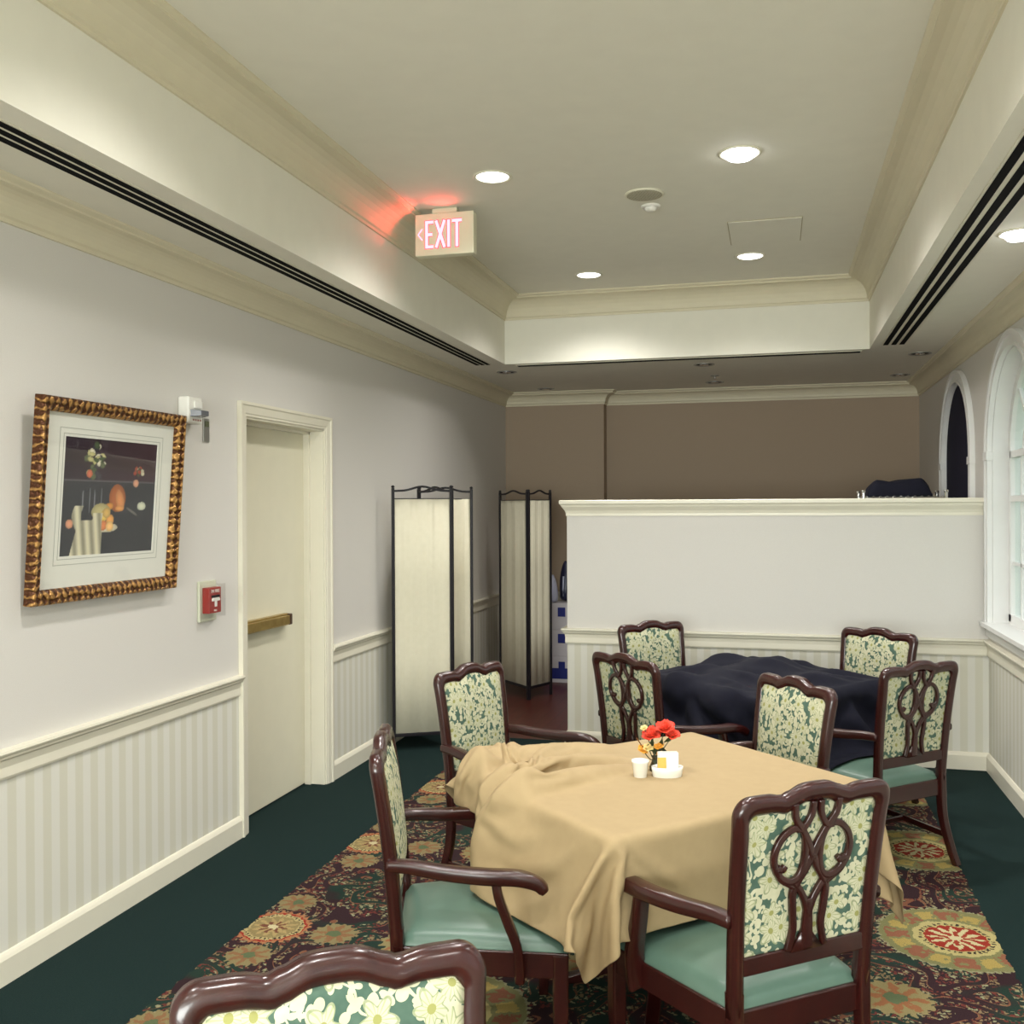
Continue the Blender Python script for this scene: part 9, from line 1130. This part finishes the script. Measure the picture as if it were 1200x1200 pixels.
632,-567,5,2,14,23,-8,13,24,-17,-1,23,-10,-15,22,-6,-13,23,-12,-3,23,-2,19,17,6,20,18,21,14,14,23,-13,13,27,-6,9,22,13,12,4,27,11,-21,19,8,-30,5,5,-28,11,5,-26,13,6,-15,21,10,-2,27,9,-13,24,10,-3,29,6,8,29,-5,-2,29,4,-7,28,6,-10,26,3,-13,26,0,-15,25,-3,-20,22,-6,-21,21,-8,-20,19,-7,-22,15,-12,-13,21,12,-21,18,11,-19,20,-14,-6,21,21,-16,20,15,-22,11,-14,-25,14,5,-6,28,-3,-30,-4,-7,-26,10,-12,-26,-12,-8,-24,-15,-4,-24,-14,-3,-11,26,-5,-19,20,-10,-26,3,-15,-3,29,-11,-16,18,-16,-20,9,-18,-21,-1,-20,-19,-8,-21,-16,-12,-21,-13,-14,-22,-11,-18,-18,-12,3,-24,-7,-19,-18,11,-16,-20,18,-5,-22,15,-12,-22,
609,-553,9,-15,6,23,-14,-12,22,-1,-19,20,-7,-14,22,-12,-2,21,-1,19,17,0,19,18,14,18,16,24,8,14,21,-14,11,25,3,9,18,17,10,-6,24,10,-27,4,7,-21,22,3,-24,16,7,-23,14,10,-23,11,10,4,27,9,-10,26,11,-16,23,10,-2,30,6,7,27,-7,-1,29,0,-5,28,-1,-8,28,-2,-11,29,-3,-12,28,-2,-16,25,0,-18,21,4,-24,16,2,-23,13,-12,-22,18,11,-8,22,19,-20,19,-13,-3,20,20,-19,20,6,-18,-9,-20,-28,5,-11,-28,7,-12,-25,11,-11,-20,-21,1,-18,-19,10,-25,5,-14,-14,26,-5,-19,21,-10,-26,-4,-14,-7,24,-13,-17,14,-16,-17,8,-19,-19,-3,-20,-16,-6,-22,-15,-10,-22,-14,-10,-21,-15,-9,-19,-17,-12,-15,-12,12,-21,-5,-20,-19,13,-16,-21,18,0,-22,
592,-559,15,-8,-18,20,0,-20,20,-5,-15,20,-13,-2,21,3,19,15,1,19,17,0,20,19,21,10,14,23,7,12,21,-11,10,21,10,8,14,21,9,-16,19,9,-24,8,6,-30,2,6,-22,16,9,-19,18,10,-16,21,11,5,28,9,-5,27,12,-16,24,10,-16,23,8,-5,28,5,2,26,-10,-4,29,-5,-6,30,-7,-6,29,-5,-5,29,-3,-13,26,3,-24,10,8,-4,29,2,-14,26,8,-21,18,13,-28,8,-4,9,25,12,-14,24,1,-19,21,4,-26,2,-16,-24,-1,-18,-24,-7,-18,-19,-21,7,-16,-19,13,-26,-6,-11,-25,12,-13,-17,24,-7,-18,22,-9,-25,-6,-14,-23,6,-10,-19,9,-15,-16,5,-19,-5,3,-26,-16,-8,-20,-17,-13,-15,-15,-8,-18,-14,-4,-20,-15,0,-22,-11,17,-20,-19,-4,-21,-1,-21,-18,13,-13,-20,
598,-576,16,0,-20,19,-6,-16,20,-13,-2,20,-8,14,19,2,18,16,4,21,16,18,15,14,19,13,13,23,2,11,21,-9,8,11,20,10,11,22,8,-24,-3,8,-22,9,6,-24,15,6,-18,19,10,-14,21,12,1,23,19,-18,24,3,-6,28,12,-7,26,10,-19,21,6,-17,22,4,-15,25,3,-8,29,2,-6,30,0,-5,30,-1,-2,28,-2,0,14,-25,-2,28,6,-22,21,3,-16,24,9,-15,24,11,2,19,21,-25,-1,-14,-19,21,3,-18,21,3,2,21,-23,-18,-17,-15,-17,-19,14,-19,-20,3,-25,-12,-7,-26,8,-13,-25,12,-13,-20,21,-9,-18,21,-9,-24,8,-12,-22,1,-14,-18,0,-17,-16,-14,-13,-17,-6,-18,-14,-7,-19,-13,-6,-19,-13,-1,-21,-13,3,-21,-15,6,-22,-16,10,-21,-16,9,-20,-13,-14,-19,0,-18,-18,
609,-601,20,-4,-18,20,-14,-4,19,-10,11,19,-2,18,16,3,21,15,20,13,13,17,14,14,15,16,13,21,-6,9,23,-2,9,21,10,11,-20,9,12,-18,18,1,-14,17,8,-13,21,13,-11,19,18,-4,15,25,-14,26,-3,-14,27,6,-14,25,7,-13,23,8,-12,24,9,-20,20,1,-20,24,1,-19,24,1,-13,27,4,-8,28,3,3,27,-5,-7,28,1,5,22,-19,-1,30,3,-11,25,12,-11,24,15,-25,-4,12,7,18,19,-18,23,1,-21,-13,-19,2,15,-27,-19,-14,15,-15,-21,-7,-23,-13,-9,-26,9,-11,-24,19,-6,-24,7,-16,-24,9,-15,-20,19,-8,-23,10,-11,-20,-8,-14,-19,-8,-14,-17,-8,-17,-16,-6,-17,-14,-4,-18,-12,-1,-19,-13,4,-20,-14,7,-21,-16,10,-21,-15,5,-22,-17,3,-21,-16,-7,-18,-11,-15,-18,
605,-626,26,-13,-8,19,-11,10,18,-3,18,16,2,21,15,22,9,12,18,15,13,4,21,15,20,7,12,19,-14,8,22,8,11,15,16,14,-16,12,14,4,14,18,-12,13,16,-12,20,15,-10,24,15,-16,25,6,-6,25,16,-15,26,2,-15,23,2,-17,23,2,-18,22,3,-18,23,7,-22,22,-4,-20,22,-2,-19,21,-1,-17,23,0,-15,25,0,-12,27,6,2,27,12,-2,30,-3,-3,25,-16,-7,23,12,-17,2,17,24,4,10,-11,32,9,-28,5,-9,5,-28,1,-12,-19,-16,-18,-2,-22,-24,16,4,-24,3,-19,-25,14,-11,-23,-3,-18,-25,9,-13,-20,16,-8,-24,12,-9,-23,-5,-14,-18,-9,-15,-16,-8,-16,-15,-6,-16,-13,-2,-18,-14,6,-18,-14,5,-21,-13,7,-23,-15,5,-23,-15,-1,-21,-17,-3,-19,-20,-1,-17,-20,-8,-16,
591,-645,29,-12,10,18,-3,18,15,4,22,15,23,4,12,17,17,12,-2,21,14,21,-3,13,13,17,13,17,-19,8,17,16,12,9,19,16,-3,17,17,-8,14,16,-3,18,15,-6,23,17,-4,25,17,-6,24,18,-8,25,15,-15,23,7,-17,22,5,-19,22,2,-20,22,2,-20,23,1,-20,23,0,-20,22,0,-17,23,0,-15,24,-1,-13,27,-3,-15,27,-3,-19,24,-1,-28,7,0,-2,12,26,21,12,11,3,30,-9,-17,18,5,21,-9,18,-24,50,-4,-13,-24,-16,7,-28,-18,-22,11,-8,-25,7,-17,-24,5,-19,-24,-5,-18,-24,1,-15,-26,4,-11,-25,10,-8,-20,21,-6,-22,-8,-14,-20,-3,-14,-16,-6,-15,-13,-4,-18,-14,1,-19,-12,3,-21,-13,6,-23,-15,5,-23,-15,1,-23,-16,-5,-19,-18,-7,-17,-22,1,-15,-23,-2,-15,]
if GOLD_CLOTH: cloth_obj(GOLD_CLOTH, 77, 'tablecloth', LINEN, .0025, 'gold tablecloth with a bunched up corner draped over the near table')
if NAVY_CLOTH: cloth_obj(NAVY_CLOTH, 61, 'tablecloth', NAVY, .003, 'black cloth draped over the far table between four armchairs')
CLZ = TZ+.005

# ---------------------------------------------------------------- things on the gold cloth
PORC = new_mat('white_porcelain', .18, .5, S(236, 234, 226))
# packet caddy
ccx, ccy = -.343, 3.270
t = empty('packet_caddy', (ccx, ccy, CLZ), .30, 'low oval white caddy on the gold cloth holding upright packets', 'caddy')
prof = [(.040, 0), (.047, .004), (.051, .03), (.052, .040), (.048, .040), (.046, .028), (.044, .008), (.01, .006)]
MB().lathe(prof, seg=36, sy=.62).build('bowl', PORC, t, smooth=True)
PAP = new_mat('white_paper', .8, .3, S(234, 232, 224)); YEL = new_mat('yellow_paper', .8, .3, S(222, 176, 92))
random.seed(8)
for k in range(9):
    y_ = -.020+.040*k/8
    q = MB().add([(-.031, 0, .0), (.031, 0, 0), (.031, .001, .074), (-.031, .001, .074), (-.031, .0024, .0), (.031, .0024, 0), (.031, .0030, .074), (-.031, .0030, .074)],
                 [(0, 1, 2, 3), (5, 4, 7, 6), (0, 4, 5, 1), (3, 2, 6, 7), (0, 3, 7, 4), (1, 5, 6, 2)])
    a = .30; X, Y = .004+random.uniform(-.002, .002), y_
    o = q.build('sweetener_packet', PAP if k else YEL, None)
    o.location = (ccx+X*math.cos(a)-Y*math.sin(a), ccy+X*math.sin(a)+Y*math.cos(a), CLZ+.009+random.uniform(0, .004)); o.rotation_euler = (-.08+.02*k, 0, a)
    if k: tag(o, 'white paper packet standing in the oval caddy on the gold cloth', 'packet', 'white packets in the caddy')
    else:
        o.scale = (.45, 1, .8); o.location.x -= .022; o.location.y -= .008
        tag(o, 'narrow yellow packet at the left front of the white caddy', 'packet')
# white creamer cup
t = empty('small_cup', (-.428, 3.245, CLZ), 0, 'small white tapered cup on the gold cloth left of the caddy', 'cup')
MB().lathe([(.018, 0), (.021, .003), (.026, .052), (.029, .056), (.029, .061), (.026, .061), (.024, .050), (.017, .01), (.005, .008)], seg=28).build('cup_body', PORC, t, smooth=True)
MB().lathe([(.0255, .055), (.020, .062), (.008, .066)], seg=20).build('contents', new_mat('white_cream', .6, .3, S(236, 238, 240)), t, smooth=True)
# little flower vase with silk flowers, behind the cup and caddy
vx, vy = -.388, 3.322
t = empty('flower_vase', (vx, vy, CLZ), 0, 'small vase of red and orange artificial flowers behind the white cup', 'flower vase')
MB().lathe([(.014, 0), (.018, .004), (.020, .022), (.011, .042), (.010, .052), (.013, .058), (.011, .058), (.008, .05)], seg=20).build('vase', new_mat('dark_vase', .15, .5, S(60, 52, 30)), t, smooth=True)
GRN = new_mat('dark_leaf', .5, .3, S(44, 52, 28)); REDF = new_mat('red_petal', .6, .3, S(206, 60, 38)); ORF = new_mat('orange_petal', .6, .3, S(222, 158, 60)); CRF = new_mat('cream_petal', .6, .3, S(226, 206, 140)); BRN = new_mat('brown_twig', .6, .3, S(110, 72, 30))
random.seed(13)
def flower(name, c, r, mat, lay=((0, 6, 1.0, .25), (1, 5, .75, .8), (2, 4, .45, 1.25))):
    mb = MB(); c = Vector(c)
    ax = Vector((random.uniform(-.3, .3), -.5, .8)).normalized(); u = ax.cross(Vector((1, 0, .1))).normalized(); v_ = ax.cross(u)
    for q, n, rr, el in lay:
        for k in range(n):
            a = 2*PI*(k+q*.5)/n+random.uniform(-.2, .2); d_ = (u*math.cos(a)+v_*math.sin(a)); e = el+random.uniform(-.15, .15)
            tip = d_*math.cos(e)+ax*math.sin(e); sd = ax.cross(d_).normalized(); R2 = r*rr
            g_ = []
            for i in range(5):
                f_ = i/4; wd = R2*.55*math.sin(PI*(.12+.80*f_))
                for j in (-1, 0, 1):
                    g_.append(c+tip*R2*f_+sd*wd*j+ax*(R2*.12*(j*j)+R2*.10*math.sin(f_*6+k)))
            mb.add(g_, [(i*3+j, i*3+j+1, i*3+j+4, i*3+j+3) for i in range(4) for j in (0, 1)])
    o = mb.build(name, mat, t, smooth=True); s_ = o.modifiers.new('t', 'SOLIDIFY'); s_.thickness = .0008
    return o
for c, r, mt, nm in (((-.008, -.008, .128), .036, REDF, 'red_blossom'), ((.034, .0, .150), .036, REDF, 'red_blossom'), ((.058, -.004, .130), .028, REDF, 'red_blossom'),
                     ((-.035, -.010, .150), .013, CRF, 'cream_blossom'), ((-.020, -.012, .086), .019, CRF, 'cream_blossom'), ((.016, -.016, .092), .018, ORF, 'orange_blossom'), ((-.040, -.012, .078), .020, ORF, 'orange_blossom'), ((.020, -.02, .070), .013, ORF, 'orange_blossom')):
    flower(nm, c, r, mt)
    MB().tube(bez([(0, 0, .05), (c[0]*.4, c[1]*.4, c[2]*.6), (c[0], c[1], c[2])], 4), .0016, 6).build('stem', GRN, t, smooth=True)
MB().tube(bez([(-.03, -.01, .07), (-.045, -.012, .095), (-.060, -.015, .118)], 4), .002, 6).build('twig', BRN, t, smooth=True)
m = MB()
for k in range(12):
    a = random.uniform(0, 2*PI); L_ = random.uniform(.03, .05); c = Vector((random.uniform(-.01, .03), -.005, random.uniform(.06, .115))); d_ = Vector((math.cos(a), -.3, math.sin(a)*.9)).normalized(); s_ = d_.cross(Vector((0, 1, .3))).normalized()*.007
    m.add([c, c+d_*L_*.5+s_, c+d_*L_, c+d_*L_*.5-s_], [(0, 1, 2, 3)])
o = m.build('leaves', GRN, t); s_ = o.modifiers.new('t', 'SOLIDIFY'); s_.thickness = .0008
